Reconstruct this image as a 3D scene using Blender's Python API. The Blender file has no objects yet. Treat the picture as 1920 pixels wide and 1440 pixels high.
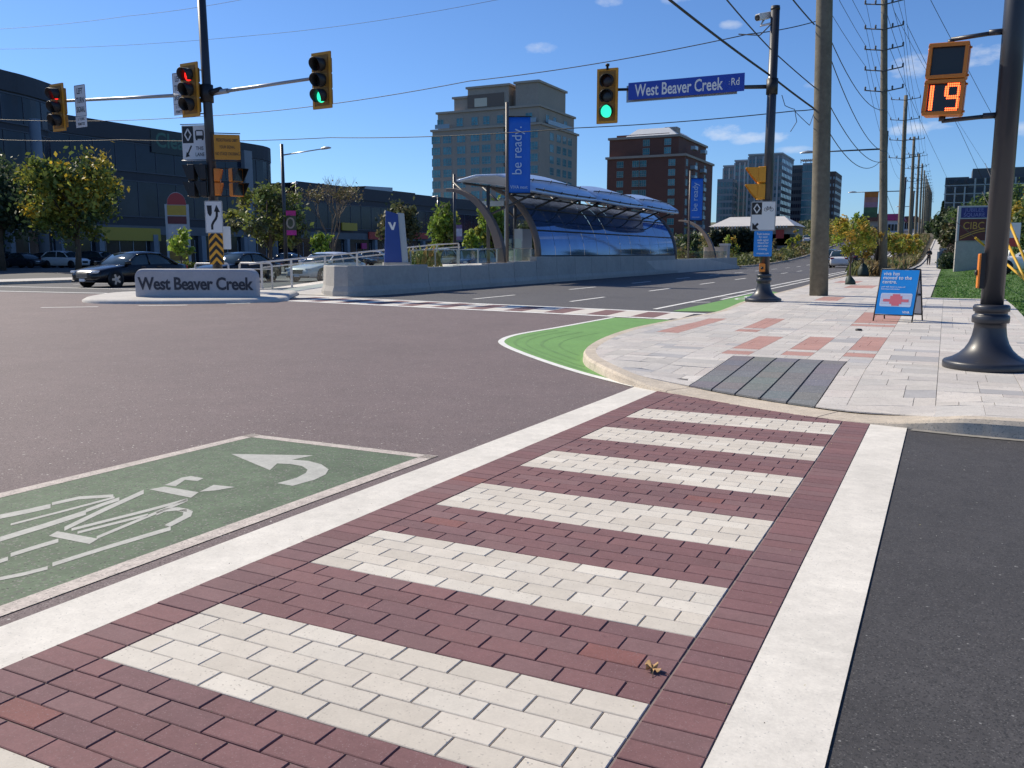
import bpy, bmesh, math, random
import numpy as np
from mathutils import Vector, Matrix

# ------------------------------------------------------------------ scene, camera, sky, sun
S = bpy.context.scene
COL = S.collection
rnd = random.Random(7)
FPX, HOR, CAMH = 1635.0, 475.0, 1.41
PITCH = math.atan((720 - HOR) / FPX)
YAW = math.atan((1775 - 960) * math.cos(PITCH) / FPX)
cd = bpy.data.cameras.new('camera'); cd.sensor_width = 36; cd.lens = FPX / 1920 * 36
cd.clip_start = 0.05; cd.clip_end = 5000
cam = bpy.data.objects.new('camera', cd); COL.objects.link(cam)
cam.location = (0, 0, CAMH); cam.rotation_euler = (math.pi / 2 - PITCH, 0, YAW)
S.camera = cam
SUN_EL, SUN_AZ = math.radians(40), math.atan2(-0.99, 0.16)      # azimuth clockwise from +Y
W = bpy.data.worlds.new('World'); S.world = W; W.use_nodes = True
wt = W.node_tree; wt.nodes.clear()
def wn(t, **k):
    n = wt.nodes.new(t)
    for a, b in k.items(): setattr(n, a, b)
    return n
def wlink(a, b): wt.links.new(a, b)
sky = wn('ShaderNodeTexSky', sky_type='NISHITA', sun_disc=False, sun_elevation=SUN_EL, sun_rotation=SUN_AZ % (2 * math.pi))
sky.altitude = 200; sky.air_density = 0.9; sky.dust_density = 0.3; sky.ozone_density = 2.5
tint = wn('ShaderNodeMix', data_type='RGBA', blend_type='MULTIPLY'); tint.inputs[0].default_value = 1
tint.inputs[7].default_value = (0.70, 0.97, 1.34, 1)
wlink(sky.outputs[0], tint.inputs[6])
geo = wn('ShaderNodeTexCoord')
sep = wn('ShaderNodeSeparateXYZ'); wlink(geo.outputs['Generated'], sep.inputs[0])
def wmath(op, a, b=None, c=None):
    n = wn('ShaderNodeMath', operation=op)
    for i, v in enumerate((a, b, c)):
        if v is None: continue
        if isinstance(v, (int, float)): n.inputs[i].default_value = v
        else: wlink(v, n.inputs[i])
    return n.outputs[0]
az = wmath('ARCTAN2', sep.outputs[0], sep.outputs[1])            # clockwise from +Y
el = wmath('ARCSINE', sep.outputs[2])
nz = wn('ShaderNodeTexNoise'); nz.inputs['Scale'].default_value = 26; nz.inputs['Detail'].default_value = 7
nz.inputs['Roughness'].default_value = 0.62
mp = wn('ShaderNodeMapping'); mp.inputs['Scale'].default_value = (1, 1, 2.2)
wlink(geo.outputs['Generated'], mp.inputs[0]); wlink(mp.outputs[0], nz.inputs['Vector'])
nfac = wmath('MULTIPLY', wmath('SUBTRACT', nz.outputs[0], 0.5), 3.4)
# small fair-weather clouds: azimuth, elevation, half width, half height (radians), density
CLOUDS = [(-13.2, 7.35, 1.7, .55, 1.0), (-10.9, 7.0, 2.2, .42, .9), (-8.6, 6.2, 1.3, .25, .5), (-1.9, 7.15, 1.9, .5, .9), (-2.6, 10.6, 1.3, .8, .9), (1.4, 10.9, 2.2, .75, .9), (3.6, 6.7, 1.6, .5, .7),
          (-24.4, 12.5, 1.1, .4, .55), (-12.8, 13.5, .8, .3, .6), (-20, 15.1, 1.1, .4, .7), (-16, 15.2, 1.2, .5, .6), (-7.6, 9.9, .9, .3, .45), (12, 9.0, 4.0, .8, .7), (22, 13.0, 5.0, 1.4, .8), (-60, 24, 5, 1.6, .6), (35, 10, 6, 1.5, .8)]
tot = None
for a, e, w_, h_, d_ in CLOUDS:
    a, e, w_, h_ = (math.radians(v) for v in (a, e, w_, h_))
    du = wmath('DIVIDE', wmath('SUBTRACT', az, a), w_); dv = wmath('DIVIDE', wmath('SUBTRACT', el, e), h_)
    r2 = wmath('ADD', wmath('MULTIPLY', du, du), wmath('MULTIPLY', dv, dv))
    m = wmath('MULTIPLY', wmath('ADD', wmath('SUBTRACT', 0.75, r2), nfac), d_)
    m = wmath('MULTIPLY', m, wmath('LESS_THAN', r2, 3.0))
    tot = m if tot is None else wmath('MAXIMUM', tot, m)
cl = wn('ShaderNodeMath', operation='MULTIPLY', use_clamp=True); wlink(tot, cl.inputs[0]); cl.inputs[1].default_value = 0.62
mixc = wn('ShaderNodeMix', data_type='RGBA'); wlink(cl.outputs[0], mixc.inputs[0]); wlink(tint.outputs[2], mixc.inputs[6])
mixc.inputs[7].default_value = (8.2, 8.6, 9.2, 1)
bg = wn('ShaderNodeBackground'); bg.inputs[1].default_value = 0.078
wo = wn('ShaderNodeOutputWorld'); wlink(mixc.outputs[2], bg.inputs[0]); wlink(bg.outputs[0], wo.inputs[0])
sd = bpy.data.lights.new('sun', 'SUN'); sd.energy = 4.4; sd.angle = math.radians(0.53); sd.color = (1.0, 0.905, 0.745)
sun = bpy.data.objects.new('sun', sd); COL.objects.link(sun)
sdir = Vector((math.sin(SUN_AZ) * math.cos(SUN_EL), math.cos(SUN_AZ) * math.cos(SUN_EL), math.sin(SUN_EL)))
sun.rotation_euler = sdir.to_track_quat('Z', 'Y').to_euler(); sun.location = sdir * 100
vs = S.view_settings; vs.view_transform = 'Standard'; vs.look = 'None'; vs.exposure = 0.38; vs.gamma = 1.0
S.render.use_motion_blur = False
try:
    S.cycles.max_bounces = 6; S.cycles.transparent_max_bounces = 12; S.cycles.use_denoising = True
except Exception: pass

# ------------------------------------------------------------------ surveying helpers (metres; photo pixels of the 1920 px frame)
CR = Vector((math.cos(YAW), math.sin(YAW), 0))
CF = Vector((-math.sin(YAW) * math.cos(PITCH), math.cos(YAW) * math.cos(PITCH), -math.sin(PITCH)))
CU = CR.cross(CF)
HF = Vector((-math.sin(YAW), math.cos(YAW), 0))
def ray(px, py): return CF * FPX + CR * (px - 960) - CU * (py - 720)
def at(px, py, d):
    r = ray(px, py); return Vector((0, 0, CAMH)) + r * (d / r.dot(HF))
def atY(px, py, Y):
    r = ray(px, py); return Vector((0, 0, CAMH)) + r * (Y / r.y)
def atX(px, py, X):
    r = ray(px, py); return Vector((0, 0, CAMH)) + r * (X / r.x)
def sst(a, b, x):
    t = min(max((x - a) / (b - a), 0), 1); return t * t * (3 - 2 * t)
def hg(Y):                                   # the road falls to a gutter at the corner and climbs a far hill
    if Y <= 0: return 0.0
    if Y < 8.5: return -.0165 * Y
    if Y < 11:
        t = (Y - 8.5) / 2.5; return -.14 - .0165 * 2.5 * (t - t * t / 2)
    if Y < 22: return (-.14 - .0206) * (1 - sst(11, 22, Y))
    if Y < 90: return 0.0
    if Y < 150: return .046 * (Y - 90) ** 2 / 120
    if Y < 620: return .046 * (Y - 120)
    return 23.0
def gp(px, py, dz=0):
    z = 0
    for _ in range(25):
        r = ray(px, py); p = Vector((0, 0, CAMH)) + r * ((z + dz - CAMH) / r.z); z = hg(p.y)
    return p

# ------------------------------------------------------------------ materials
def mat(name, col, rough=0.6, metal=0.0, noise=None, bump=None, emit=None, spec=None, attr=None, speck=None, alpha=None, clear=None):
    """noise = (scale, amount[, second scale]); bump = (scale, strength, distance); speck = (scale, threshold, colour)"""
    m = bpy.data.materials.new(name); m.use_nodes = True
    t = m.node_tree; b = t.nodes['Principled BSDF']
    c4 = (*col, 1)
    b.inputs['Base Color'].default_value = c4; b.inputs['Roughness'].default_value = rough; b.inputs['Metallic'].default_value = metal
    if spec is not None: b.inputs['Specular IOR Level'].default_value = spec
    if clear: b.inputs['Coat Weight'].default_value = clear; b.inputs['Coat Roughness'].default_value = 0.04
    src = None
    def N(k, **kw):
        n = t.nodes.new(k)
        for a, v in kw.items(): setattr(n, a, v)
        return n
    g = N('ShaderNodeNewGeometry')
    if attr:
        a = N('ShaderNodeAttribute', attribute_name='Col'); src = a.outputs['Color']
    def mul(src, fac_socket, lo, hi):
        mr = N('ShaderNodeMapRange'); t.links.new(fac_socket, mr.inputs[0]); mr.inputs[1].default_value = .25; mr.inputs[2].default_value = .75
        mr.inputs[3].default_value = lo; mr.inputs[4].default_value = hi
        x = N('ShaderNodeMix', data_type='RGBA', blend_type='MULTIPLY'); x.inputs[0].default_value = 1
        if src is None: x.inputs[6].default_value = c4
        else: t.links.new(src, x.inputs[6])
        t.links.new(mr.outputs[0], x.inputs[7]); return x.outputs[2]
    if noise:
        for k, sc in enumerate([noise[0]] + list(noise[2:])):
            n = N('ShaderNodeTexNoise'); n.inputs['Scale'].default_value = sc; n.inputs['Detail'].default_value = 6; n.inputs['Roughness'].default_value = .65
            t.links.new(g.outputs['Position'], n.inputs['Vector'])
            src = mul(src, n.outputs[0], 1 - noise[1], 1 + noise[1])
    if speck:
        for sc, th, sc_col in (speck if isinstance(speck, list) else [speck]):
            n = N('ShaderNodeTexVoronoi'); n.inputs['Scale'].default_value = sc; t.links.new(g.outputs['Position'], n.inputs['Vector'])
            w = N('ShaderNodeTexWhiteNoise', noise_dimensions='3D'); t.links.new(n.outputs['Position'], w.inputs['Vector'])
            th_ = N('ShaderNodeMath', operation='GREATER_THAN'); t.links.new(w.outputs['Value'], th_.inputs[0]); th_.inputs[1].default_value = th
            x = N('ShaderNodeMix', data_type='RGBA'); t.links.new(th_.outputs[0], x.inputs[0])
            if src is None: x.inputs[6].default_value = c4
            else: t.links.new(src, x.inputs[6])
            x.inputs[7].default_value = (*sc_col, 1); src = x.outputs[2]
    if src is not None: t.links.new(src, b.inputs['Base Color'])
    if bump:
        n = N('ShaderNodeTexNoise'); n.inputs['Scale'].default_value = bump[0]; n.inputs['Detail'].default_value = 8; n.inputs['Roughness'].default_value = .7
        t.links.new(g.outputs['Position'], n.inputs['Vector'])
        bn = N('ShaderNodeBump'); bn.inputs['Strength'].default_value = bump[1]; bn.inputs['Distance'].default_value = bump[2]
        t.links.new(n.outputs[0], bn.inputs['Height']); t.links.new(bn.outputs[0], b.inputs['Normal'])
    if emit:
        b.inputs['Emission Color'].default_value = (*emit[0], 1); b.inputs['Emission Strength'].default_value = emit[1]
    if alpha is not None: b.inputs['Alpha'].default_value = alpha
    return m
def glass_mat(name, tint_, alpha, rough=.03):
    """thin architectural glass: a coloured see-through sheet with a mirror coat"""
    m = bpy.data.materials.new(name); m.use_nodes = True; t = m.node_tree; t.nodes.clear()
    o = t.nodes.new('ShaderNodeOutputMaterial'); tr = t.nodes.new('ShaderNodeBsdfTransparent'); tr.inputs[0].default_value = (*tint_, 1)
    gl = t.nodes.new('ShaderNodeBsdfGlossy'); gl.inputs['Roughness'].default_value = rough
    fr = t.nodes.new('ShaderNodeFresnel'); fr.inputs[0].default_value = 1.5
    ad = t.nodes.new('ShaderNodeMath'); ad.operation = 'ADD'; ad.use_clamp = True; ad.inputs[1].default_value = alpha
    t.links.new(fr.outputs[0], ad.inputs[0])
    mx = t.nodes.new('ShaderNodeMixShader'); t.links.new(ad.outputs[0], mx.inputs[0]); t.links.new(tr.outputs[0], mx.inputs[1]); t.links.new(gl.outputs[0], mx.inputs[2])
    t.links.new(mx.outputs[0], o.inputs[0]); return m

# ------------------------------------------------------------------ mesh builder
class MB:
    def __init__(s): s.v = []; s.f = []; s.m = []; s.sm = []
    def poly(s, pts, m=0, smooth=False):
        i = len(s.v); s.v += [tuple(p) for p in pts]; s.f.append(list(range(i, i + len(pts)))); s.m.append(m); s.sm.append(smooth)
    def grid(s, rows, m=0, smooth=True, closed=False):
        """rows: list of equal-length point lists"""
        i = len(s.v); n = len(rows[0])
        for r in rows: s.v += [tuple(p) for p in r]
        for a in range(len(rows) - 1):
            for b in range(n if closed else n - 1):
                c = (b + 1) % n
                s.f.append([i + a * n + b, i + a * n + c, i + (a + 1) * n + c, i + (a + 1) * n + b]); s.m.append(m); s.sm.append(smooth)
    def box(s, lo, hi, m=0, T=None, ch=0.0):
        x0, y0, z0 = lo; x1, y1, z1 = hi
        P = [Vector(p) for p in ((x0, y0, z0), (x1, y0, z0), (x1, y1, z0), (x0, y1, z0), (x0, y0, z1), (x1, y0, z1), (x1, y1, z1), (x0, y1, z1))]
        if T is not None: P = [T @ p for p in P]
        i = len(s.v); s.v += [tuple(p) for p in P]
        for f in ((3, 2, 1, 0), (4, 5, 6, 7), (0, 1, 5, 4), (1, 2, 6, 5), (2, 3, 7, 6), (3, 0, 4, 7)):
            s.f.append([i + k for k in f]); s.m.append(m); s.sm.append(False)
    def tube(s, pts, r, n=8, m=0, caps=True, smooth=True):
        pts = [Vector(p) for p in pts]; rows = []
        rr = r if isinstance(r, (list, tuple)) else [r] * len(pts)
        up = None
        for k, p in enumerate(pts):
            d = (pts[min(k + 1, len(pts) - 1)] - pts[max(k - 1, 0)])
            if d.length < 1e-9: d = Vector((0, 0, 1))
            d.normalize()
            if up is None: up = Vector((0, 0, 1)) if abs(d.z) < .9 else Vector((1, 0, 0))
            a = d.cross(up)
            if a.length < 1e-6: a = d.cross(Vector((0, 1, 0)))
            a.normalize(); b = a.cross(d); up = b
            rows.append([p + (a * math.cos(q) + b * math.sin(q)) * rr[k] for q in (2 * math.pi * j / n for j in range(n))])
        s.grid(rows, m, smooth, closed=True)
        if caps: s.poly(list(reversed(rows[0])), m); s.poly(rows[-1], m)
    def lathe(s, prof, n=28, c=(0, 0, 0), m=0, T=None):
        c = Vector(c); rows = []
        for r, z in prof:
            ring = [Vector((r * math.cos(2 * math.pi * j / n), r * math.sin(2 * math.pi * j / n), z)) for j in range(n)]
            if T is not None: ring = [T @ p for p in ring]
            rows.append([p + c for p in ring])
        s.grid(rows, m, True, closed=True)
        if prof[0][0] > 1e-4: s.poly(list(reversed(rows[0])), m)
        if prof[-1][0] > 1e-4: s.poly(rows[-1], m)
    def prism(s, poly, F, h, m=0, smooth=False):
        """poly in the plane of frame F (its x, y), from z=0 to z=h"""
        a = [F @ Vector((x, y, 0)) for x, y in poly]; b = [F @ Vector((x, y, h)) for x, y in poly]
        s.poly(b, m); s.poly(list(reversed(a)), m); n = len(poly)
        for k in range(n):
            j = (k + 1) % n; s.poly([a[k], a[j], b[j], b[k]], m, smooth)
    def build(s, name, mats, parent=None, bevel=None, ang=None, fix=True):
        me = bpy.data.meshes.new(name); me.from_pydata(s.v, [], s.f)
        for mm in (mats if isinstance(mats, (list, tuple)) else [mats]): me.materials.append(mm)
        me.polygons.foreach_set('material_index', s.m); me.polygons.foreach_set('use_smooth', s.sm)
        if fix:
            b = bmesh.new(); b.from_mesh(me); bmesh.ops.remove_doubles(b, verts=b.verts, dist=1e-5)
            bmesh.ops.recalc_face_normals(b, faces=b.faces); b.to_mesh(me); b.free()
        me.update()
        o = bpy.data.objects.new(name, me); COL.objects.link(o)
        if parent: link(o, parent)
        if bevel:
            md = o.modifiers.new('bevel', 'BEVEL'); md.width = bevel; md.segments = 2; md.limit_method = 'ANGLE'; md.angle_limit = math.radians(40); md.harden_normals = False
        return o
def link(o, parent):
    o.parent = parent; o.matrix_parent_inverse = parent_world(parent).inverted()
def parent_world(p):
    M = Matrix.LocRotScale(p.location, p.rotation_euler, p.scale)
    return (parent_world(p.parent) @ p.matrix_parent_inverse @ M) if p.parent else M
def tag(o, label=None, cat=None, group=None, kind=None):
    if label: o['label'] = label
    if cat: o['category'] = cat
    if group: o['group'] = group
    if kind: o['kind'] = kind
    return o
def thing(name, label, cat, loc=(0, 0, 0), group=None):
    o = bpy.data.objects.new(name, None); COL.objects.link(o); o.location = loc; o.empty_display_size = .2
    return tag(o, label, cat, group)
def struct(o): o['kind'] = 'structure'; return o
def copy_tree(o, parent=None):
    c = o.copy(); COL.objects.link(c)
    if parent: c.parent = parent
    for ch in list(o.children): copy_tree(ch, c)
    return c
def frame(C, f, up=(0, 0, 1)):
    """local x = right as seen by a viewer in front, y = up, z = towards the viewer"""
    f = Vector(f).normalized(); x = Vector(up).cross(f).normalized(); y = f.cross(x)
    return Matrix(((x.x, y.x, f.x, C[0]), (x.y, y.y, f.y, C[1]), (x.z, y.z, f.z, C[2]), (0, 0, 0, 1)))
_tc = {}
def text_mb(mb, txt, F, size, x=0, y=0, z=.003, m=0, bold=0.0, sx=1.0, align='CENTER', depth=.001, spacing=1.0, shear=0.0):
    cu = bpy.data.curves.new('lettering', 'FONT'); cu.body = txt; cu.size = 1; cu.align_x = align; cu.align_y = 'CENTER'; cu.offset = bold
    cu.resolution_u = 3; cu.space_character = spacing; cu.extrude = 0; cu.shear = shear
    ob = bpy.data.objects.new('lettering', cu); COL.objects.link(ob)
    me = bpy.data.meshes.new_from_object(ob.evaluated_get(bpy.context.evaluated_depsgraph_get()))
    i = len(mb.v); mb.v += [tuple(F @ Vector((x + v.co.x * size * sx, y + v.co.y * size, z))) for v in me.vertices]
    for p in me.polygons: mb.f.append([i + k for k in p.vertices]); mb.m.append(m); mb.sm.append(False)
    bpy.data.objects.remove(ob); bpy.data.curves.remove(cu); bpy.data.meshes.remove(me)
def I3(T=None): return T if T is not None else Matrix.Identity(4)

# clip polygon `sub` by convex polygon `clip` (both ccw, 2-D)
def clip_poly(sub, clip):
    out = sub
    for k in range(len(clip)):
        a = clip[k]; b = clip[(k + 1) % len(clip)]; inp = out; out = []
        if not inp: return []
        def side(p): return (b[0] - a[0]) * (p[1] - a[1]) - (b[1] - a[1]) * (p[0] - a[0])
        for q in range(len(inp)):
            p, n = inp[q], inp[(q + 1) % len(inp)]; sp, sn = side(p), side(n)
            if sp >= 0: out.append(p)
            if sp * sn < 0:
                t = sp / (sp - sn); out.append((p[0] + (n[0] - p[0]) * t, p[1] + (n[1] - p[1]) * t))
    return out
def area(p): return .5 * sum(p[k][0] * p[(k + 1) % len(p)][1] - p[(k + 1) % len(p)][0] * p[k][1] for k in range(len(p)))
def ccw(p): return p if area(p) > 0 else list(reversed(p))
YCUTS = [-60, -20] + [k * 1.0 for k in range(0, 26)] + [30, 40, 60, 90] + [95 + 5 * k for k in range(12)] + [160 + 20 * k for k in range(24)] + [640, 1200]
def sheet(name, polys, mats, dz=0.0, zf=None, mi=None):
    """flat paving laid on the ground profile, cut at common levels so that layers stay parallel"""
    mb = MB(); zf = zf or (lambda x, y: hg(y))
    for q, P in enumerate(polys):
        P = ccw([(p[0], p[1]) for p in P]); ys = [p[1] for p in P]; lo, hi = min(ys), max(ys); xs = [p[0] for p in P]
        cuts = [c for c in YCUTS if lo < c < hi]; lv = [lo] + cuts + [hi]
        for a, b in zip(lv, lv[1:]):
            c = clip_poly(P, [(min(xs) - 1, a), (max(xs) + 1, a), (max(xs) + 1, b), (min(xs) - 1, b)])
            if len(c) > 2 and abs(area(c)) > 1e-5: mb.poly([(x, y, zf(x, y) + dz) for x, y in c], (mi[q] if mi else 0))
    return mb.build(name, mats)
def band(pts, w, left=True):
    """polygon of a strip of width w along a 2-D polyline (w to the left if positive)"""
    n = len(pts); off = []
    for k in range(n):
        a = Vector(pts[max(k - 1, 0)][:2]); b = Vector(pts[min(k + 1, n - 1)][:2]); d = (b - a).normalized()
        wk = w[k] if isinstance(w, list) else w; off.append((pts[k][0] - d.y * wk, pts[k][1] + d.x * wk))
    return off
def strip_polys(pts, w):
    o = band(pts, w); return [[pts[k], pts[k + 1], o[k + 1], o[k]] for k in range(len(pts) - 1)]
def smooth_path(pts, n=6):
    out = []; P = [Vector(p) for p in pts]
    for k in range(len(P) - 1):
        p0, p1, p2, p3 = P[max(k - 1, 0)], P[k], P[k + 1], P[min(k + 2, len(P) - 1)]
        for j in range(n):
            t = j / n
            out.append(.5 * ((2 * p1) + (p2 - p0) * t + (2 * p0 - 5 * p1 + 4 * p2 - p3) * t * t + (3 * p1 - p0 - 3 * p2 + p3) * t ** 3))
    out.append(P[-1]); return out
# ------------------------------------------------------------------ ground, roads, paving
M = {}
M['earth'] = mat('earth', (.10, .105, .05), .95, noise=(.25, .3, 3))
M['asphalt'] = mat('asphalt', (.082, .079, .083), .82, noise=(.35, .16, 6), bump=(220, .55, .006), speck=[(160, .80, (.05, .048, .05)), (190, .93, (.20, .195, .19)), (110, .997, (.32, .31, .30))])
M['side_asphalt'] = mat('dark side street asphalt', (.056, .053, .054), .8, noise=(.5, .20, 3, 14), bump=(200, .6, .006), speck=[(150, .80, (.030, .029, .03)), (210, .955, (.115, .11, .108)), (130, .9988, (.24, .235, .225))])
M['red_asphalt'] = mat('brownish asphalt of the crossing', (.158, .118, .116), .8, noise=(.12, .12, .7, 4), bump=(220, .5, .006), speck=[(150, .80, (.095, .07, .07)), (170, .92, (.26, .215, .205)), (95, .996, (.5, .47, .43))])
M['parking'] = mat('parking asphalt', (.10, .10, .10), .9, noise=(.2, .2))
M['white_paint'] = mat('road paint', (.74, .73, .69), .7, noise=(7, .14, 45))
M['worn_paint'] = mat('worn road paint', (.50, .44, .39), .8, noise=(14, .3, 70), speck=(120, .94, (.30, .26, .24)))
M['symbol_paint'] = mat('greyed marking paint', (.42, .42, .38), .75, noise=(10, .16, 60))
M['green_paint'] = mat('green lane paint', (.145, .305, .078), .75, noise=(1.6, .12, 14, 60), speck=(160, .97, (.08, .22, .05)), bump=(200, .3, .004))
M['worn_green'] = mat('worn green paint', (.098, .142, .083), .8, noise=(.9, .22, 2.6, 12, 60), speck=[(70, .86, (.10, .115, .085)), (100, .95, (.2, .2, .17)), (120, .99, (.03, .03, .03))], bump=(200, .4, .005))
M['concrete'] = mat('pale concrete', (.50, .475, .44), .85, noise=(1.2, .12, 12, 90), bump=(130, .3, .003))
M['band'] = mat('white concrete band', (.66, .625, .56), .85, noise=(.9, .10, 3.3, 14, 80), bump=(140, .35, .003), speck=(200, .985, (.5, .48, .44)))
M['kerb'] = mat('kerb concrete', (.52, .45, .36), .9, noise=(1.3, .18, 9, 60), bump=(90, .4, .004), speck=(140, .95, (.28, .26, .23)))
M['brick'] = mat('paving brick', (.4, .4, .4), .86, attr=True, noise=(.8, .10, 6, 30, 120), bump=(260, .5, .003), speck=[(300, .965, (.235, .15, .15))])
M['whitebrick'] = mat('pale paving brick', (.6, .6, .6), .86, attr=True, noise=(2.0, .07, 14, 120), bump=(260, .4, .003), speck=[(200, .985, (.42, .38, .33))])
M['joint'] = mat('joint sand', (.20, .165, .15), .95, noise=(20, .3))
M['lightjoint'] = mat('paver joint', (.13, .12, .115), .95, noise=(20, .3))
M['paver'] = mat('granite paver', (.5, .5, .5), .8, attr=True, noise=(1.1, .10, 11, 90), bump=(120, .35, .003), speck=[(130, .95, (.34, .32, .31))])
M['lawn'] = mat('lawn', (.060, .125, .018), .95, noise=(.6, .22, 9, 60), bump=(60, .8, .03))
M['mulch'] = mat('mulch', (.09, .075, .045), .95, noise=(3, .35))

def ground_quad(x0, x1, y0, y1): return [(x0, y0), (x1, y0), (x1, y1), (x0, y1)]
struct(sheet('ground', [ground_quad(-1600, 1600, -60, 1200)], M['earth'], -.06))
def kerbx(y):
    P = [(18, -5.3), (30, -4.85), (42, -5.2), (90, -5.9), (200, -7.3), (640, -12)]
    for (a, xa), (b, xb) in zip(P, P[1:]):
        if y <= b: return xa + (xb - xa) * (y - a) / (b - a)
    return P[-1][1]
def linex(y): return -6.52 - .0105 * max(y - 22, 0)
MR = [(-6.0, 640), (-6, 200)]
struct(sheet('road', [ground_quad(-38.2, -3.0, 9, 640), ground_quad(-46, -3.0, -60, 9)], M['asphalt'], -.0))
struct(sheet('side_street', [ground_quad(-0.25, 60, -60, 8.9)], M['side_asphalt'], .0))
struct(sheet('intersection', [[(-38, -40), (-3.1, -40), (-3.1, 9.7), (-5.2, 12), (-5.4, 18.75), (-17.2, 20.45), (-24, 21.3), (-38, 20.2)]], M['red_asphalt'], .004))
struct(sheet('parking_lot', [ground_quad(-160, -42.5, -20, 260)], M['parking'], -.03))
# far-side verge and its kerb
struct(sheet('far_sidewalk', [ground_quad(-42.5, -38.4, 4, 400)], M['concrete'], .12))
mb = MB(); mb.box((-38.45, 4, -.1), (-38.2, 400, .14)); struct(mb.build('far_kerb', M['kerb']))
# lane markings on the main road
mk = MB()
def add_strip(dst, pts, w, dz, m=0):
    for q in strip_polys(pts, w):
        q = ccw(q); ys = [p[1] for p in q]; lo, hi = min(ys), max(ys); xs = [p[0] for p in q]
        lv = [lo] + [c for c in YCUTS if lo < c < hi] + [hi]
        for a, b in zip(lv, lv[1:]):
            c = clip_poly(q, [(min(xs) - 1, a), (max(xs) + 1, a), (max(xs) + 1, b), (min(xs) - 1, b)])
            if len(c) > 2 and abs(area(c)) > 1e-6: dst.poly([(x, y, hg(y) + dz) for x, y in c], m)
for k in range(26):
    y = 23.9 + 8 * k
    for x in (-13.05, -9.8): add_strip(mk, [(x - .0125 * (y - 24), y), (x - .0125 * (y - 21), y + 3)], .13, .005)
    if k < 20:
        for x in (-28.4, -32.0, -35.4): add_strip(mk, [(x - .0125 * (y - 24), y + 3), (x - .0125 * (y - 21), y + 6)], .13, .005)
add_strip(mk, [(linex(y), y) for y in (21.6, 40, 80, 160, 300)], .13, .005)
add_strip(mk, [(linex(y) + .5, y) for y in (27, 40, 80, 160, 300)], .11, .005)
for k in range(24):
    y = 25 + 3.5 * k; add_strip(mk, [(linex(y), y), (linex(y) + .5, y + .35)], .14, .0055)
add_strip(mk, [(-37.5, 20.9), (-31.5, 20.95), (-25.0, 21.6)], .25, .009)
add_strip(mk, [(-37.5, 23.9), (-25.5, 24.6)], .25, .006)
for a, b in ((80, 578, ), (260, 574), (455, 569)):
    pass
for (x0, y0), (x1, y1) in (((75, 577.5), (182, 576)), ((258, 574), (350, 573)), ((425, 570.5), (470, 569))):
    a, b = gp(x0, y0), gp(x1, y1); add_strip(mk, [(a.x, a.y), (b.x, b.y)], .13, .009)
struct(mk.build('lane_markings', M['white_paint'], fix=False))
# the crossing over the main road: red and white paving between two white lines
up = [(-18.6, 22.75), (-15.89, 22.49), (-9.83, 21.2), (-6.34, 20.55), (-4.95, 20.95)]
U = lambda x: np.interp(x, [-18.6, -15.9, -9.8, -6.3, -4.9], [22.9, 22.5, 21.4, 20.75, 20.5])
L_ = lambda x: np.interp(x, [-18.6, -17.1, -8.85, -5.3], [20.6, 20.4, 19.2, 18.68])
fx = MB(); nst = 22
for k in range(nst):
    xa, xb = -18.2 + .59 * k, -18.2 + .59 * (k + 1)
    if xb > -5.15: break
    q = [(xa, L_(xa) + .2), (xb, L_(xb) + .2), (xb - .02, U(xb) - .2), (xa - .02, U(xa) - .2)]
    add_strip(fx, [q[0], q[3]], -.59, .009, k % 2)
add_strip(fx, [(x, float(U(x)) - .2) for x in (-18.4, -15.9, -9.8, -6.3, -5.0)], .22, .010, 2)
add_strip(fx, [(x, float(L_(x))) for x in (-18.4, -17.1, -8.85, -5.4)], .22, .010, 2)
M['farred'] = mat('red crossing paving', (.19, .105, .10), .85, noise=(2, .15, 30))
M['farwhite'] = mat('pale crossing paving', (.60, .56, .50), .85, noise=(2, .1, 30))
struct(fx.build('far_crosswalk', [M['farred'], M['farwhite'], M['white_paint']], fix=False))
# corner kerb line (foot of the kerb) and its height above the road
KB = [(-4.95, 30, .13), (-5.0, 25, .10), (-4.93, 22.5, .05), (-4.95, 21.0, .015), (-5.3, 18.6, .015), (-5.27, 17.2, .07), (-5.25, 15.66, .12), (-5.14, 13.92, .14), (-4.88, 12.43, .14), (-4.50, 11.45, .14),
      (-4.05, 10.75, .13), (-3.6, 10.15, .12), (-3.29, 9.84, .09), (-2.93, 9.59, .045), (-2.40, 9.30, .015), (-1.65, 8.88, .012), (-1.09, 8.62, .012), (-.76, 8.51, .015), (-.45, 8.45, .03),
      (-.22, 8.41, .06), (.05, 8.36, .11), (.3, 8.33, .14), (.9, 8.32, .15), (3, 8.45, .15), (8, 9.2, .15), (16, 12, .15)]
KB = [(v.x, v.y, v.z) for v in smooth_path(KB, 5)]
FARK = [(kerbx(y), y, .13) for y in (640, 420, 300, 200, 150, 120, 90, 70, 52, 42, 35)]
KB = FARK + KB
def kerb_top(p): return hg(p[1]) + p[2]
K2 = [(p[0], p[1]) for p in KB]
KIN = band(K2, [.19 + .24 * (1 - sst(.02, .12, p[2])) * (p[1] < 16) for p in KB])          # inner (pavement) edge; the path runs towards the camera so left is the pavement side
KLIP = band(K2, .035)
if Vector(KIN[40]).y < 0: pass
mb = MB(); rows = []
GUT = band(K2, -.28)
for k, p in enumerate(KB):
    t = kerb_top(p); q, l = KIN[k], KLIP[k]; h0 = hg(p[1])
    rows.append([(p[0], p[1], h0 - .05), (p[0], p[1], h0 + .003), (p[0] + (l[0] - p[0]) * .3, p[1] + (l[1] - p[1]) * .3, h0 + (t - h0) * .75), (l[0], l[1], t), (q[0], q[1], t), (q[0], q[1], t - .25)])
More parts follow.
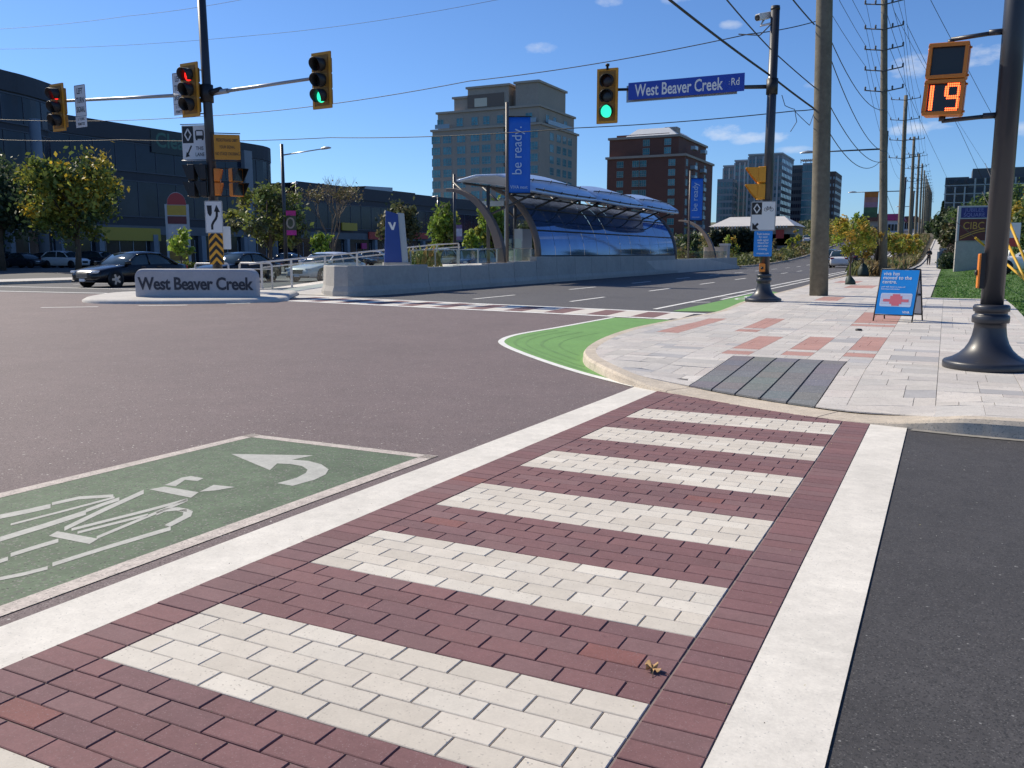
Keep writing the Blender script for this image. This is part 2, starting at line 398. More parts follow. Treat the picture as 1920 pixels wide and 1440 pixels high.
mb.grid(rows, 0, False); struct(mb.build('kerb', M['kerb']))
jm = MB(); last = 0
for k in range(1, len(KB)):
    p, q = KB[k - 1], KB[k]; last += math.hypot(p[0] - q[0], p[1] - q[1])
    if last > 1.9 and q[1] < 40:
        last = 0; d = Vector((q[0] - p[0], q[1] - p[1])).normalized() * .004; r_ = rows[k]
        for a, b in zip(r_[1:4], r_[2:5]): o_ = Vector((0, 0, .002)); jm.poly([(a[0] - d.x - .002 * d.y, a[1] - d.y, a[2] + .002), (b[0] - d.x, b[1] - d.y, b[2] + .002), (b[0] + d.x, b[1] + d.y, b[2] + .002), (a[0] + d.x, a[1] + d.y, a[2] + .002)])
struct(jm.build('kerb_joints', M['joint']))
gm = MB(); add_strip(gm, [(p[0], p[1]) for p in KB if p[0] > -.2 and p[1] < 13], -.09, .006); struct(gm.build('gutter', mat('gutter concrete', (.26, .245, .22), .9, noise=(2, .3, 14)), fix=False))
# tyre scuffs on the green lane
# paved corner surface height
KA = np.array([[p[0], p[1], kerb_top(p)] for p in KB])
def zs(x, y):
    d2 = (KA[:, 0] - x) ** 2 + (KA[:, 1] - y) ** 2; k = int(np.argmin(d2)); d = math.sqrt(d2[k])
    base = 0.0 if y < 16 else (hg(y) + .13) * sst(16, 26, y) if y < 90 else hg(y) + .13
    t = min(max((d - .12) / 1.6, 0), 1); z = KA[k, 2] * (1 - t) + base * t
    w = sst(-3.7, -2.75, x) * (1 - sst(-.95, .1, x)) if y < 14 else 0
    if w > 0:
        zr = min(0, -.135 + (y - (8.62 + (-1.1 - x) * .52)) * .047); t2 = min(max((d - .3) / .35, 0), 1) * w; z = z * (1 - t2) + zr * t2
    return z
def zs_near(x, y): return zs(x, y)
# paving: plaza polygon = kerb inner edge closed over the right
i0 = len(FARK) - 2
PLZ = [p for p in KIN[i0:]]
PLZ = ccw(PLZ + [(16, 20), (1.45, 19), (1.45, 28.3), (-.36, 28.3), (-.36, 52), (KIN[i0][0], 52)])
def inpoly(P, x, y):
    c = False; n = len(P); j = n - 1
    for i in range(n):
        if (P[i][1] > y) != (P[j][1] > y) and x < (P[j][0] - P[i][0]) * (y - P[i][1]) / (P[j][1] - P[i][1]) + P[i][0]: c = not c
        j = i
    return c
RED = [[(-2.80, 15.35), (-2.40, 15.35), (-2.40, 13.15), (-2.80, 13.15)], [(-2.80, 12.85), (-2.40, 12.85), (-2.40, 12.4), (-2.80, 12.4)],
       [(-2.0, 15.6), (-1.6, 15.6), (-1.6, 13.4), (-2.0, 13.4)], [(-2.0, 13.1), (-1.6, 13.1), (-1.6, 12.6), (-2.0, 12.6)],
       [(-1.2, 16.0), (-.8, 16.0), (-.8, 13.7), (-1.2, 13.7)], [(-1.2, 13.3), (-.8, 13.3), (-.8, 12.8), (-1.2, 12.8)],
       [(-3.4, 19.3), (-3.0, 19.3), (-3.0, 16.9), (-3.4, 16.9)], [(-3.4, 16.6), (-3.0, 16.6), (-3.0, 16.1), (-3.4, 16.1)],
       [(-4.6, 19.1), (-4.2, 19.1), (-4.2, 15.2), (-4.6, 15.2)], [(-1.6, 21.5), (-.8, 21.5), (-.8, 18.9), (-1.6, 18.9)], [(-1.6, 18.6), (-.8, 18.6), (-.8, 18.2), (-1.6, 18.2)],
       [(-3.2, 27.6), (-2.6, 27.6), (-2.6, 25.3), (-3.2, 25.3)], [(-1.2, 33), (-.8, 33), (-.8, 30), (-1.2, 30)], [(-3.4, 38), (-2.4, 38), (-2.4, 35), (-3.4, 35)], [(-4.4, 44), (-3.4, 44), (-3.4, 41), (-4.4, 41)]]
TACT = [(-2.58, 9.0), (-1.08, 9.0), (-1.08, 12.2), (-2.58, 12.2)]
class ColMesh(MB):
    def __init__(s): super().__init__(); s.c = []
    def cpoly(s, pts, col): s.poly(pts); s.c.append(col)
    def cbuild(s, name, mats, parent=None):
        o = s.build(name, mats, parent, fix=False); me = o.data
        at_ = me.color_attributes.new('Col', 'FLOAT_COLOR', 'CORNER'); arr = []
        for f, c in zip(s.f, s.c): arr += [c[0], c[1], c[2], 1.0] * len(f)
        at_.data.foreach_set('color', arr); return o
def inset(poly, g):
    """shrink a convex ccw polygon by g"""
    out = poly
    n = len(poly); clip = poly
    res = poly
    for k in range(n):
        a = Vector(poly[k]); b = Vector(poly[(k + 1) % n]); d = (b - a)
        if d.length < 1e-6: continue
        d.normalize(); nrm = Vector((-d.y, d.x)); a2 = a + nrm * g; b2 = b + nrm * g
        far = nrm * 60
        res = clip_poly(res, [(a2.x - d.x * 60, a2.y - d.y * 60), (b2.x + d.x * 60, b2.y + d.y * 60), (b2.x + d.x * 60 + far.x, b2.y + d.y * 60 + far.y), (a2.x - d.x * 60 + far.x, a2.y - d.y * 60 + far.y)])
        if len(res) < 3: return []
    return res
pv = ColMesh(); dk = ColMesh()
PCOLS = [(.54, .505, .462), (.52, .487, .452), (.56, .52, .472), (.535, .488, .448), (.495, .472, .44), (.575, .54, .492), (.525, .495, .452)]
def lay(dst, poly2, col, gap, ztop, thick=.012):
    p = inset(ccw(poly2), gap) if gap else poly2
    if len(p) < 3 or abs(area(p)) < 4e-4: return
    top = [(x, y, zs(x, y) + ztop) for x, y in p]; dst.cpoly(top, col)
    for k in range(len(p)):
        j = (k + 1) % len(p); a, b = top[k], top[j]
        dst.cpoly([(a[0], a[1], a[2] - thick), (b[0], b[1], b[2] - thick), b, a], col)
def cut(rects, R):
    """split axis-aligned rectangles (x0, y0, x1, y1, tag) along rectangle R; the inner piece gets the tag 1"""
    out = []
    for x0, y0, x1, y1, g in rects:
        X0, Y0_, X1, Y1 = max(x0, R[0]), max(y0, R[1]), min(x1, R[2]), min(y1, R[3])
        if X0 >= X1 - 1e-6 or Y0_ >= Y1 - 1e-6: out.append((x0, y0, x1, y1, g)); continue
        out += [(a_, b_, c_, d_, g) for a_, b_, c_, d_ in ((x0, y0, X0, y1), (X1, y0, x1, y1), (X0, y0, X1, Y0_), (X0, Y1, X1, y1)) if c_ - a_ > .015 and d_ - b_ > .015] + [(X0, Y0_, X1, Y1, R[4])]
    return out
REDR = [(min(p[0] for p in R), min(p[1] for p in R), max(p[0] for p in R), max(p[1] for p in R), 1) for R in RED]
TR = (TACT[0][0], 8.0, TACT[1][0], 12.2, 2)
colx = -8.0
while colx < 15.9:
    y = 7.6 + rnd.random() * .4; W2 = .8
    ymax = 52 if colx < -.3 else (28.3 if colx < 1.5 else 20)
    while y < ymax:
        l = rnd.choice((.2, .3, .3, .4, .6)) if y < 24 else rnd.choice((.6, .9))
        sp = rnd.choice(([.4], [.4], [.3], [.5], [.2, .5], [.2], [.6])) if y < 24 else [.4]
        xs_ = [0] + sp + [W2]; rects = [(colx + a, y, colx + b, y + l, 0) for a, b in zip(xs_, xs_[1:])]
        for R in REDR: rects = cut(rects, R)
        rects = cut(rects, TR)
        for x0, y0, x1, y1, g in rects:
            if g == 2: continue
            pc = [(x0, y0), (x1, y0), (x1, y1), (x0, y1)]
            c2 = pc if all(inpoly(PLZ, *q) for q in pc) else clip_poly(PLZ, pc)
            if len(c2) < 3 or abs(area(c2)) < 6e-4: continue
            f = rnd.uniform(.89, 1.06); col = rnd.choice(PCOLS)
            if g == 1: col = (.43, .235, .195); f = rnd.uniform(.95, 1.05)
            elif rnd.random() < .06: col = (.40, .39, .385)
            lay(pv, c2, tuple(v * f for v in col), .0028 if len(c2) == 4 else 0, .0)
        y += l
    colx += W2
struct(pv.cbuild('sidewalk_paving', M['paver']))
for k in range(5):       # dark ribbed slabs of the drop kerb
    for j in range(8):
        a, b = -2.58 + .3 * k, -2.58 + .3 * (k + 1); y0 = 9.0 + .4 * j
        c2 = clip_poly(PLZ, [(a + .012, y0 + .002), (b - .012, y0 + .002), (b - .012, y0 + .398), (a + .012, y0 + .398)])
        if len(c2) > 2 and area(c2) > 2e-3: lay(dk, c2, tuple(v * rnd.uniform(.92, 1.08) for v in (.165, .167, .175)), 0, .001, .02)
struct(dk.cbuild('kerb_ramp_slabs', M['paver']))
jb = MB(); stp = [(x, y) for y in YCUTS if 8 < y < 53 for x in (0,)]
bx = [-8 + .5 * k for k in range(49)]; by = [7.5 + .5 * k for k in range(91)]
for a, b in zip(bx, bx[1:]):
    for c, d in zip(by, by[1:]):
        q = [(a, c), (b, c), (b, d), (a, d)]
        if not all(inpoly(PLZ, *p) for p in q):
            q = clip_poly(PLZ, q)
            if len(q) < 3: continue
        jb.poly([(x, y, zs(x, y) - .012) for x, y in q])
struct(jb.build('paving_bed', M['lightjoint']))
# path up the hill, its white edging and the lawn
zp = lambda x, y: hg(y) + .13
struct(sheet('hill_path', [ground_quad(-2.35, -.36, 52, 600)], M['concrete'], .004, zp))
struct(sheet('path_edging', [ground_quad(-.52, -.34, 28.3, 420)], M['concrete'], .012, zp))
struct(sheet('boulevard_kerb', [ground_quad(-2.62, -2.35, 52, 420)], M['concrete'], .10, zp))
def zl(x, y): return (hg(y) + .13) * sst(16, 26, y) - .012 + .55 * sst(30, 75, y) * sst(0, 4, x)
LW = [ground_quad(1.45 + 1.2 * k, 2.65 + 1.2 * k, 19 + 0 * k, 28.3) for k in range(13)] + [ground_quad(-.36 + 1.5 * k, 1.14 + 1.5 * k, 28.3, 240) for k in range(20)] + [ground_quad(29.6, 400, 28.3, 640), ground_quad(17, 400, -40, 28.3), ground_quad(-.36, 29.6, 240, 640)]
struct(sheet('lawn', LW, M['lawn'], .0, zl))
struct(sheet('lawn_edging', [ground_quad(1.40, 1.56, 14.5, 28.3)], M['concrete'], .004, zs))
struct(sheet('boulevard_bed', [[(kerbx(52) + .17, 52), (-2.62, 52), (-2.62, 300), (kerbx(300) + .17, 300)]], M['mulch'], -.0, zp))
# ---------------------------------------------------------------- brick crosswalk
RP = .1150; Y0 = 1.99
XA, XB = -2.62, -.765
REDC = [(.190, .093, .095), (.182, .090, .092), (.200, .099, .099), (.174, .091, .095), (.190, .104, .105)]
WHC = [(.60, .55, .475), (.58, .53, .455), (.62, .575, .50), (.565, .515, .44)]
def road_z(x, y): return hg(y)
cw = ColMesh(); cwr = cw; cww = ColMesh()
KCL = ccw([(p[0], p[1]) for p in K2 if p[1] < 16 and p[0] < 4] + [(3.9, -20), (-9, -20), (-9, 16)])
def brick(x0, y0, x1, y1, col, cw, top=.0105, cham=.003):
    rect = [(x0, y0), (x1, y0), (x1, y1), (x0, y1)]
    if y1 > 8.3:
        if not all(inpoly(KCL, *q) for q in rect):
            rect = clip_poly(KCL, rect)
            if len(rect) < 3 or area(rect) < 1e-3: return
    z0 = rnd.uniform(-.0012, .0012); tx = rnd.uniform(-.004, .004); ty = rnd.uniform(-.004, .004); cx, cy = (x0 + x1) / 2, (y0 + y1) / 2
    inn = inset(ccw(rect), cham)
    if len(inn) != len(rect): inn = rect
    zt = lambda p, d: hg(p[1]) + top + z0 + (p[0] - cx) * tx + (p[1] - cy) * ty - d
    T = [(p[0], p[1], zt(p, 0)) for p in inn]; E_ = [(p[0], p[1], zt(p, .0028)) for p in rect]; B = [(p[0], p[1], zt(p, .018)) for p in rect]
    cw.cpoly(T, col)
    n = len(rect)
    if len(inn) == n:
        for k in range(n):
            j = (k + 1) % n; cw.cpoly([E_[k], E_[j], T[j], T[k]], col); cw.cpoly([B[k], B[j], E_[j], E_[k]], col)
def tone(cols, j=.10):
    f = rnd.uniform(1 - j, 1 + j); c = rnd.choice(cols); return tuple(v * f for v in c)
r = -22
while True:
    rp = RP if r >= 0 else .1065
    y = Y0 + rp * r
    if y > 9.6: break
    white = (r // 5) % 2 == 0 and r < 60
    cols = WHC if white else REDC; n = 8; bw = (XB - XA) / n; off = .5 if (r % 5) % 2 == 1 else 0.0
    if not white: off = .5 if (r % 5) % 2 == 0 else 0.0
    x = XA
    first = True; g = .0016
    while x < XB - 1e-4:
        w = bw * (.5 if (first and off) else 1); first = False; w = min(w, XB - x)
        c = tone(cols, .06)
        if not white and rnd.random() < .012: c = (.215, .088, .080)
        g2 = g + rnd.uniform(0, .0010)
        brick(x + g2, y + g2 * (.7 if white else 1), x + w - g2, y + rp - g2 * (.7 if white else 1), c, cww if white else cwr); x += w
    for a, b in ((XA - .24, XA - .004), (XB + .006, XB + .24)):
        c = tone(REDC, .07)
        if rnd.random() < .012: c = (.215, .088, .080)
        brick(a + .001, y + .0022, b - .001, y + rp - .0028, c, cwr)
    r += 1
struct(cwr.cbuild('crosswalk_bricks', M['brick'])); struct(cww.cbuild('crosswalk_pale_bricks', M['whitebrick']))
def clip_to_road(P):
    """keep the part of a thin strip on the road side of the corner kerb"""
    return clip_poly(KCL, P)
def stripy(y0, y1, xa, xb, n=60):
    out = []
    for k in range(n):
        a, b = y0 + (y1 - y0) * k / n, y0 + (y1 - y0) * (k + 1) / n; q = [(xa, a), (xb, a), (xb, b), (xa, b)]
        if b > 8: q = clip_to_road(q)
        if len(q) > 2 and area(q) > 1e-5: out.append(q)
    return out
struct(sheet('crosswalk_bed', stripy(-1, 10, XA - .25, XB + .25), M['joint'], .0048))
struct(sheet('crosswalk_bands', stripy(-1, 10, -3.205, XA - .2415) + stripy(-1, 10, XB + .2415, -.215), M['band'], .0075))
# green bicycle lane at the corner with its white edge line
OUT = [(-6.74, 18.75), (-7.02, 16.4), (-7.24, 14.9), (-7.12, 13.95), (-6.70, 13.18), (-5.67, 12.02), (-4.33, 10.68), (-3.24, 9.76)]
OUT = [(v.x, v.y) for v in smooth_path([(a, b, 0) for a, b in OUT], 6)]
INN = [(p[0], p[1]) for p in KB if 9.8 < p[1] < 18.75 and p[0] < -3.2]
gpoly = ccw(OUT + list(reversed(INN)))
struct(sheet('green_lane', [gpoly], M['green_paint'], .008))
mk = MB(); add_strip(mk, OUT, .11, .010)
add_strip(mk, [(-5.42, 18.62), (-6.7, 18.78)], .0, .012)
struct(mk.build('green_lane_line', M['white_paint'], fix=False))
struct(sheet('green_lane_ahead', [[(-5.95, 21.0), (-5.98, 26), (-6.05, 34.2), (kerbx(31.7) - .02, 31.7), (-4.98, 25), (-4.92, 21.3)]], M['green_paint'], .008))
M['scuff'] = mat('tyre scuffed green paint', (.122, .252, .070), .75, noise=(3, .2, 30))
tm = MB()
for off, w in ((.35, .05), (.62, .03), (.95, .06), (1.35, .035)):
    P = [(v[0] + off * .92, v[1] - off * .15) for v in OUT[8:36]]; add_strip(tm, [p for p in P if inpoly(gpoly, *p)], w, .0102)
struct(tm.build('green_lane_scuffs', M['scuff'], fix=False))
# the green waiting box for left-turning bicycles
BX = [(-5.12, 1.98), (-3.3, 1.98), (-3.3, 5.45), (-5.12, 5.45)]
struct(sheet('bicycle_box', [BX], M['worn_green'], .0062))
mk = MB()
for pts, w in (([(-3.3, 1.95), (-3.3, 5.45)], .105), ([(-3.3, 5.34), (-5.12, 5.34)], -.1), ([(-5.12, 5.45), (-5.12, 1.95)], .105), ([(-5.12, 1.92), (-3.3, 1.92)], .11)): add_strip(mk, pts, w, .0078)
struct(mk.build('bicycle_box_lines', M['worn_paint'], fix=False))
sy = MB()
def zoompt(x, y): p = gp(x * 860 / 1920, 780 + y * 860 / 1920); return (p.x, p.y)
def gpoly_add(pts):
    q = ccw([zoompt(*p) for p in pts]); sy.poly([(x, y, hg(y) + .0078) for x, y in q])
def gstroke(pts, w):
    for a, b in zip(pts, pts[1:]):
        gpoly_add([(a[0], a[1] - w / 2), (b[0], b[1] - w / 2), (b[0], b[1] + w / 2), (a[0], a[1] + w / 2)])
gpoly_add([(968, 163), (1312, 169), (1222, 187), (1160, 203), (1130, 231)])
outer = [(1222, 187), (1290, 192), (1345, 206), (1376, 228), (1362, 250), (1315, 272), (1225, 297)]
inner = [(1160, 203), (1215, 205), (1265, 214), (1288, 229), (1280, 243), (1240, 264), (1160, 286)]
for k in range(6): gpoly_add([outer[k], outer[k + 1], inner[k + 1], inner[k]])
for P in ([(625, 312), (690, 300), (832, 324), (800, 347)], [(690, 294), (762, 262), (775, 272), (735, 299)], [(762, 262), (800, 256), (852, 265), (828, 277), (775, 272)], [(835, 322), (895, 293), (985, 302), (905, 316)], [(205, 508), (240, 488), (412, 520), (375, 542)]): gpoly_add(P)
for P, w in (([(45, 460), (270, 402), (480, 346)], 8), ([(270, 478), (440, 396), (602, 322)], 17), ([(300, 481), (620, 400), (782, 356)], 11), ([(325, 494), (620, 419)], 10), ([(405, 515), (620, 425), (785, 356)], 12),
             ([(655, 415), (690, 399), (742, 394), (782, 400)], 14), ([(220, 628), (460, 552), (715, 476)], 16), ([(0, 427), (120, 403), (212, 382)], 18), ([(218, 373), (330, 348), (475, 339)], 12), ([(0, 522), (190, 464), (360, 409)], 20),
             ([(45, 588), (140, 558), (245, 527)], 16), ([(0, 614), (34, 603)], 16), ([(0, 688), (100, 668), (200, 642)], 14), ([(360, 402), (440, 372), (500, 352)], 14)): gstroke(P, w)
for k, (o_, i_) in enumerate([((782, 393), (740, 402)), ((808, 404), (768, 408)), ((800, 425), (765, 422)), ((712, 470), (690, 462))]):
    if k: gpoly_add([prev[0], o_, i_, prev[1]])
    prev = (o_, i_)
struct(sy.build('bicycle_symbol', M['symbol_paint'], fix=False))
# small bicycle mark on the lane ahead
mk = MB()
for (cx, cy) in ((-5.55, 27.6), (-5.55, 29.0)):
    ring = [(cx + .28 * math.cos(q), cy + .62 * math.sin(q)) for q in [k * math.pi / 8 for k in range(17)]]
    add_strip(mk, ring, .09, .013)
add_strip(mk, [(-5.55, 27.6), (-5.35, 28.3), (-5.55, 29.0)], .1, .013)
struct(mk.build('lane_bicycle_mark', M['white_paint'], fix=False))
# ------------------------------------------------------------------ buildings
M['officewall'] = mat('dark office cladding', (.022, .026, .040), .55, noise=(.3, .12, 2))
M['officeglass'] = mat('dark office glass', (.012, .020, .040), .12, spec=.28, noise=(.25, .5))
M['officeline'] = mat('aluminium line', (.30, .33, .38), .4, .3)
M['fascia'] = mat('shop fascia', (.11, .12, .135), .6, noise=(.5, .15))
M['column'] = mat('light column', (.20, .225, .26), .6, noise=(.6, .1))
M['shopdark'] = mat('shop glass', (.018, .024, .030), .12, noise=(.35, .5))
M['yellowsign'] = mat('yellow shop sign', (.42, .30, .03), .5)
M['redsign'] = mat('red shop sign', (.42, .04, .03), .5)
M['magentasign'] = mat('magenta sign', (.45, .03, .16), .5)
M['greensign'] = mat('dark green letters', (.05, .14, .11), .5)
M['rooflight'] = mat('light roof', (.50, .52, .54), .6, noise=(.4, .08))
M['beige'] = mat('beige stone', (.36, .30, .245), .85, noise=(.12, .10, 2.5))
M['beigetrim'] = mat('beige trim', (.40, .335, .27), .8, noise=(.3, .06))
M['beigedark'] = mat('brown panel', (.17, .13, .105), .8)
M['tealglass'] = mat('teal glass', (.06, .22, .25), .08, spec=.7, noise=(.35, .6))
M['frame'] = mat('window frame', (.30, .34, .34), .5)
M['redbrick'] = mat('red brick wall', (.150, .066, .049), .88, noise=(.15, .12, 3))
M['stone'] = mat('cream stone trim', (.36, .30, .25), .8)
M['greytower'] = mat('grey tower cladding', (.20, .22, .255), .7, noise=(.1, .1, 2))
M['greydark'] = mat('charcoal tower cladding', (.07, .078, .095), .6, noise=(.1, .1))
M['greylight'] = mat('pale tower pilaster', (.36, .385, .42), .7)
M['blueglass'] = mat('blue tower glass', (.03, .10, .14), .07, spec=.8, noise=(.2, .5))
M['balcony'] = mat('balcony glass rail', (.26, .34, .40), .25)
M['brownstone'] = mat('brown tower brick', (.10, .075, .068), .8, noise=(.2, .1))
M['metalroof'] = mat('pale metal roof', (.58, .55, .51), .5, noise=(.6, .08))

def ring_wall(mb, pts, z0, z1, m=0, off=0.0, smooth=False):
    """vertical faces along a 2-D polyline"""
    P = band(pts, off) if off else pts
    for a, b in zip(P, P[1:]): mb.poly([(a[0], a[1], z0), (b[0], b[1], z0), (b[0], b[1], z1), (a[0], a[1], z1)], m, smooth)
def ribbon(mb, pts, z0, z1, th, m=0):
    """a band standing proud of a polyline wall by th (towards -left)"""
    P = band(pts, -th); n = len(pts)
    for k in range(n - 1):
        a, b, c, d = pts[k], pts[k + 1], P[k + 1], P[k]
        mb.poly([(d[0], d[1], z0), (c[0], c[1], z0), (c[0], c[1], z1), (d[0], d[1], z1)], m)
        mb.poly([(d[0], d[1], z1), (c[0], c[1], z1), (b[0], b[1], z1), (a[0], a[1], z1)], m)
        mb.poly([(a[0], a[1], z0), (b[0], b[1], z0), (c[0], c[1], z0), (d[0], d[1], z0)], m)
    for k in (0, n - 1):
        a, d = pts[k], P[k]; mb.poly([(a[0], a[1], z0), (d[0], d[1], z0), (d[0], d[1], z1), (a[0], a[1], z1)], m)
def along(pts, step):
    """points with tangent every step metres along a polyline"""
    out = []; acc = 0; nxt = step / 2
    for a, b in zip(pts, pts[1:]):
        A, B = Vector(a), Vector(b); L = (B - A).length
        while nxt <= acc + L:
            d = (B - A) / L; out.append((A + d * (nxt - acc), d)); nxt += step
        acc += L
    return out
def mullions(mb, pts, step, z0, z1, w, th, m=0):
    for p, d in along(pts, step):
        n = Vector((d.y, -d.x)); a = p - d * w / 2; b = p + d * w / 2; q = [a, b, b + n * th, a + n * th]
        F = Matrix.Translation((0, 0, z0)); mb.prism([tuple(v) for v in q], F, z1 - z0, m)
def office(name, label, path, ztop, bands, closed_back, fascia_z=(3.8, 4.9)):
    o = thing(name, label, 'building', (path[0][0], path[0][1], 0))
    mb = MB(); body = list(path) + closed_back
    ring_wall(mb, body + [body[0]], -.3, ztop); mb.poly([(x, y, ztop - .4) for x, y in ccw(body)]); mb.build('wall', M['officewall'], o)
    gl = MB()
    for z0, z1 in bands: ribbon(gl, path, z0, z1, .08)
    gl.build('glazing', M['officeglass'], o)
    ln = MB()
    for z0, z1 in bands:
        ribbon(ln, path, z0 - .14, z0, .16); ribbon(ln, path, z1, z1 + .14, .16)
        mullions(ln, path, 3.1, z0, z1, .09, .13)
    ln.build('mullions', mat(name + ' mullion', (.055, .065, .09), .5, .1), o)
    pr = MB(); ribbon(pr, path, ztop - 1.9, ztop + .15, .22); pr.build('parapet', M['officewall'], o)
    sh = MB(); ribbon(sh, path, .25, fascia_z[0], .10); mullions(sh, path, 2.05, .25, fascia_z[0] - .6, .07, .16, 1); sh.build('shopfront', [M['shopdark'], M['officeline']], o)
    fa = MB(); ribbon(fa, path, fascia_z[0], fascia_z[1], .45); fa.build('fascia', M['fascia'], o)
    for p, d in along(path, 8.2):
        n = Vector((d.y, -d.x)); q = [p - d * .37, p + d * .37, p + d * .37 + n * .8, p - d * .37 + n * .8]; c = MB(); c.prism([tuple(v) for v in q], Matrix.Identity(4), fascia_z[0]); c.build('column', M['column'], o)
    return o
Yc = atX(550, 400, -93).y
arc = [(-93 - 8 * (1 - math.cos(q)), Yc - 8 + 8 * math.sin(q)) for q in [k * math.pi / 16 for k in range(9)]]
mainpath = [(-93, -20 + 6 * k) for k in range(int((Yc - 8 + 20) / 6) + 1)] + arc
ofc = office('office_building', 'long dark glass office block with curved corner and shops behind the yellowing tree', mainpath, 17.2, [(6.1, 10.4), (11.7, 15.1)], [(-140, Yc), (-140, -20)])
cm = MB(); q = [(-92.2, Yc - 11.2), (-92.2, Yc - 9.6), (-93.0, Yc - 9.6), (-93.0, Yc - 11.2)]; cm.prism(q, Matrix.Identity(4), 16.2); cm.build('corner_pier', M['column'], ofc)
for (pa, pb, z0, z1, mm, nm) in ((185, 300, 3.0, 4.6, 'yellowsign', 'yellow shop sign'), (318, 332, 3.9, 4.8, 'redsign', 'red shop sign')):
    a, b = atX(pa, 450, -92.5).y, atX(pb, 450, -92.5).y; mb = MB(); mb.box((-92.52, a, z0), (-92.3, b, z1)); s_ = mb.build('shop_sign', M[mm], ofc); s_['label'] = nm + ' on the fascia'
F = frame(Vector((-92.72, atX(318, 255, -92.7).y, 15.9)), (1, 0, 0)); mb = MB(); text_mb(mb, 'Clea', F, 2.6, bold=.02, align='CENTER'); o_ = mb.build('rooftop_letters', M['greensign'], ofc)
mb = MB(); fbk = MB(); fbk.box((-92.76, atX(283, 255, -92.7).y, 14.3), (-92.73, atX(345, 255, -92.7).y, 17.25)); fbk.build('letter_panel', mat('letter panel', (.02, .035, .04), .5), ofc)
# projecting round bay at the left end
DC, DR = (-98, 53), 17
dpath = smooth_path([at(x_, 400, d_) for x_, d_ in ((-420, 66), (-200, 80), (0, 94), (60, 98.5), (100, 102.5), (124, 106), (135, 111), (133, 120), (125, 128))], 4); dpath = [(p.x, p.y) for p in dpath]
bay = office('round_office_bay', 'taller rounded dark glass office bay at the far left behind the trees', dpath, 20.4, [(5.4, 9.4), (10.6, 14.4), (15.3, 18.2)], [(-130, 110), (-130, 30)])
mb = MB(); p = at(70, 300, 95)
mb.tube([(p.x, p.y, 0), (p.x, p.y, 15.4)], .55, 14); mb.build('tall_column', M['column'], bay)
# lower dark wing beyond
lowpath = [(-93.5, Yc + 1.5 + 6 * k) for k in range(21)]
low = office('low_office_wing', 'lower dark retail block beyond the curved office corner', lowpath, 12.6, [(5.6, 9.6)], [(-140, Yc + 121), (-140, Yc + 1.5)])
for (pa, pb, z0, z1, mm, nm) in ((640, 668, 5.3, 6.6, 'yellowsign', 'yellow'), (690, 722, 3.9, 5.2, 'redsign', 'red'), (766, 800, 4.2, 5.4, 'redsign', 'dark red'), (676, 685, 2.2, 3.2, 'magentasign', 'magenta')):
    a, b = atX(pa, 450, -93).y, atX(pb, 450, -93).y; mb = MB(); mb.box((-92.95, a, z0), (-92.7, b, z1)); s_ = mb.build('shop_sign', M[mm], low); s_['label'] = nm + ' shop sign on the low block'
rp = thing('rooftop_plant_room', 'pale grey plant room on the roof of the low dark block', 'plant room', (-110, 170, 12.2))
a, b = atX(672, 350, -104), atX(736, 350, -104); mb = MB()
mb.poly([(-104, a.y, 12.2), (-104, b.y, 12.2), (-104, b.y, 14.9), (-104, a.y + 2.5, 14.6)]); mb.poly([(-104, b.y, 12.2), (-120, b.y, 12.2), (-120, b.y, 14.9), (-104, b.y, 14.9)])
mb.poly([(-104, a.y + 2.5, 14.6), (-104, b.y, 14.9), (-120, b.y, 14.9), (-120, a.y + 2.5, 14.6)]); mb.build('metal_panels', M['rooflight'], rp)
mb = MB(); c_ = atX(765, 352, -104); mb.box((-112, b.y + .05, 12.2), (-104.1, c_.y + 3, 14.3)); mb.build('brick_box', M['brownstone'], rp)

def win_mesh(w, h, nv, bal=False, fr='frame', gl='tealglass'):
    """window in the local frame: x right, y up, z out"""
    mb = MB(); F = Matrix.Identity(4); t = .09
    mb.poly([(-w / 2, 0, .03), (w / 2, 0, .03), (w / 2, h, .03), (-w / 2, h, .03)], 1)
    for x0, x1, y0, y1 in ((-w / 2, w / 2, 0, t), (-w / 2, w / 2, h - t, h), (-w / 2, -w / 2 + t, t, h - t), (w / 2 - t, w / 2, t, h - t)): mb.box((x0, y0, 0), (x1, y1, .10))
    for k in range(1, nv): x = -w / 2 + w * k / nv; mb.box((x - .04, t, 0), (x + .04, h - t, .09))
    mb.box((-w / 2 + t, h * .33, 0), (w / 2 - t, h * .33 + .07, .088))
    o = mb.build('window', [M[fr], M[gl]]); return o
def place_windows(root, proto, spots, name='window'):
    for k, (C, f) in enumerate(spots):
        o = proto if k == 0 else proto.copy()
        if k: COL.objects.link(o)
        o.name = name; o.matrix_world = frame(C, f); o.parent = root; o.matrix_parent_inverse = parent_world(root).inverted()
        M_ = frame(C, f); o.location = M_.to_translation(); o.rotation_euler = M_.to_euler(); o.scale = (1, 1, 1)

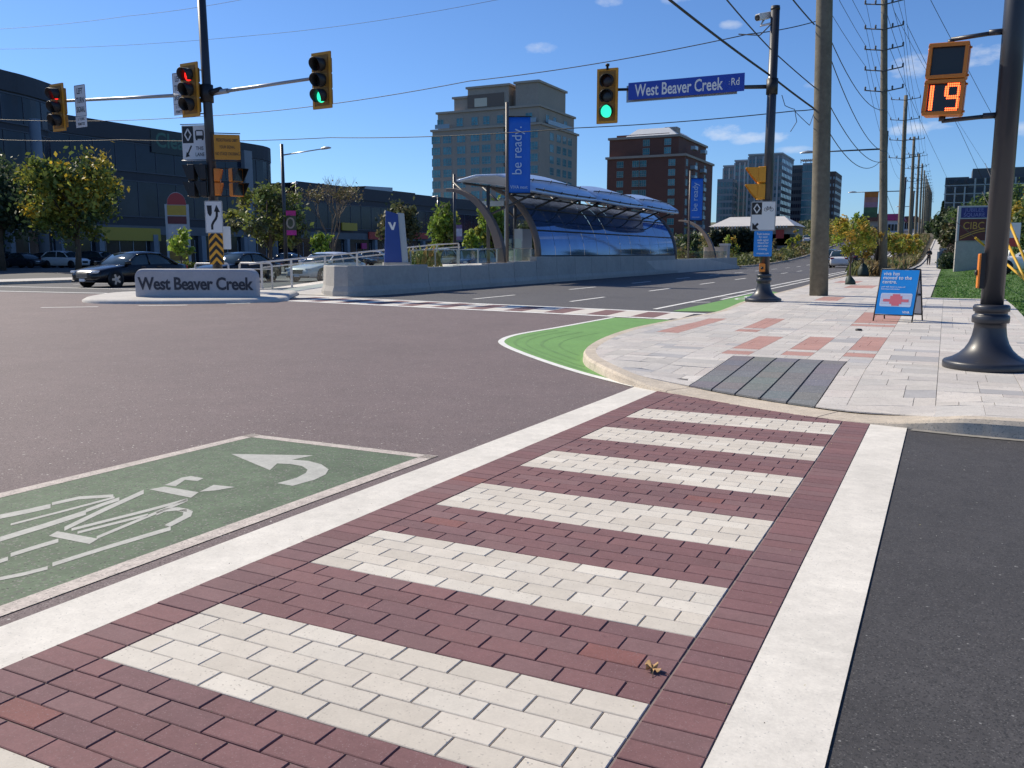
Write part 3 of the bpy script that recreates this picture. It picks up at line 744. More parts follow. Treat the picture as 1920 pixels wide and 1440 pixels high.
# ---- beige tower
XC, YF = -96.8, 213.0; XL = -129.5; YB = 238.5
bt = thing('beige_tower', 'tall beige apartment tower with teal windows and a stepped crown', 'tower block', (XC, YF, 0))
mb = MB(); rec = (atY(944, 300, YF).x, atY(963, 300, YF).x)
mb.box((XL, YF, -.5), (rec[0], YB, 34.6)); mb.box((rec[0] - .0, YF + 2.5, -.5), (rec[1], YB - .1, 34.5)); mb.box((rec[1], YF, -.5), (XC, YB, 34.6))
mb.build('wall', M['beige'], bt)
mb = MB(); xl2 = atY(818, 215, YF).x
mb.box((xl2, YF + .8, 34.6), (XC - .8, YB - .6, 39.3)); mb.build('top_storey', M['beige'], bt)
mb = MB(); ca, cb = atY(846, 190, YF).x, atY(950, 190, YF).x
mb.box((ca, YF + 1.6, 39.3), (ca + 4.5, YB - 4, 43.0)); mb.box((ca + 4.5, YF + 1.2, 39.3), (cb, YB - 3, 45.2)); mb.box((cb, YF + 4, 39.3), (rec[1], YB - 3, 44.4)); mb.box((rec[1], YF + 1.2, 39.3), (XC - 1.2, YB - 6, 45.4)); mb.build('crown', M['beige'], bt)
mb = MB()
for (x0, x1, y0, y1, z) in ((XL, XC, YF, YB, 34.5), (xl2, XC - .8, YF + .8, YB - .6, 39.2), (ca, ca + 4.5, YF + 1.6, YB - 4, 43.0), (ca + 4.5, cb, YF + 1.2, YB - 3, 45.2), (rec[1], XC - 1.2, YF + 1.2, YB - 6, 45.4)):
    mb = MB(); mb.box((x0 - .45, y0 - .45, z + .003), (x1 + .45, y1 + .45, z + .55)); mb.build('cornice', M['beigetrim'], bt)
mb = MB(); a, b = atY(873, 200, YF).x, atY(941, 200, YF).x
mb.box((a, YF + 1.05, 40.2), (b, YF + 1.25, 43.6)); mb.build('crown_panel', M['beigedark'], bt)
mb = MB(); mb.box((a + 2.2, YF + .98, 40.4), (a + 6.0, YF + 1.1, 42.6)); mb.build('skylight_glass', mat('pale crown glazing', (.62, .55, .42), .4), bt)
wp = win_mesh(2.7, 2.1, 3); spots = []
cols = [818, 839, 865, 891, 912, 938, 1000]
for r_ in range(9):
    z = 31.2 - 3.02 * r_
    for c_ in cols: p = atY(c_, 300, YF); spots.append((Vector((p.x, YF - .004, z)), (0, -1, 0)))
    for c_ in (1034, 1047, 1058, 1068): p = atX(c_, 300, XC); spots.append((Vector((XC + .004, p.y, z)), (1, 0, 0)))
place_windows(bt, wp, spots[:99])
tp = win_mesh(2.0, 2.2, 2); sp2 = []
for c_ in (826, 862, 890, 912, 938, 992): p = atY(c_, 220, YF + .8); sp2.append((Vector((p.x, YF + .79, 35.6)), (0, -1, 0)))
for c_ in (1026, 1040, 1060): p = atX(c_, 220, XC - .8); sp2.append((Vector((XC - .79, p.y, 35.6)), (1, 0, 0)))
place_windows(bt, tp, sp2, 'top_window')
mb = MB(); a = atY(818, 300, YF).x
for x0, x1 in ((a, atY(845, 300, YF).x), (atY(962, 300, YF).x, atY(1006, 300, YF).x)): mb = MB(); mb.box((x0, YF - .5, 35.15), (x1, YF - .42, 36.3)); mb.build('balcony_rail', M['balcony'], bt)
mb = MB(); mb.box((XC + .42, YF + 4, 35.15), (XC + .5, YB - 4, 36.3)); mb.build('balcony_rail', M['balcony'], bt)
pod = MB(); pod.box((XL - 8, YF - 5, -.5), (XC + 4, YF - .6, 15.6)); pod.build('podium', M['beige'], bt)

# ---- brick tower
XC, YF = -74.0, 270.0; XL = -99.2; YB = 306.0
rt = thing('brick_tower', 'red brick apartment tower with cream cornices and balconies', 'tower block', (XC, YF, 0))
mb = MB(); mb.box((XL, YF, -.5), (XC, YB, 31.0)); mb.box((XL + .4, YF + .8, 31.0), (XC - 2.2, YB - 1, 37.0)); mb.box((XL + 2, YF + 3, 37.0), (XC - 6, YB - 4, 38.6)); mb.build('wall', M['redbrick'], rt)
for lo_, hi_, nm in (((XL - .5, YF - .5, 31.003), (XC + .5, YB + .5, 31.7), 'cornice'), ((XL, YF + .3, 37.003), (XC - 1.7, YB - .5, 37.7), 'cornice'), ((XC - 9, YF + 8, 37.7), (XC - 5, YF + 12, 41.0), 'chimney'), ((XL - .2, YF - .2, 4.0), (XC + .2, YB + .2, 4.5), 'cornice')):
    mb = MB(); mb.box(lo_, hi_); mb.build(nm, M['stone'], rt)
mb = MB(); lo = [(XL + 5, YF + 2), (XC - 3, YF + 2), (XC - 3, YB - 5), (XL + 5, YB - 5)]; hi = [(XL + 8, YF + 6), (XC - 7, YF + 6), (XC - 7, YB - 9), (XL + 8, YB - 9)]
for k in range(4): j = (k + 1) % 4; mb.poly([(*lo[k], 37.7), (*lo[j], 37.7), (*hi[j], 40.6), (*hi[k], 40.6)])
mb.poly([(*p, 40.6) for p in hi]); mb.build('roof', M['rooflight'], rt)
wp = win_mesh(2.2, 2.0, 3); spots = []
for r_ in range(10):
    z = 28.2 - 3.0 * r_
    for c_ in (1163, 1192, 1206, 1260): p = atY(c_, 300, YF); spots.append((Vector((p.x, YF - .004, z)), (0, -1, 0)))
    for c_ in (1288, 1306, 1322): p = atX(c_, 300, XC); spots.append((Vector((XC + .004, p.y, z)), (1, 0, 0)))
for z in (32.0, 34.6):
    for c_ in (1212, 1252): p = atY(c_, 270, YF + .8); spots.append((Vector((p.x, YF + .79, z)), (0, -1, 0)))
place_windows(rt, wp, spots)
bl = None
for r_ in range(11):
    z = 30.6 - 3.0 * r_ if r_ else 33.6
    for c_ in (1297, 1315):
        p = atX(c_, 300, XC)
        if bl is None:
            mb = MB(); mb.box((0, -1.6, -.15), (1.5, 1.6, 0)); mb.box((1.42, -1.6, .003), (1.5, 1.6, 1.05), 1); mb.box((0, -1.6, .003), (1.42, -1.52, 1.05), 1); bl = mb.build('balcony', [M['stone'], M['balcony']]); o = bl
        else: o = bl.copy(); COL.objects.link(o)
        o.location = (XC + .01, p.y, z); o.parent = rt; o.matrix_parent_inverse = parent_world(rt).inverted()
def tower(name, label, pa, pb, ytop, d, wallm, glassm, px_side=None, fl=3.0, cols=6, fill=.62, trim=None, band_h=1.6):
    """slab tower facing the road: front face spans photo columns pa..pb at depth d"""
    A = at(pa, 400, d); X0 = A.x; Yf = A.y; X1 = atY(pb, 400, Yf).x; zt = at(pa, ytop, d).z; g = hg(Yf)
    Yb = atX(px_side, 400, X1).y if px_side else Yf + 16
    o = thing(name, label, 'tower block', (X0, Yf, g))
    mb = MB(); mb.box((X0, Yf, g - 1), (X1, Yb, zt)); mb.build('wall', wallm, o)
    gl = MB(); tr = MB(); n = int((zt - g - 2) / fl); proto = None; cnt = 0
    for k in range(n):
        z = zt - 1.0 - fl * (k + 1) + .6
        w = (X1 - X0) / cols
        for c in range(cols):
            if cnt < 100:
                if proto is None: q = MB(); q.box((-w * fill / 2, -.06, 0), (w * fill / 2, -.004, band_h)); proto = wn_ = q.build('window', glassm)
                else: wn_ = proto.copy(); COL.objects.link(wn_)
                wn_.location = (X0 + w * (c + .5), Yf, z); wn_.parent = o; wn_.matrix_parent_inverse = parent_world(o).inverted(); cnt += 1
            else: gl.box((X0 + w * (c + .5 - fill / 2), Yf - .06, z), (X0 + w * (c + .5 + fill / 2), Yf - .004, z + band_h))
        m = max(2, int((Yb - Yf) / 4)); w = (Yb - Yf) / m
        for c in range(m): gl.box((X1 + .004, Yf + w * (c + .5 - fill / 2), z), (X1 + .06, Yf + w * (c + .5 + fill / 2), z + band_h))
    gw = gl.build('window', glassm, o); gw['kind'] = 'stuff'
    if trim:
        w = (X1 - X0) / cols
        for c in range(0, cols + 1, 2): tr.box((X0 + w * c - .35, Yf - .5, g), (X0 + w * c + .35, Yf - .08, zt - .6))
        tr.box((X0 - .3, Yf - .4, zt + .003), (X1 + .3, Yb, zt + .7)); tr.build('pilasters', trim, o)
    return o
tower('teal_tower', 'narrow teal glass tower just right of the brick tower', 1343, 1372, 336, 400, M['greytower'], M['blueglass'], 1380, cols=5, fill=.8, band_h=2.0)
tower('grey_tower', 'grey tower with red brick strips behind the low shop roof', 1354, 1376, 313, 420, M['greytower'], M['blueglass'], 1384, cols=4, trim=M['greylight'])
tower('grey_tower', 'broad pale grey tower with vertical pilasters behind the orange signal', 1375, 1403, 303, 410, M['greytower'], M['tealglass'], 1416, cols=6, trim=M['greylight'])
tower('grey_tower', 'tallest blue grey tower directly behind the bicycle sign pole', 1400, 1462, 292, 400, M['greytower'], M['blueglass'], 1484, cols=9, trim=M['greylight'])
tower('charcoal_tower', 'dark charcoal tower slab left of the blue glass tower', 1482, 1503, 310, 395, M['greydark'], M['officeglass'], 1508, cols=5, fill=.8)
bg_ = tower('blue_glass_tower', 'slim blue glass tower with a roof trellis left of the wooden pole', 1501, 1526, 306, 385, M['greytower'], M['blueglass'], 1545, cols=7, fill=.92, band_h=2.5)
P_ = at(1501, 306, 385); mb = MB(); w_ = atY(1526, 400, P_.y).x - P_.x
for k in range(9): mb.box((P_.x + w_ * k / 8.5, P_.y - 1.2, P_.z + 1.2), (P_.x + w_ * k / 8.5 + .35, P_.y + 8, P_.z + 1.5))
for k in range(4): mb.box((P_.x + w_ * k / 3.2, P_.y, P_.z), (P_.x + w_ * k / 3.2 + .3, P_.y + .3, P_.z + 1.2))
mb.build('trellis', M['greylight'], bg_)
tower('brown_tower', 'dark brown tower with white balconies right of the wooden pole', 1540, 1563, 322, 390, M['brownstone'], M['balcony'], 1575, cols=4, fill=.4, band_h=1.2)
# low shop with a pale roof
A = at(1338, 440, 170); B = atY(1484, 440, A.y)
sh = thing('roadside_shop', 'long low shop with a pale metal roof beyond the dark cedar hedge', 'shop', (A.x, A.y, hg(A.y)))
g = hg(A.y); zt, ze = at(1400, 405, 170).z, at(1400, 424, 170).z
mb = MB(); mb.box((A.x, A.y + 1.2, g - .5), (B.x, A.y + 14, ze)); mb.build('wall', M['stone'], sh)
mb = MB(); mb.poly([(A.x - 1, A.y, ze - .1), (B.x + .5, A.y, ze - .1), (B.x - 2.5, A.y + 7, zt), (A.x + 1.5, A.y + 7, zt)]); mb.poly([(A.x - 1, A.y + 14.5, ze), (B.x + .5, A.y + 14.5, ze), (B.x - 2.5, A.y + 7, zt), (A.x + 1.5, A.y + 7, zt)])
mb.poly([(B.x + .5, A.y, ze - .1), (B.x + .5, A.y + 14.5, ze), (B.x - 2.5, A.y + 7, zt)])
for k in range(26): x = A.x - .5 + (B.x - A.x) * k / 26; mb.box((x, A.y - .02, ze - .5), (x + .22, A.y + .1, ze - .05))
mb.build('roof', M['metalroof'], sh)
mb = MB(); n = 16
for k in range(n): mb = MB(); x = A.x + (B.x - A.x) * (k + .5) / n; mb.box((x - .9, A.y + 1.12, g + .6), (x + .9, A.y + 1.19, ze - 1.6)); mb.build('window', M['shopdark'], sh)
mb = MB(); a, b = atY(1455, 440, A.y + 1.1).x, atY(1470, 440, A.y + 1.1).x; mb.box((a, A.y + 1.0, ze - 2.4), (b, A.y + 1.1, ze - .8)); mb.build('shop_sign', M['redsign'], sh)
# brick building among the trees up the hill on the right
A = at(1768, 400, 330); B = atY(1812, 400, A.y); C = atY(2010, 400, A.y); g = hg(A.y)
hb = thing('hillside_apartments', 'dark grey apartment block above the trees on the right hill', 'building', (A.x, A.y, g))
z1, z2 = at(1768, 333, 330).z, at(1812, 318, 330).z
mb = MB(); mb.box((A.x, A.y, g - 1), (B.x, A.y + 20, z1)); mb.box((B.x, A.y - 1.2, g - 1), (C.x, A.y + 20, z2 - 3.4)); mb.box((B.x + 1, A.y + .4, z2 - 3.4), (C.x, A.y + 18, z2)); mb.build('wall', M['greydark'], hb)
mb = MB()
for k in range(14): x = A.x + 3.2 * k; mb.box((x, A.y - 1.5, g), (x + .5, A.y - 1.22, (z1 if x < B.x else z2) - 3.6))
for k in range(5): mb.box((A.x - .2, A.y - 1.6, z1 - 3.2 - 3.1 * k), (C.x, A.y - 1.52, z1 - 2.9 - 3.1 * k))
mb.build('balcony_frames', M['greylight'], hb)
mb = MB()
for r_ in range(7):
    for k in range(14): mb = MB(); x = A.x + .9 + 3.2 * k; mb.box((x, A.y - 1.3, z1 - 2.4 - 3.1 * r_), (x + 2.0, A.y - 1.205, z1 - .9 - 3.1 * r_)); mb.build('window', M['officeglass'], hb)

# small buildings along the far road
for nm, lab, pa, pb, yt, yb, d, wm, rm in (('plaza_building', 'low shop with a red brown roof under the street banner', 1612, 1648, 404, 432, 230, 'stone', 'redbrick'), ('plaza_building', 'pale shop with a purple sign far along the road', 1655, 1692, 404, 440, 260, 'rooflight', 'magentasign'), ('plaza_building', 'small grey shop between the distant poles', 1692, 1722, 408, 436, 280, 'rooflight', 'redbrick')):
    A = at(pa, 430, d); B = atY(pb, 430, A.y); g = hg(A.y); zt, zb = at(pa, yt, d).z, at(pa, yb, d).z
    o = thing(nm, lab, 'shop', (A.x, A.y, g)); mb = MB(); mb.box((A.x, A.y, g - 1), (B.x, A.y + 12, zt - 1.5)); mb.build('wall', M[wm], o)
    mb = MB(); mb.prism([(-.6, 0), (B.x - A.x + .6, 0), (B.x - A.x - .5, 1.9), (.5, 1.9)], frame((A.x, A.y + 12.5, zt - 1.5), (0, -1, 0)), 13); mb.build('roof', M[rm], o)
    mb = MB(); w = (B.x - A.x) / 6
    for k in range(5): mb = MB(); mb.box((A.x + w * (k + .6), A.y - .06, g + .5), (A.x + w * (k + 1.4), A.y - .003, g + 2.4)); mb.build('window', M['shopdark'], o)
# ------------------------------------------------------------------ street furniture
M['polepaint'] = mat('dark grey pole paint', (.026, .028, .036), .42, noise=(.9, .15), clear=.15)
M['blackpaint'] = mat('black paint', (.012, .012, .014), .5)
M['sigyellow'] = mat('signal yellow', (.62, .27, .012), .5, noise=(3, .08))
M['sigdull'] = mat('dull amber backplate', (.30, .135, .016), .6, noise=(4, .14))
M['sigorange'] = mat('signal orange', (.66, .20, .018), .45, noise=(3, .06))
M['lensdark'] = mat('unlit lens', (.03, .012, .010), .25)
M['lensgrey'] = mat('unlit grey lens', (.02, .02, .02), .25)
M['redlit'] = mat('lit red lens', (.5, .01, .01), .4, emit=((1, .02, .015), 1.5))
M['greenlit'] = mat('lit green lens', (.02, .5, .25), .4, emit=((.03, .90, .48), 1.1))
M['led'] = mat('orange red leds', (.5, .05, .01), .4, emit=((1, .12, .03), 3.2))
M['signwhite'] = mat('white sign face', (.66, .66, .66), .45)
M['signblack'] = mat('black sign ink', (.010, .010, .012), .5)
M['signblue'] = mat('street sign blue', (.014, .055, .40), .4)
M['signtext'] = mat('white lettering', (.78, .78, .76), .5)
M['infoblue'] = mat('information blue', (.010, .21, .62), .4)
M['alu'] = mat('bare aluminium', (.38, .39, .40), .4, .5)
M['steel'] = mat('brushed steel rail', (.46, .45, .43), .35, .6)
M['whitemetal'] = mat('pale rail', (.60, .57, .54), .45)
M['wood'] = mat('weathered pole wood', (.155, .138, .105), .9, noise=(2.2, .22, 9))
M['wirem'] = mat('black cable', (.012, .012, .014), .6)
M['greywire'] = mat('grey cable', (.07, .07, .075), .6)
M['amber'] = mat('amber sign', (.56, .24, .015), .5)
M['chev'] = mat('chevron amber', (.72, .33, .02), .45)

def rrect(w, h, r, n=4):
    out = []
    for cx, cy, a0 in ((w / 2 - r, h / 2 - r, 0), (-w / 2 + r, h / 2 - r, 90), (-w / 2 + r, -h / 2 + r, 180), (w / 2 - r, -h / 2 + r, 270)):
        for k in range(n + 1): q = math.radians(a0 + 90 * k / n); out.append((cx + r * math.cos(q), cy + r * math.sin(q)))
    return out
def fl(mb, F, pts, m=0, z=.004): mb.poly([F @ Vector((x, y, z)) for x, y in pts], m)
def flbox(mb, F, x0, y0, x1, y1, m=0, z=.004): fl(mb, F, [(x0, y0), (x1, y0), (x1, y1), (x0, y1)], m, z)
def flstroke(mb, F, pts, w, m=0, z=.004):
    for (a, b) in zip(pts, pts[1:]):
        A, B = Vector(a), Vector(b); d = (B - A).normalized(); n = Vector((-d.y, d.x)) * w / 2; e = d * w * .15
        fl(mb, F, [tuple(A - n - e), tuple(B - n + e), tuple(B + n + e), tuple(A + n - e)], m, z)
def flring(mb, F, cx, cy, r, w, m=0, z=.004, n=20):
    P = [(cx + r * math.cos(2 * math.pi * k / n), cy + r * math.sin(2 * math.pi * k / n)) for k in range(n + 1)]; flstroke(mb, F, P, w, m, z)

def decor_base(mb, c, r0=.5, n=40, m=0):
    s = r0 / .5
    prof = [(.50, 0), (.505, .02), (.505, .075), (.49, .095), (.46, .105), (.40, .13), (.33, .175), (.27, .235), (.225, .31), (.195, .40), (.18, .50), (.178, .56), (.205, .565), (.21, .575), (.21, .645), (.20, .66), (.182, .665), (.182, .70), (.20, .705), (.205, .72), (.205, .765), (.19, .785), (.14, .79)]
    mb.lathe([(r * s, z * s) for r, z in prof], n, c, m)
def pole(name, label, base, h, r0, r1, deco=.5, lean=(0, 0), cat='traffic pole', m='polepaint', group=None):
    o = thing(name, label, cat, base, group)
    mb = MB(); b = Vector(base); z0 = .76 * deco / .5 if deco else 0
    mb.tube([b + Vector((0, 0, z0)), b + Vector((lean[0], lean[1], h))], [r0, r1], 20); mb.build('shaft', M[m], o)
    if deco: mb = MB(); decor_base(mb, b, deco); mb.build('base', M[m], o)
    return o
def visor_mb(F, cx, cy, r, L, m=0):
    mb = MB(); n = 14; rows = []
    for rr in (r, r * .94):
        for e in (0, 1):
            row = []
            for k in range(n + 1):
                q = math.radians(-50 + 280 * k / n); c = .5 * (1 - math.sin(q)); l = L * (1 - .55 * c * c) if e else 0
                row.append(F @ Vector((cx + rr * math.cos(q), cy + rr * math.sin(q) - (.03 * e), l)))
            rows.append(row)
    mb.grid([rows[0], rows[1], rows[3], rows[2]], m, True); return mb
def traffic_light(label, C, f, w, h, lit=None, plate=True, vis_l=.36, body='sigyellow', vism='blackpaint', group='three-lens traffic lights', litcol=None):
    o = thing('traffic_light', label, 'traffic light', C, group); F = frame(C, f); hw = w * .34; hh = h * .415
    if plate:
        mb = MB(); b = w * .11
        P = rrect(w, h, .03); mb.prism(P, F @ Matrix.Translation((0, 0, -.03)), .026)
        mb.build('backplate', M['sigdull'], o)
        mb = MB()
        for x0, x1, y0, y1 in ((-w / 2 + .004, w / 2 - .004, h / 2 - b, h / 2 - .004), (-w / 2 + .004, w / 2 - .004, -h / 2 + .004, -h / 2 + b), (-w / 2 + .004, -w / 2 + b, -h / 2 + b, h / 2 - b), (w / 2 - b, w / 2 - .004, -h / 2 + b, h / 2 - b)): mb.box((x0, y0, -.004), (x1, y1, .008), 0, F)
        mb.build('border', M['sigyellow'], o)
    mb = MB(); sec = 2 * hh / 3
    for k in range(3):
        y = hh - sec * (k + .5); mb.prism(rrect(2 * hw * .98, sec * .97, .04), F @ Matrix.Translation((0, y, -.20 if plate else -.16)), .215 if plate else .18)
    mb.build('housing', M['sigdull'] if plate else M[body], o)
    r = min(hw, sec / 2) * .92
    for k in range(3):
        y = hh - sec * (k + .5)
        visor_mb(F, 0, y, r, vis_l).build('visor', M[vism], o)
        ln = MB(); prof = [(r * .92 * math.cos(q), .02 + .035 * math.sin(q)) for q in (0, .35, .7, 1.05, 1.35)] + [(.001, .056)]
        ln.lathe(prof, 20, (0, 0, 0), 0, F @ Matrix.Translation((0, y, 0))); l_ = ln.build('lens', M[('redlit', None, 'greenlit')[k]] if lit == k else M['lensdark' if k == 0 else 'lensgrey'], o)
        if lit == k: l_['label'] = 'glowing ' + ('red', 'amber', 'green')[k] + ' lens'
    return o
def px(C, n):        # metres spanned by n photo pixels at point C
    return n * (Vector(C) - Vector((0, 0, CAMH))).dot(HF) / 1650
SF = Vector((-.08, -1, 0))
# ---- pole on the median island, left
YP = 22.5; base = Vector((-22.3, YP, .12))
lp = pole('signal_pole', 'tall dark signal pole rising behind the concrete street name wall', base, 11.5, .165, .135, deco=.42, lean=(-.16, 0))
polex = lambda z: base.x - .16 * z / 11.5
za = atY(404, 174, YP).z
e1, e2 = atY(112, 190, YP), atY(588, 147, YP)
for e, lbl in ((e1, 'left mast arm'), (e2, 'right mast arm')):
    mb = MB(); s = 1 if e.x > base.x else -1; p0 = Vector((polex(za) + s * .15, YP, za))
    mb.tube([p0, p0 + (e - p0) * .18], .085, 12); mb.tube([p0 + (e - p0) * .0, e], [.062, .05], 12); a_ = mb.build('mast_arm', M['alu'] if True else 0, lp); a_['label'] = lbl
mb = MB(); mb.tube([(polex(za), YP, za - .28), (polex(za), YP, za + .28)], .21, 16); mb.tube([(polex(za) + .1, YP, za), (polex(za) + .62, YP, za + .07)], .11, 12); mb.build('arm_clamp', M['blackpaint'], lp)
C = atY(108.5, 201.5, YP - .25); traffic_light('yellow traffic light at the far left arm tip showing red', C, SF, px(C, 32) * 1.22, px(C, 84), 0)
C = atY(356, 168.5, YP - .3); traffic_light('yellow traffic light fixed beside the dark median pole showing red', C, SF, px(C, 38) * 1.22, px(C, 95), 0)
C = atY(603, 151, YP - .25); traffic_light('yellow traffic light at the right arm tip of the median pole showing green', C, SF, px(C, 38) * 1.22, px(C, 99), 2)
mb = MB()
for yy in (131, 213): a = atY(372, yy, YP - .15); mb.tube([a, (polex(a.z), YP, a.z)], .02, 6)
mb.build('bracket', M['blackpaint'], lp)
def sign(name, label, cat, C, f, w, h, face, draw=None, mats=None, r=.03, back='alu', group=None, partname='lettering', th=.008):
    o = thing(name, label, cat, C, group); F = frame(C, f)
    mb = MB(); mb.prism(rrect(w, h, r), F @ Matrix.Translation((0, 0, -th)), th); mb.build('panel', M[face], o)
    if draw: mb = MB(); draw(mb, F, w, h); mb.build(partname, [M[k] for k in mats], o, fix=False)
    return o, F
def leftturn(mb, F, w, h):
    for k, t in enumerate(('LEFT', 'TURN', 'SIGNAL')): text_mb(mb, t, F, h * .25, 0, h * (.30 - .29 * k), .004, 0, .015, sx=.62 if k < 2 else .52)
    b = .012
    for x0, x1, y0, y1 in ((-w / 2 + b, w / 2 - b, h / 2 - 2 * b, h / 2 - b), (-w / 2 + b, w / 2 - b, -h / 2 + b, -h / 2 + 2 * b), (-w / 2 + b, -w / 2 + 2 * b, -h / 2 + b, h / 2 - b), (w / 2 - 2 * b, w / 2 - b, -h / 2 + b, h / 2 - b)): flbox(mb, F, x0, y0, x1, y1)
def uturn(mb, F, w, h):
    text_mb(mb, 'U TURN', F, h * .36, 0, h * .22, .004, 0, .01, sx=.75); text_mb(mb, 'PERMITTED', F, h * .34, 0, -h * .22, .004, 0, .01, sx=.6)
for cx, dy, lab in ((150.5, 0, 'left turn signal sign hanging alone on the far left mast arm'), (335, -23, 'left turn signal sign half hidden behind the red light beside the pole')):
    C = atY(cx, 189 + dy, YP - .08); o, F = sign('lane_sign', 'white ' + lab, 'traffic sign', C, SF, px(C, 25) * 1.3, px(C, 56), 'signwhite', leftturn, ['signblack'], group='left turn signal signs')
    C2 = atY(cx + 2, 228 + dy, YP - .08); F2 = frame(C2, SF); mb = MB(); w, h = px(C, 25) * 1.3, px(C, 20)
    mb.prism(rrect(w, h, .02), F2 @ Matrix.Translation((0, 0, -.008)), .008, 0); uturn(mb, F2, w, h); mb.m[-1] = mb.m[-1]
    k0 = 2 + 20
    mb.m = [0 if i < 2 + len(rrect(1, 1, .1)) else 1 for i in range(len(mb.f))]
    mb.build('supplementary_plate', [M['signwhite'], M['signblack']], o, fix=False)
def buslane(mb, F, w, h):
    flbox(mb, F, -w * .47, -.02 * h, -.02 * w, h * .47, 0)
    cx, cy, a, b_ = -.245 * w, .225 * h, .13 * w, .17 * h
    for q in range(4):
        P = [(cx + a, cy), (cx, cy + b_), (cx - a, cy), (cx, cy - b_), (cx + a, cy)]
    flstroke(mb, F, P, w * .05, 1, .006)
    fl(mb, F, [(w * .06, .10 * h), (w * .42, .10 * h), (w * .42, .33 * h), (w * .36, .36 * h), (w * .12, .36 * h), (w * .06, .33 * h)], 0, .004)
    flbox(mb, F, w * .11, .2 * h, w * .37, .325 * h, 1, .006); flbox(mb, F, w * .08, .06 * h, w * .15, .10 * h, 0); flbox(mb, F, w * .33, .06 * h, w * .40, .10 * h, 0)
    flstroke(mb, F, [(-w * .12, -.1 * h), (-w * .30, -.36 * h)], w * .06); fl(mb, F, [(-w * .38, -.44 * h), (-w * .33, -.27 * h), (-w * .2, -.40 * h)])
    text_mb(mb, 'THIS', F, h * .15, w * .22, -.18 * h, .004, 0, .012, sx=.8); text_mb(mb, 'LANE', F, h * .15, w * .22, -.36 * h, .004, 0, .012, sx=.8)
C = atY(364, 267, YP - .05); o, F = sign('lane_sign', 'white bus lane sign with a diamond hung left of the median pole', 'traffic sign', C, (.3, -.95, 0), px(C, 47), px(C, 61), 'signwhite', buslane, ['signblack', 'signwhite'])
mb = MB()
for yy in (.53, -.53): mb.tube([F @ Vector((-px(C, 26), yy * px(C, 61), -.01)), F @ Vector((px(C, 30), yy * px(C, 61), -.01))], .018, 6)
mb.build('hanger_rod', M['alu'], o)
def amber(mb, F, w, h):
    for k, t in enumerate(('PEDESTRIANS OBEY', 'YOUR SIGNAL', 'NO STAGE CROSSING')): text_mb(mb, t, F, h * .17, 0, h * (.27 - .27 * k), .004, 0, .01, sx=.56)
C = atY(426, 276, YP + .05); o, F = sign('warning_sign', 'amber pedestrian warning sign hung right of the median pole', 'traffic sign', C, (.62, -.78, 0), px(C, 46), px(C, 45), 'amber', amber, ['signblack'])
mb = MB()
for yy in (.55, -.55): mb.tube([F @ Vector((-px(C, 28), yy * px(C, 45), -.01)), F @ Vector((px(C, 24), yy * px(C, 45), -.01))], .018, 6)
mb.build('hanger_rod', M['blackpaint'], o)
# pedestrian heads on the median pole, seen edge-on
def ped_head(label, C, f, s=.42, body='sigorange', vis='sigorange', L=.30, group='pedestrian signal heads'):
    """two-section head with slanting box visors"""
    o = thing('pedestrian_signal', label, 'pedestrian signal', C, group); F = frame(C, f)
    mb = MB()
    for y in (s * .52, -s * .52): mb.prism(rrect(s, s, .05), F @ Matrix.Translation((0, y, -.18)), .19)
    mb.build('housing', M[body], o, bevel=.01)
    for y in (s * .52, -s * .52):
        vb = MB(); h = s * .46; w = s * .46
        T0 = [Vector((-w, h, .012)), Vector((w, h, .012)), Vector((w, h, L)), Vector((-w, h, L))]
        vb.poly([F @ (p + Vector((0, y, 0))) for p in T0])
        for sx_ in (-w, w): vb.poly([F @ Vector((sx_, y + a, z)) for a, z in ((-h, .012), (h, .012), (h, L), (-h * .1, L * .55), (-h, L * .08))])
        sv = vb.build('visor', M[vis], o); md = sv.modifiers.new('thickness', 'SOLIDIFY'); md.thickness = .012
        lb = MB(); flbox(lb, F, -w * .9, y - h * .9, w * .9, y + h * .9, 0, .013); lb.build('lens', M['lensgrey'], o)
    return o
C = atY(358, 340, YP - .45); ped_head('black pedestrian signal left of the median pole, outer of the pair', C, (-.9, -.5, 0), px(C, 29), 'blackpaint', 'blackpaint', L=.20)
C = atY(378, 339, YP - .2); ped_head('black pedestrian signal close against the left of the median pole', C, (-.8, -.6, 0), px(C, 29), 'blackpaint', 'blackpaint', L=.20)
C = atY(413, 342, YP + .1); ped_head('orange pedestrian signal tight against the right of the median pole', C, (.75, .65, 0), px(C, 24), 'sigorange', 'sigorange', L=.10)
C = atY(446, 342, YP - .1); ped_head('orange pedestrian signal with black visors right of the median pole', C, (.97, -.2, 0), px(C, 25), 'sigorange', 'blackpaint', L=.34)
mb = MB()
for z_ in (316, 368): a, b = atY(352, z_, YP - .3), atY(440, z_, YP - .05); mb.tube([a, (polex(a.z), YP, a.z), b], .022, 6)
mb.build('bracket', M['blackpaint'], lp)
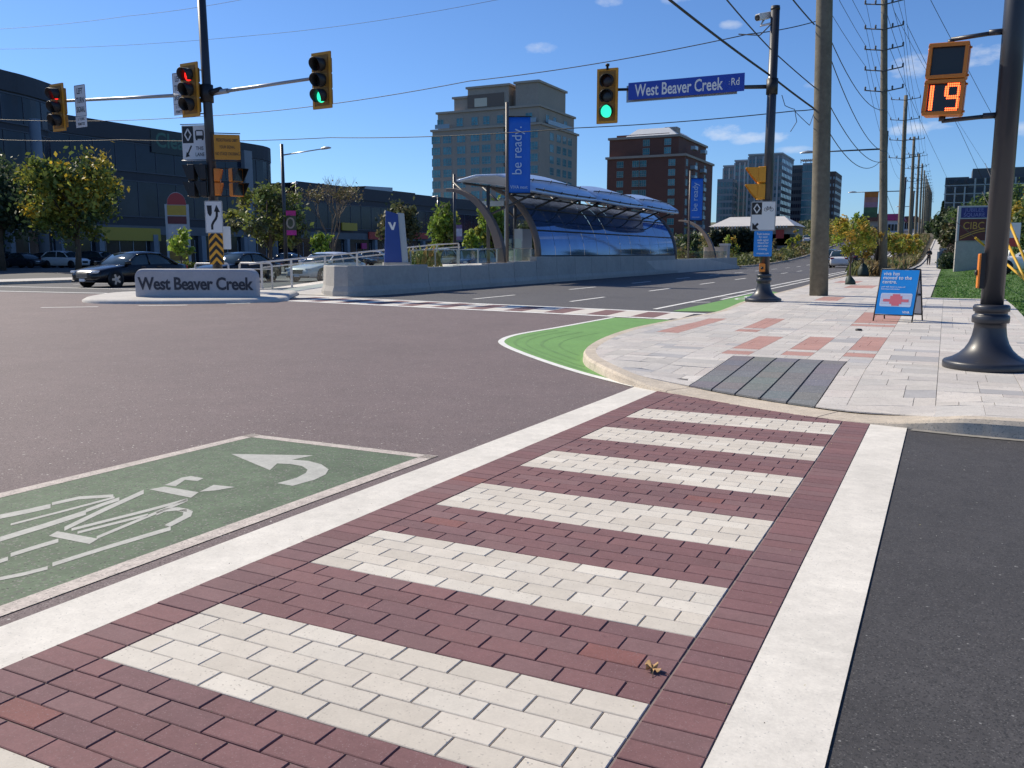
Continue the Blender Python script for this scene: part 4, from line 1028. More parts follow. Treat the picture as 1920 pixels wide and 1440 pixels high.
def keepright(mb, F, w, h):
    fl(mb, F, [(-.38 * w, .36 * h), (-.10 * w, .36 * h), (-.10 * w, .12 * h), (-.16 * w, .04 * h), (-.24 * w, .03 * h), (-.34 * w, .12 * h)])
    P = [(-.12 * w, -.38 * h), (-.12 * w, -.25 * h), (-.04 * w, -.16 * h), (.10 * w, -.06 * h), (.17 * w, .03 * h), (.18 * w, .2 * h)]
    flstroke(mb, F, P, w * .13); fl(mb, F, [(.02 * w, .17 * h), (.37 * w, .15 * h), (.17 * w, .38 * h)])
    b = .014
    for x0, x1, y0, y1 in ((-w / 2 + b, w / 2 - b, h / 2 - 1.6 * b, h / 2 - b), (-w / 2 + b, w / 2 - b, -h / 2 + b, -h / 2 + 1.6 * b), (-w / 2 + b, -w / 2 + 1.6 * b, -h / 2 + b, h / 2 - b), (w / 2 - 1.6 * b, w / 2 - b, -h / 2 + b, h / 2 - b)): flbox(mb, F, x0, y0, x1, y1)
KF = Vector((.42, -.90, 0))
C = atY(401, 407, YP - .24); sign('traffic_sign', 'white keep right sign on the median pole above the chevron board', 'traffic sign', C, KF, px(C, 33), px(C, 59), 'signwhite', keepright, ['signblack'])
def chevron(mb, F, w, h):
    n = 4; st = h / n
    for k in range(-1, n + 1):
        y = -h / 2 + st * k
        P = [(-w / 2 + .01, y), (0, y + w * .52), (w / 2 - .01, y), (w / 2 - .01, y + st * .52), (0, y + w * .52 + st * .52), (-w / 2 + .01, y + st * .52)]
        for q in ([P[0], P[1], P[4], P[5]], [P[1], P[2], P[3], P[4]]):
            c = clip_poly(ccw(q), [(-w / 2, -h / 2), (w / 2, -h / 2), (w / 2, h / 2), (-w / 2, h / 2)])
            if len(c) > 2: fl(mb, F, c)
C = atY(405.5, 466, YP - .22); sign('chevron_board', 'black and amber chevron board below the keep right sign', 'hazard marker', C, KF, px(C, 27), px(C, 59), 'chev', chevron, ['signblack'], r=.01, partname='chevrons')
C = atY(424, 446, YP + .05); sign('notice_plate', 'pale narrow notice plate seen edge-on behind the chevron board', 'notice plate', C, (.9, -.42, 0), px(C, 18), px(C, 42), 'signwhite', None, None)
# ---- median island, street-name wall, rails, platform
ISL = [(-23.9, 18.6), (-23.2, 17.95), (-22.2, 17.75), (-20.4, 18.2), (-18.6, 19.1), (-17.75, 20.0), (-17.8, 20.7), (-18.6, 21.7), (-20.5, 24.3), (-22.4, 24.3), (-24.6, 22.0), (-25, 20.5)]
ISL = ccw([(v.x, v.y) for v in smooth_path([(a, b, 0) for a, b in ISL + ISL[:1]], 4)][:-1])
mb = MB(); n = len(ISL); cx_, cy_ = sum(p[0] for p in ISL) / n, sum(p[1] for p in ISL) / n
sc = lambda p, k: (cx_ + (p[0] - cx_) * k, cy_ + (p[1] - cy_) * k)
rows = [[(*sc(p, 1.02), hg(p[1]) - .05) for p in ISL], [(*sc(p, 1.02), hg(p[1]) + .06) for p in ISL], [(*sc(p, .985), hg(p[1]) + .125) for p in ISL], [(*sc(p, .95), hg(p[1]) + .13) for p in ISL], [(*sc(p, .45), .135) for p in ISL]]
mb.grid(rows, 0, True, closed=True); mb.poly(rows[-1]); struct(mb.build('median_island', M['concrete']))
def gz(x, y, z): r = ray(x, y); return Vector((0, 0, CAMH)) + r * ((z - CAMH) / r.z)
wa, wb = gz(253, 556, .12), gz(480, 557, .12); wd = (wb - wa).normalized(); wl = (wb - wa).length; wh = px((wa + wb) / 2, 52)
M['namewall'] = mat('smooth name wall concrete', (.42, .41, .42), .75, noise=(1.5, .08, 20))
M['nametext'] = mat('charcoal raised letters', (.030, .032, .045), .5)
wf = wd.cross(Vector((0, 0, 1))); Fw = frame((wa + wb) / 2, wf)
o = thing('street_name_wall', 'low rounded concrete wall lettered with the street name on the median island', 'name wall', wa + wd * wl / 2)
rr = .26; P = [(-wl / 2, -.05), (wl / 2, -.05), (wl / 2, wh - rr)] + [(wl / 2 - rr + rr * math.cos(q), wh - rr + rr * math.sin(q)) for q in [math.pi / 2 * k / 6 for k in range(1, 7)]] + [(-wl / 2 + rr + rr * math.cos(q), wh - rr + rr * math.sin(q)) for q in [math.pi / 2 + math.pi / 2 * k / 6 for k in range(0, 7)]]
mb = MB(); mb.prism(P, Fw @ Matrix.Translation((0, 0, -.42)), .42); mb.build('wall', M['namewall'], o, bevel=.07)
mb = MB(); text_mb(mb, 'West Beaver Creek', Fw, wh * .62, wl * .005, wh * .45, .012, 0, .029, sx=.89, spacing=.95); mb.build('lettering', M['nametext'], o, fix=False)
# raised station platform and its ramp
plat = MB()
PX0, PX1 = -22.6, -17.55
prof = [(23.6, .02), (24.2, .05), (37.5, .86), (63, .95), (72, .95), (84.5, .2)]
for (ya, za_), (yb, zb_) in zip(prof, prof[1:]):
    plat.poly([(PX0, ya, za_), (PX1, ya, za_), (PX1, yb, zb_), (PX0, yb, zb_)]); plat.poly([(PX0, ya, -.1), (PX0, ya, za_), (PX0, yb, zb_), (PX0, yb, -.1)]); plat.poly([(PX1, ya, -.1), (PX1, yb, -.1), (PX1, yb, zb_), (PX1, ya, za_)])
struct(plat.build('platform_floor', M['concrete']))
struct(sheet('refuge_paving', [[(-18.4, 21.9), (-17.3, 22.9), (-17.6, 24.2), (-19.0, 24.4), (-22.6, 24.4), (-22.5, 23.8), (-20.6, 24.2)]], M['concrete'], .006))
M['barrier'] = mat('barrier concrete', (.37, .355, .33), .85, noise=(.8, .12, 7, 40), bump=(60, .3, .004))
bw = thing('platform_wall', 'long grey concrete barrier wall along the bus station platform', 'wall', (-17.3, 24, 0))
def wallx(y): return -17.2 - .0115 * (y - 24)
ends = [(-19.25, 24.35), (-18.75, 23.85), (-18.1, 23.45), (-17.6, 23.5), (-17.28, 23.9)]
pth = ends + [(wallx(y), y) for y in (25.4, 27.9)]
def wall_seg(path, h, t=.34, foot=.10):
    inn = band(path, t); ft = band(path, -foot); mb = MB(); rows = []
    for k, p in enumerate(path):
        a, b = p, inn[k]; f_ = ft[k]; g = hg(p[1])
        rows.append([(f_[0], f_[1], g - .05), (f_[0], f_[1], g + .16), (a[0] + (f_[0] - a[0]) * .35, a[1] + (f_[1] - a[1]) * .35, g + .34), (a[0], a[1], g + h - .02), (a[0] - (a[0] - b[0]) * .06, a[1] - (a[1] - b[1]) * .06, g + h), (b[0], b[1], g + h), (b[0], b[1], g - .05)])
    mb.grid(rows, 0, False); mb.poly(rows[0]); mb.poly(list(reversed(rows[-1]))); return mb
segs = [(pth, 1.0)]; y = 27.93; 
while y < 84.5:
    h = .90 + .16 * sst(28, 37, y) if y < 37 else 1.25 if y < 62 else 1.0
    segs.append(([(wallx(y), y), (wallx(y + 2.45), y + 2.45)], h)); y += 2.475
for p_, h in segs: wall_seg([(a, b) for a, b in p_], h).build('wall_panel', M['barrier'], bw)
# V totem on the wall
C = gz(742, 492, .98) ; C = atX(741, 492, -18.5)
th_ = px(C, 95); tw = px(C, 40); tt = thing('station_totem', 'blue station totem with a white V standing behind the platform wall', 'totem', C)
F = frame(C, (.62, -.78, 0)); mb = MB(); mb.prism([(-tw * .5, 0), (tw * .32, 0), (tw * .16, th_ * .94), (-tw * .38, th_)], F @ Matrix.Translation((0, 0, -.12)), .16); mb.build('face', mat('totem blue', (.012, .05, .25), .45, noise=(3, .1)), tt)
mb = MB(); mb.prism([(tw * .325, 0), (tw * .62, 0), (tw * .46, th_ * .95), (tw * .165, th_ * .965)], F @ Matrix.Translation((0, 0, -.40)), .40); mb.build('side', M['alu'], tt)
mb = MB(); fl(mb, F, [(-tw * .30, th_ * .78), (-tw * .19, th_ * .78), (-tw * .09, th_ * .69), (-tw * .02, th_ * .78), (tw * .07, th_ * .78), (-tw * .04, th_ * .63), (-tw * .14, th_ * .63)], 0, .045); mb.build('emblem', M['signtext'], tt)
mb = MB(); mb.box((-tw * .55, -.12, -.45), (tw * .68, -.002, .12), 0, F); mb.build('plinth', M['barrier'], tt)
# railings beside the refuge
M['railglass'] = glass_mat('railing glass', (.72, .84, .82), .06)
def ramp_z(y): return np.interp(y, [p[0] for p in prof], [p[1] for p in prof])
rl = thing('ramp_railing', 'pale steel railing with glass panels climbing the platform ramp', 'railing', (-21.9, 24, 0))
mb = MB(); ys = [24.2, 25.8, 27.8, 29.9, 32, 34.2, 36.3, 38.4]
kb = MB(); kb.poly([]) if False else None
for y in ys: mb = MB(); z = float(ramp_z(y)); mb.box((-21.93, y - .03, z), (-21.87, y + .03, z + 1.02)); mb.build('post', M['whitemetal'], rl)
mb = MB()
mb.tube([(-21.9, 23.6, 1.03)] + [(-21.9, y, float(ramp_z(y)) + 1.04) for y in ys], .03, 8); mb.tube([(-21.82, y, float(ramp_z(y)) + .86) for y in ys], .022, 8); mb.build('handrail', M['whitemetal'], rl)
for a, b in zip(ys, ys[1:]):
    mb = MB(); za_, zb_ = float(ramp_z(a)), float(ramp_z(b)); mb.poly([(-21.9, a + .06, za_ + .12), (-21.9, b - .06, zb_ + .12), (-21.9, b - .06, zb_ + .92), (-21.9, a + .06, za_ + .92)]); mb.build('glass_panel', M['railglass'], rl, fix=False)
mb = MB(); mb.box((-22.05, 23.9, -.05), (-21.75, 38, .16)); kk = struct(mb.build('ramp_kerb', M['concrete']))
def frame_rail(label, p0, p1, h, drop2=.14):
    o = thing('barrier_rail', label, 'railing', p0, 'pale tube rails behind the name wall'); p0, p1 = Vector(p0), Vector(p1); mb = MB(); u = Vector((0, 0, h))
    mb.tube([p0, p0 + u * .93, p0 + u + (p1 - p0) * .04, p1 + u - (p1 - p0) * .04, p1 + u * .93, p1], .035, 8); mb.build('hoop', M['whitemetal'], o)
    mb = MB(); q = u * .78; mb.tube([p0 + q, p1 + q], .022, 8); mb.build('lower_rail', M['whitemetal'], o)
def zonz(x, y, Y): return atY(x, y, Y)
for lab, xa, xb, yt, Y in (('pale tube rail just left of the chevron board behind the name wall', 366, 428, 494, 24.6), ('pale tube rail right of the chevron board behind the name wall', 449, 509, 493, 24.4)):
    a, b = atY(xa, yt, Y), atY(xb, yt, Y); frame_rail(lab, (a.x, Y, .10), (b.x, Y, .10), a.z - .10)
# glass balustrade along the platform wall
gb = thing('glass_balustrade', 'greenish glass balustrade standing on the near part of the platform wall', 'balustrade', (-18.2, 28, .9))
y = 28.4
while y < 39.5:
    z = 1.0 + .12 * sst(28, 37, y); mb = MB(); x = -18.3; mb.poly([(x, y, z - .05), (x, y + 1.75, z - .02), (x, y + 1.75, z + .52), (x, y, z + .50)]); mb.build('glass_panel', M['railglass'], gb, fix=False)
    mb = MB(); mb.box((x - .03, y - .05, z - .1), (x + .03, y - .01, z + .5)); mb.build('post', M['steel'], gb); y += 1.8
mb = MB(); mb.tube([(-18.3, 28.4, 1.53), (-18.3, 39.4, 1.66)], .02, 6); mb.build('top_rail', M['steel'], gb)
gb2 = thing('glass_balustrade', 'glass balustrade at the far end of the platform wall past the station', 'balustrade', (-18.4, 66, .9))
y = 63.5
while y < 82: mb = MB(); mb.poly([(-18.4, y, .9), (-18.4, y + 2.3, .9), (-18.4, y + 2.3, 1.6), (-18.4, y, 1.6)]); mb.build('glass_panel', M['railglass'], gb2, fix=False); y += 2.4
# ---- bus station: curved glass wall, three-part canopy, steel ribs
M['stglass'] = mat('station glass', (.075, .16, .34), .06, .68, noise=(.5, .25))
M['canopy'] = mat('canopy skin', (.42, .52, .70), .30, .35, noise=(.8, .10))
M['rib'] = mat('brown steel rib', (.125, .098, .085), .5, noise=(1, .12))
M['truss'] = mat('dark truss steel', (.05, .05, .055), .5)
st = thing('bus_station', 'glazed bus station with curved blue glass wall under a pale wavy canopy', 'bus station', (-19, 50, .9))
def gprof(t): # curved section of the glass wall: t 0..1
    q = t * math.radians(62); return -17.75 - 3.3 * (1 - math.cos(q)) * 1.0, 1.22 + 3.45 * math.sin(q)
ys = [39.0 + 2.0 * k for k in range(13)]
for k, (a, b) in enumerate(zip(ys, ys[1:])):
    mb = MB(); rows = []
    for y in (a + .02, b - .02): rows.append([(gprof(t)[0], y, gprof(t)[1]) for t in [j / 10 for j in range(11)]])
    mb.grid(rows, 0, True); mb.build('glass_panel', M['stglass'], st, fix=False)
mb = MB()
for t in (0.02, .36, .70, 1.0): x, z = gprof(t); mb.tube([(x + .02, 39, z), (x + .02, 63, z)], .035, 6)
mb.build('glazing_bars', M['truss'], st)
for y in (39.0, 63.0):
    mb = MB(); mb.tube([(gprof(j / 10)[0] - .05, y, gprof(j / 10)[1] - .3 * (j == 0)) for j in range(11)] + [(-20.3, y, 4.6)], [.17] * 8 + [.14, .12, .1, .1], 8); mb.build('end_rib', M['rib'], st)
for a, b in ((39.3, 43), (43.6, 47), (49, 51.6), (52.2, 54.8), (57, 59.5), (60, 62.6)):
    mb = MB(); mb.tube([(-19.0, a, 4.32), (-19.0, b, 4.32)], .05, 6); mb.build('light_tube', M['signtext'], st)
CAN = [(36.6, 45.6), (45.4, 53.7), (53.5, 61.8)]
def cprof(u):   # canopy section: road edge -> crest -> far edge
    return np.interp(u, [0, .12, .3, .5, .75, 1], [-16.9, -17.05, -17.7, -18.7, -20.0, -21.2]), np.interp(u, [0, .12, .3, .5, .75, 1], [4.15, 4.45, 4.9, 5.2, 5.22, 4.95])
for a, b in CAN:
    mb = MB(); rows = []; n = 14
    for k in range(n + 1):
        s = k / n; y = a + (b - a) * s; bulge = 1 - (2 * s - 1) ** 2; tp = .86 + .14 * math.sqrt(max(bulge, 0)); row = []
        for j in range(25):
            x, z = cprof(j / 24); cx0 = -19.4; row.append((cx0 + (x - cx0) * tp, y, 4.5 + (z - 4.5) * (.75 + .35 * bulge)))
        rows.append(row)
    mb.grid(rows, 0, True); c_ = mb.build('canopy_shell', M['canopy'], st); md = c_.modifiers.new('thickness', 'SOLIDIFY'); md.thickness = .10; md.offset = -1
    for j in (0, 6):
        mb = MB(); P = [Vector(rows[k][j if j else 1]) + Vector((.0, 0, .06)) for k in range(1, n)]; mb.tube(P, .03, 6); mb.build('edge_rail', M['truss'], st)
        for k in range(2, n - 1, 3):
            mb = MB(); p = Vector(rows[k][j if j else 1]); mb.tube([p, p + Vector((.06, 0, .12))], .025, 6); mb.build('stud', M['truss'], st)
mb = MB()
for y in [37.4 + 2.9 * k for k in range(9)]:
    mb = MB(); mb.tube([(-19.7, y, 3.2), (-17.4, y + 1.2, 4.4)], .06, 6); mb.tube([(-19.7, y, 3.2), (-21.6, y, 4.8)], .06, 6); mb.tube([(-19.7, y, .9), (-19.7, y, 4.6)], .09, 8); mb.build('truss_frame', M['truss'], st)
mb = MB(); mb.tube([(-17.6, 37.2, 4.30), (-17.6, 61.6, 4.30)], .06, 6); mb.tube([(-20.9, 37.2, 4.72), (-20.9, 61.6, 4.72)], .06, 6); mb.build('longitudinal_beam', M['truss'], st)
mb = MB(); p = atY(985, 470, 39.5); mb.box((-19.2, 39.2, .9), (-18.75, 40.3, 2.6)); mb.build('ticket_machine', M['alu'], st)
mb = MB(); mb.box((-19.5, 38.7, .9), (-19.42, 38.8, 4.0)); mb.box((-20.9, 38.7, 3.7), (-19.3, 38.82, 3.95)); mb.build('portal_frame', M['steel'], st)
mb = MB(); mb.poly([(-19.5, 38.75, .95), (-18.6, 38.75, .95), (-18.6, 38.75, 2.1), (-19.5, 38.75, 2.1)]); mb.build('end_glass', M['railglass'], st, fix=False)
def steel_arch(label, C0, tip, d):
    """brown steel arch leaning from its foot to a thin tip"""
    o = tag(MBarch(C0, tip), label, 'steel arch', 'curved brown steel arches of the station'); return o
def MBarch(C0, tip):
    mb = MB(); A = Vector(C0); B = Vector(tip); n = 18; rows = []; hz = Vector((B.x - A.x, B.y - A.y, 0)); L = hz.length; hz.normalize(); H = B.z - A.z
    pts = []
    for k in range(n + 1):
        q = math.pi / 2 * k / n; pts.append(A + hz * L * (1 - math.cos(q)) + Vector((0, 0, H * math.sin(q))))
    side = Vector((-hz.y, hz.x, 0))
    for k, p in enumerate(pts):
        d = (pts[min(k + 1, n)] - pts[max(k - 1, 0)]).normalized(); nn = d.cross(side).normalized(); w = .14 - .06 * k / n; t = .26 - .19 * k / n
        rows.append([p + side * w + nn * t, p - side * w + nn * t, p - side * w - nn * t, p + side * w - nn * t])
    mb.grid(rows, 0, False, closed=True); mb.poly(list(reversed(rows[0]))); mb.poly(rows[-1]); return mb.build('steel_arch', M['rib'], bevel=.02)
A = atX(942, 487, -18.3); B = at(838, 356, (A - Vector((0, 0, CAMH))).dot(HF) + 2.0); steel_arch('curved brown steel arch at the near end of the bus station', (A.x, A.y, .6), B, 0)
A = atX(1338, 478, -18.6); B = at(1273, 414, (A - Vector((0, 0, CAMH))).dot(HF) + 3.0); steel_arch('smaller distant brown steel arch past the far end of the station', (A.x, A.y, .6), B, 0)
M['bannerblue'] = mat('banner blue', (.012, .14, .62), .55, noise=(1.2, .06))
M['bannertext'] = mat('pale banner lettering', (.50, .62, .80), .6)
def banner_pole(label, blabel, xp, ytop, ybase, X, xa, xb, ya, yb, txt, foot):
    A = atX(xp, ybase, X); d = (A - Vector((0, 0, CAMH))).dot(HF); T = at(xp, ytop, d)
    o = thing('banner_pole', label, 'pole', (A.x, A.y, .9)); mb = MB(); mb.tube([(A.x, A.y, .5), (A.x, A.y, T.z)], .075, 10); mb.build('shaft', M['rib'], o)
    a, b = at(xa, ya, d), at(xb, yb, d); w = px(A, xb - xa); h = px(A, yb - ya); C = at((xa + xb) / 2, (ya + yb) / 2, d)
    F = frame(C, (.44, -.9, 0)); bo = thing('street_banner', blabel, 'banner', C)
    rows = []
    for k in range(13):
        y = h / 2 - h * k / 12; rows.append([F @ Vector((-w / 2 + w * j / 8, y, .05 * math.sin(j * .9 + .6) * math.sin(math.pi * k / 12) - .01)) for j in range(9)])
    mb = MB(); mb.grid(rows, 0, True); c_ = mb.build('cloth', M['bannerblue'], bo); md = c_.modifiers.new('thickness', 'SOLIDIFY'); md.thickness = .006
    mb = MB(); R = F @ Matrix.Rotation(math.pi / 2, 4, 'Z')
    text_mb(mb, txt, R, w * .62, h * .06, w * .12 - w * .05, .055, 0, .0, sx=(h * .78) / (w * .62 * len(txt) * .50)); text_mb(mb, foot, F, w * .2, 0, -h * .425, .05, 0, .005, sx=.9)
    mb.build('lettering', M['bannertext'], bo, fix=False)
    mb = MB()
    for yy in (h / 2 + .02, -h / 2 - .02): mb.tube([(A.x, A.y, (F @ Vector((0, yy, 0))).z), F @ Vector((w / 2 + .05, yy, 0))], .025, 6)
    mb.build('bracket', M['blackpaint'], o)
banner_pole('brown steel pole carrying the large blue banner beside the near arch', 'large blue banner reading be ready at the near end of the station', 951, 192, 487, -18.0, 952, 994, 223, 359, 'be ready.', 'VIVA next')
banner_pole('thin pole carrying the distant blue banner before the brick tower', 'smaller distant blue banner reading be ready before the brick tower', 1290, 320, 482, -18.3, 1293, 1317, 336, 412, 'be ready', 'vivanext')
# far planter end beyond the platform: cabinet pillar
for px_, lab in ((1359, 'squat concrete utility pillar with a pale cap at the far end of the platform'),):
    A = atX(px_, 485, -19.5); o = thing('utility_pillar', lab, 'utility box', (A.x, A.y, .2)); s = px(A, 1); mb = MB(); mb.box((A.x - 8 * s, A.y - .5, .2), (A.x + 7 * s, A.y + .5, A.z + 24 * s)); mb.build('body', M['barrier'], o)
    mb = MB(); mb.box((A.x - 9 * s, A.y - .6, A.z + 24 * s + .003), (A.x + 8 * s, A.y + .6, A.z + 28 * s)); mb.build('cap', M['concrete'], o)
for k, xx in enumerate((1328, 1347)):
    A = atX(xx, 488, -19.2); s = px(A, 1); mb = MB(); F = frame((A.x, A.y, .9), (.3, -.95, 0)); mb.prism(rrect(17 * s, 22 * s, .05), F @ Matrix.Translation((0, 11 * s, -.3)), .6); tag(mb.build('utility_cabinet', M['beigetrim']), ('grey utility cabinet under the distant arch', 'second grey utility cabinet beside the concrete pillar')[k], 'utility box')
# ---- pole with the street name sign
YC = 24.6; cb = Vector((-4.44, YC, zs(-4.44, YC)))
zt = atY(1445.5, 20, YC).z
cp = pole('signal_pole', 'dark signal pole with flared base carrying the street name sign', cb, zt, .135, .115, deco=.48)
mb = MB(); mb.lathe([(.12, 0), (.125, .05), (.06, .09), (.001, .1)], 16, (cb.x, cb.y, zt)); mb.build('cap', M['blackpaint'], cp)
za = atY(1440, 163, YC).z; e = atY(1158, 168, YC)
mb = MB(); mb.tube([(cb.x, YC, za), (e.x, YC, e.z)], [.055, .04], 12); mb.build('mast_arm', M['polepaint'], cp)
mb = MB(); mb.tube([(cb.x, YC, za - .2), (cb.x, YC, za + .2)], .15, 14); mb.build('arm_clamp', M['blackpaint'], cp)
C = atY(1138.5, 180, YC - .12); traffic_light('yellow traffic light left of the blue street sign showing green', C, (.05, -1, 0), px(C, 40), px(C, 97), 2, vis_l=.2)
mb = MB(); t_ = atY(1139, 128, YC - .15); mb.lathe([(.035, 0), (.035, .1), (.06, .1), (.06, .16), (.001, .17)], 10, t_ - Vector((0, 0, .04))); mb.build('sensor_cap', M['blackpaint'], cp)
a, b = atY(1178, 172, YC - .08), atY(1396, 153, YC - .08); C = (a + b) / 2; sw = (b - a).length; shh = px(C, 31)
def stname(mb, F, w, h):
    text_mb(mb, 'West Beaver Creek', F, h * .98, -w * .06, -.01, .004, 0, .016, sx=.66); text_mb(mb, 'Rd', F, h * .58, w * .425, h * .04, .004, 0, .008, sx=.8); text_mb(mb, ':', F, h * .4, w * .375, h * .04, .004, 0, 0, sx=.8)
sx_ = (b - a).normalized(); upv = Vector((0, -1, 0)).cross(sx_) * 1
o, F = sign('street_name_sign', 'blue street name sign hung on the mast arm right of the green light', 'street sign', C, (0, -1, 0), sw, shh, 'signblue', stname, ['signtext'], r=.01)
mb = MB(); mb.box((-sw / 2 - .10, -shh * .58, -.16), (sw / 2 - .22, shh * .40, -.14), 0, F); mb.build('rear_panel', M['alu'], o)
# traffic camera on the pole top
C = atY(1426, 32, YC - .1); o = thing('traffic_camera', 'white traffic camera on a bracket at the top of the signal pole', 'camera', C); F = frame(C, (-.6, -.8, -.25)); mb = MB(); mb.box((-.09, -.08, -.3), (.09, .09, .1), 0, F); mb.build('body', M['signwhite'], o, bevel=.02)
mb = MB(); mb.lathe([(.075, .1), (.08, .13), (.05, .13), (.001, .12)], 14, (0, 0, 0), 0, F); mb.build('lens', M['blackpaint'], o)
mb = MB(); q = atY(1428, 42, YC - .08); mb.tube([F @ Vector((0, -.08, -.1)), (C.x, C.y, C.z - .22), (cb.x, YC, q.z - .02)], .03, 8); mb.build('arm', M['signwhite'], o)
C = atY(1421, 344, YC); ped_head('amber pedestrian signal with flared visors on the left of the bicycle sign pole', C, (-.96, -.28, 0), px(C, 29), 'sigyellow', 'sigyellow', L=.33)
def bike_icon(mb, F, cx, cy, s, m=0):
    for x in (-.52, .52): flring(mb, F, cx + x * s, cy - .12 * s, .30 * s, .07 * s, m)
    for P in ([(-.52, -.12), (-.22, .30), (.30, .26), (-.02, -.12), (-.52, -.12)], [(-.02, -.12), (-.26, .40)], [(.52, -.12), (.24, .42), (.40, .46)], [(-.36, .42), (-.14, .42)]): flstroke(mb, F, [(cx + x * s, cy + y * s) for x, y in P], .07 * s, m)
def bikelane(mb, F, w, h):
    flbox(mb, F, -w * .46, .05 * h, -.06 * w, h * .46, 0); cx, cy, a, b_ = -.26 * w, .255 * h, .12 * w, .155 * h
    flstroke(mb, F, [(cx + a, cy), (cx, cy + b_), (cx - a, cy), (cx, cy - b_), (cx + a, cy)], w * .045, 1, .006)
    bike_icon(mb, F, .21 * w, .24 * h, .22 * w)
    flstroke(mb, F, [(-w * .20, -.26 * h), (-w * .36, -.40 * h)], w * .09); fl(mb, F, [(-.42 * w, -.46 * h), (-.42 * w, -.22 * h), (-.16 * w, -.46 * h)])
    b = .01
    for x0, x1, y0, y1 in ((-w / 2 + b, w / 2 - b, h / 2 - 2 * b, h / 2 - b), (-w / 2 + b, w / 2 - b, -h / 2 + b, -h / 2 + 2 * b), (-w / 2 + b, -w / 2 + 2 * b, -h / 2 + b, h / 2 - b), (w / 2 - 2 * b, w / 2 - b, -h / 2 + b, h / 2 - b)): flbox(mb, F, x0, y0, x1, y1)
C = atY(1431, 405, YC - .2); sign('bicycle_lane_sign', 'white bicycle lane sign with a black diamond on the signal pole', 'traffic sign', C, (.16, -.98, 0), px(C, 45), px(C, 54), 'signwhite', bikelane, ['signblack', 'signwhite'], partname='symbols')
def info(mb, F, w, h):
    for k, t in enumerate(('Push button', 'for next', 'walk signal.', 'Watch for', 'cars when', 'crossing.')): text_mb(mb, t, F, h * .125, 0, h * (.38 - .117 * k), .004, 0, .006, sx=.8)
    text_mb(mb, 'vivanext.com', F, h * .11, 0, -h * .38, .004, 0, .006, sx=.8)
C = atY(1430.5, 457, YC - .2); sign('information_sign', 'light blue instruction sign below the bicycle lane sign', 'sign', C, (.16, -.98, 0), px(C, 33), px(C, 47), 'infoblue', info, ['signtext'])
def button_box(label, C, f, w, h):
    o = thing('push_button', label, 'push button', C, 'pedestrian push buttons'); F = frame(C, f); mb = MB(); mb.prism(rrect(w, h, .02), F @ Matrix.Translation((0, 0, -.09)), .10); mb.build('case', M['sigorange'], o, bevel=.008)
    mb = MB(); mb.lathe([(.035, 0), (.035, .02), (.02, .03), (.001, .031)], 14, (0, 0, 0), 0, F @ Matrix.Translation((0, -h * .05, .011))); mb.build('button', M['blackpaint'], o); return o, F
C = atY(1429, 502, YC - .18); button_box('small amber push button low on the bicycle sign pole', C, (.1, -1, 0), px(C, 11), px(C, 15))
# ---- near right pole with the countdown signal
rb = Vector((.54, 12.25, zs(.54, 12.25))); YR = rb.y
np_ = pole('signal_pole', 'near dark pole on a flared base at the right edge of the pavement', rb, 7.6, .128, .125, deco=.50)
cs = thing('countdown_signal', 'orange pedestrian countdown signal showing nineteen on the near pole', 'pedestrian signal', atY(1772, 148, YR - .05))
F = frame(atY(1772.5, 148, YR - .05), (-.10, -1, 0)); W_, H_ = px(F.to_translation(), 66), px(F.to_translation(), 127); hs = H_ / 2
roll_ = Matrix.Rotation(math.radians(-2.5), 4, 'Z'); F = F @ roll_
for y0, lab in ((0.004, 'upper'), (-hs, 'lower')):
    mb = MB(); y1 = y0 + hs - .004
    Fz = F @ Matrix.Translation((0, (y0 + y1) / 2, -.24)); mb.prism(rrect(W_, y1 - y0, .03), Fz, .20); mb.build('housing', M['sigorange'], cs, bevel=.012)
    rim = MB(); b = .042; w2 = W_ / 2; zf = .0
    for x0, x1, ya, yb in ((-w2, w2, y1 - b, y1), (-w2, w2, y0, y0 + b), (-w2, -w2 + b, y0 + b, y1 - b), (w2 - b, w2, y0 + b, y1 - b)): rim.box((x0, ya, -.037), (x1, yb, .02), 0, F)
    rim.build('rim', M['sigorange'], cs, bevel=.008)
    mb = MB(); flbox(mb, F, -w2 + b, y0 + b, w2 - b, y1 - b, 0, -.030); mb.build('screen', M['lensgrey'], cs)
for sx_ in (-1, 1):
    for y in (hs * .88, hs * .12, -hs * .12, -hs * .88): mb = MB(); mb.tube([F @ Vector((sx_ * W_ / 2, y, -.12)), F @ Vector((sx_ * (W_ / 2 + .022), y, -.12))], .014, 8); mb.build('latch', M['sigorange'], cs)
dots = MB()
def dot(x, y):
    n = 8; dots.poly([F @ Vector((x + .0105 * math.cos(2 * math.pi * k / n), y + .0105 * math.sin(2 * math.pi * k / n), -.026)) for k in range(n)])
dw = W_ * .13; yc = -hs * .5; dh = hs * .34
def seg(ax, ay, bx, by, n, skip=0):
    for k in range(n):
        t = k / (n - 1)
        for s_ in (-.012, .012):
            vx, vy = bx - ax, by - ay; L_2 = math.hypot(vx, vy); dot(ax + vx * t - vy / L_2 * s_, ay + vy * t + vx / L_2 * s_)
x9, x1_ = W_ * .22, -W_ * .31
seg(x1_, yc + dh * .95, x1_, yc - dh * .95, 15)
seg(x9 - dw, yc + dh, x9 + dw, yc + dh, 6); seg(x9 - dw, yc, x9 + dw, yc, 6); seg(x9 - dw, yc - dh, x9 + dw, yc - dh, 6)
seg(x9 - dw - .012, yc + dh * .85, x9 - dw - .012, yc + dh * .15, 6); seg(x9 + dw + .012, yc + dh * .85, x9 + dw + .012, yc + dh * .15, 6); seg(x9 + dw + .012, yc - dh * .15, x9 + dw + .012, yc - dh * .85, 6)
dots.build('digits', M['led'], cs)
